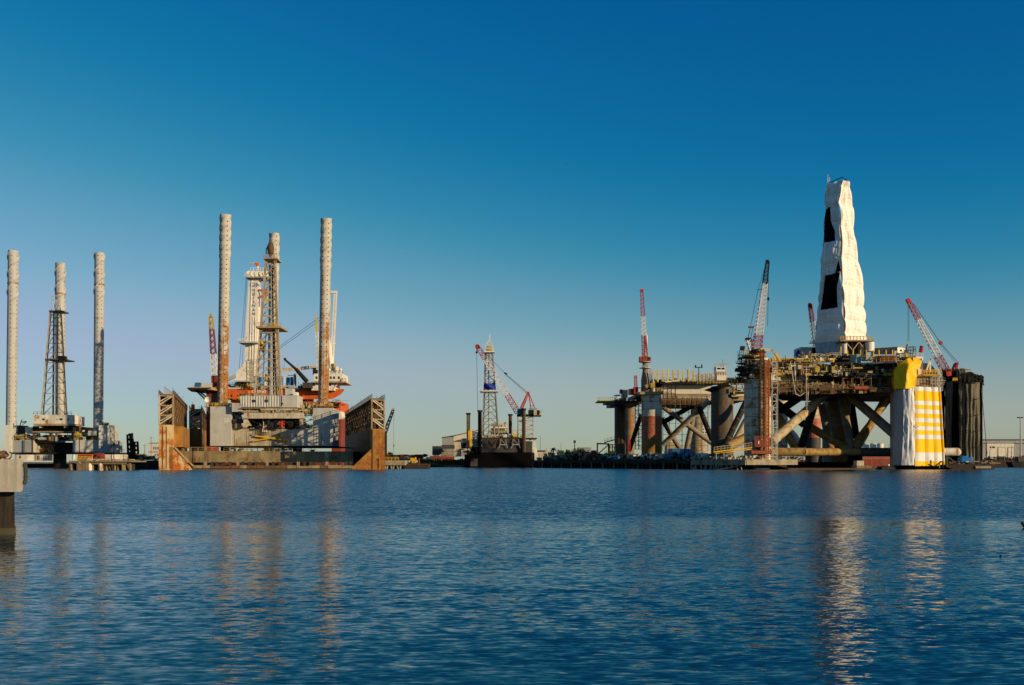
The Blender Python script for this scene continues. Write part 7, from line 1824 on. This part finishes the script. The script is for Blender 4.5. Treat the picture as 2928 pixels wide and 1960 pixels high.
part('box', MB().pbox(2450, 2470, 1318, 1332, 306, 3), 'cream_paint', root)
root = thing('black_float', 'low black float with a white ball left of the grey wrapped column', 'float', (Xp(2530, 300), 301, 0))
part('deck', MB().pbox(2522, 2556, 1334, 1344, 299, 4), 'timber_dark', root)
solo('white_buoy', MB().sphere(W(2540, 1331, 300), .42, 14, 10, .8), 'white_paint', 'white ball buoy resting on the low black float', 'buoy', smooth=True)
root = thing('steel_frame', 'dark bent steel frame lying on the pontoon below the yellow stripes', 'frame', tuple(W(2680, 1338, 301)))
part('bar', MB().path([W(2654, 1329, 300.6), W(2672, 1335, 300.6), W(2690, 1321, 300.6), W(2695, 1321, 300.6), W(2697, 1338, 300.6)], .2), 'steel_dark', root)
part('bar', MB().path([W(2686, 1339, 300.9), W(2687, 1322, 300.9), W(2691, 1319, 300.9)], .16), 'steel_tan', root)
# far side seen between the columns
D = 452
root = thing('red_barge', 'long red barge with a white load line seen between the columns', 'barge', (Xp(2510, D), D+8, 0))
part('hull', MB().pbox(2466, 2556, 1310, 1336, D, 14), 'red_brown', root)
part('deck_line', MB().pbox(2466, 2556, 1305.5, 1309.8, D-.1, 14.2), 'container_red', root)
for k in range(12): part('load_mark', MB().pbox(2469+k*7.2, 2472+k*7.2, 1310.6, 1311.6, D-.12, .1), 'white_paint', root)
for i, (x0, x1, dd) in enumerate(((2466, 2485, 620), (2488, 2506, 616), (2508, 2526, 612))):
    root = thing('storage_tank', ('left-hand', 'middle', 'right-hand')[i]+' white storage tank of the three seen below the deck between columns', 'storage tank', (Xp((x0+x1)/2, dd), dd+3, 2), 'storage tanks on the far shore')
    cx = (x0+x1)/2; rr_ = (x1-x0)/2*dd/FP
    part('shell', MB().tube(W(cx, 1312, dd+rr_), W(cx, 1269.5, dd+rr_), rr_, n=24), 'white_paint', root, smooth=True)
    part('roof', MB().tube(W(cx, 1269.5, dd+rr_), W(cx, 1267, dd+rr_), rr_*1.04, rr_*.3, n=24), 'white_rusty', root)
portable(2228, 2246, 1303, 1319, 441, 'blue_paint', 'blue tarpaulined cabin seen below the pale cross tube', 'cabin', 'blue_cabin')
portable(2262, 2274, 1305, 1319, 441, 'blue_cab', 'smaller dull blue cabin right of the blue tarpaulined one', 'cabin', 'blue_cabin')
for i, (a, b, c_, lb) in enumerate(((2330, 2347, 1270, 'white tank behind the red and white far column'),)):
    root = thing('storage_tank', lb, 'storage tank', (Xp(2338, 560), 562, 2)); part('shell', MB().tube(W(2338, 1312, 562), W(2338, 1272, 562), 1.7, n=20), 'white_paint', root, smooth=True); part('roof', MB().tube(W(2338, 1272, 562), W(2338, 1270, 562), 1.8, .4, n=20), 'white_rusty', root)
fq = thing('far_quay', 'dark far quay wall seen beneath the front platform and beyond to the right', 'quay', (Xp(2500, 440), 442, 0))
part('wall', MB().prism([(Xp(2160, 436), 436), (Xp(2465, 452), 452), (Xp(2465, 460), 460), (Xp(2160, 460), 460)], -1, Zp(1318, 440)), 'timber_dark', fq)
part('wall', MB().pbox(2808, 3100, 1316, 1340, 437, 8), 'timber_dark', fq)
clutter(fq, 2200, 2350, 1300, 1320, 437, 448, 130, ['steel_dark', 'cream_paint', 'steel_tan', 'blue_cab', 'steel_shadow', 'white_rusty'], (.5, 2.2), 95)
clutter(fq, 2815, 3000, 1302, 1322, 438, 450, 190, ['steel_dark', 'steel_tan', 'steel_dark', 'cream_paint', 'steel_shadow', 'timber_dark'], (.6, 2.8), 96)
# warehouse far right
Dr = 500
wr = thing('warehouse', 'pale grey warehouse with two roller doors at the far right', 'warehouse', (Xp(2865, Dr), Dr+12, 2))
for k in range(6): part('wall_panel', MB().pbox(2822+k*13, 2834.8+k*13, 1268, 1308, Dr, 1), 'shed_white', wr)
part('dark_wall', MB().pbox(2806, 2821.8, 1262, 1308, Dr+.3, 24), 'shed_grey', wr)
part('dark_wall', MB().pbox(2900.2, 2990, 1264, 1308, Dr+.3, 24), 'shed_grey', wr)
part('fascia', MB().pbox(2804, 2992, 1259, 1267.8, Dr-.4, 26), 'shed_grey', wr)
part('roof', MB().pbox(2803, 2994, 1256.5, 1258.8, Dr-.9, 27), 'roof_dark', wr)
for a, b in ((2855, 2875), (2883.5, 2899)):
    d = part('roller_door', MB().pbox(a, b, 1281, 1305, Dr-.15, .2), 'white_paint', wr)
    mb = MB()
    for k in range(6): mb.pbox(a+.3, b-.3, 1283+k*3.6, 1283.5+k*3.6, Dr-.22, .1)
    part('slat_joint', mb, 'steel_tan', d, kind='stuff')
    part('door_frame', MB().pbox(a-1, a-.2, 1280, 1305, Dr-.2, .2).pbox(b+.2, b+1, 1280, 1305, Dr-.2, .2).pbox(a-1, b+1, 1279, 1280.6, Dr-.2, .2), 'shed_grey', d)
part('window', MB().pbox(2831, 2835, 1277, 1282, Dr-.1, .2), 'glass_dark', wr)
part('window', MB().pbox(2838, 2845, 1277, 1282, Dr-.1, .2), 'glass_dark', wr)
root = thing('lamp_mast', 'tall lamp mast with crossed heads before the far right warehouse', 'lamp mast', (Xp(2918, 470), 470, 2))
part('mast', MB().tube(W(2918.5, 1312, 470), W(2917.5, 1192, 470), .42, .2, 8), 'leg_mid', root)
for dx in (-7, 7): part('lamp_arm', MB().beam(W(2917.5, 1194, 470), W(2917.5+dx, 1195, 470), .22), 'steel_dark', root)
for dx in (-7, -2, 3, 7): part('lamp', MB().pbox(2916+dx, 2919+dx, 1193, 1196, 469.8, .5), 'steel_dark', root)
root = thing('parked_boat', 'dark boat tied to the far quay below the far right warehouse', 'boat', (Xp(2915, 425), 427, 0))
part('hull', MB().add([W(2892, 1322, 424), W(2960, 1318, 424), W(2960, 1337, 424), W(2900, 1338, 424)]+[W(a, b, 424)+Vector((0, 5, 0)) for a, b in ((2892, 1322), (2960, 1318), (2960, 1337), (2900, 1338))], [(0, 3, 2, 1), (0, 1, 5, 4), (3, 0, 4, 7)]), 'steel_dark', root)
part('wheelhouse', MB().pbox(2912, 2934, 1306, 1322, 425, 3), 'steel_shadow', root)
# birds and drift
def bird(px, py, D, span, m, lb, seed=0, fold=.35):
    c = W(px, py, D); root = thing('seabird', lb, 'bird', tuple(c))
    part('body', MB().sphere((c.x, c.y, c.z), span*.13, 10, 6, .55).tube((c.x, c.y-span*.12, c.z), (c.x, c.y-span*.3, c.z+.01), span*.05, span*.01, 6), m, root, smooth=True)
    for s in (-1, 1):
        part('wing', MB().add([(c.x+s*span*.08, c.y-span*.1, c.z+.01), (c.x+s*span*.3, c.y-span*.08, c.z+span*fold), (c.x+s*span*.5, c.y+span*.04, c.z+span*fold*.6), (c.x+s*span*.27, c.y+span*.08, c.z+span*fold*.9), (c.x+s*span*.08, c.y+span*.1, c.z)], [(0, 1, 2, 3, 4)] if s > 0 else [(4, 3, 2, 1, 0)]), m, root)
bird(1620, 470, 240, 1.0, 'feather_dark', 'small dark seabird flying alone in the blue sky above the middle rig')
bird(2443, 1453, 60, .42, 'feather', 'white seabird skimming the water below the shrouded derrick', fold=.6)
root = thing('floating_bottle', 'tiny dark bottle floating on the calm water at the lower right', 'bottle', tuple(W(2861, 1590, 23.6)))
part('bottle_body', MB().tube((Xp(2861, 23.6), 23.6, -.02), (Xp(2861, 23.6), 23.6, .03), .028, n=8), 'steel_dark', root)
part('bottle_neck', MB().tube((Xp(2861, 23.6), 23.6, .03), (Xp(2861, 23.6), 23.6, .05), .012, n=8), 'steel_dark', root)
root = thing('mooring_stake', 'dark slanting stake tip breaking the water at the right edge', 'stake', (Xp(2940, 34), 34, 0))
part('stake_body', MB().tube((Xp(2960, 34), 34, -.3), (Xp(2921, 34), 34, .18), .13, .05, 8), 'timber_dark', root)

# more small things along the shores
for px, y, D2, lb in ((2830, 1285, 460, 'short street light at the left end of the far right warehouse'), (2892, 1278, 455, 'street light between the two roller doors of the far right warehouse'),
                      (2450, 1276, 580, 'thin pole left of the three white storage tanks'), (2542, 1272, 590, 'thin pole right of the three white storage tanks')):
    root = thing('street_light', lb, 'street light', (Xp(px, D2), D2, 2))
    part('pole', MB().tube(W(px, 1314, D2), W(px, y, D2), .14, .09, 6), 'steel_dark', root)
    part('lamp_arm', MB().beam(W(px, y, D2), W(px+3.5, y-.8, D2), .12), 'steel_dark', root)
for px, y, D2, lb in ((352, 1284, 520, 'wooden utility pole behind the folded crane'), (414, 1272, 540, 'wooden utility pole left of the white office'), (432, 1250, 560, 'tallest utility pole beside the white office roof')):
    root = thing('utility_pole', lb, 'utility pole', (Xp(px, D2), D2, 2))
    part('pole', MB().tube(W(px, 1314, D2), W(px, y, D2), .17, .12, 6), 'bark', root)
    part('cross_arm', MB().beam(W(px-5, y+2, D2), W(px+5, y+2, D2), .16), 'bark', root)
ZC = lambda D2: 1322-(2.0-CH)*FP/D2
car(404, 500, 'white_paint', 'white pickup parked beside the small grey hut', y=1322+.3*FP/500)
car(1160, 448, 'grey_paint', 'grey pickup parked behind the pale jetty', y=1317)
car(1222, 449, 'white_paint', 'white pickup on the bank left of the rusty pipe', y=1318)
car(2846, 452, 'white_paint', 'white pickup before the left roller door of the far right warehouse', y=1322+.3*FP/452)
car(2874, 450, 'blue_cab', 'dull blue pickup before the far right warehouse', y=1322+.3*FP/450)
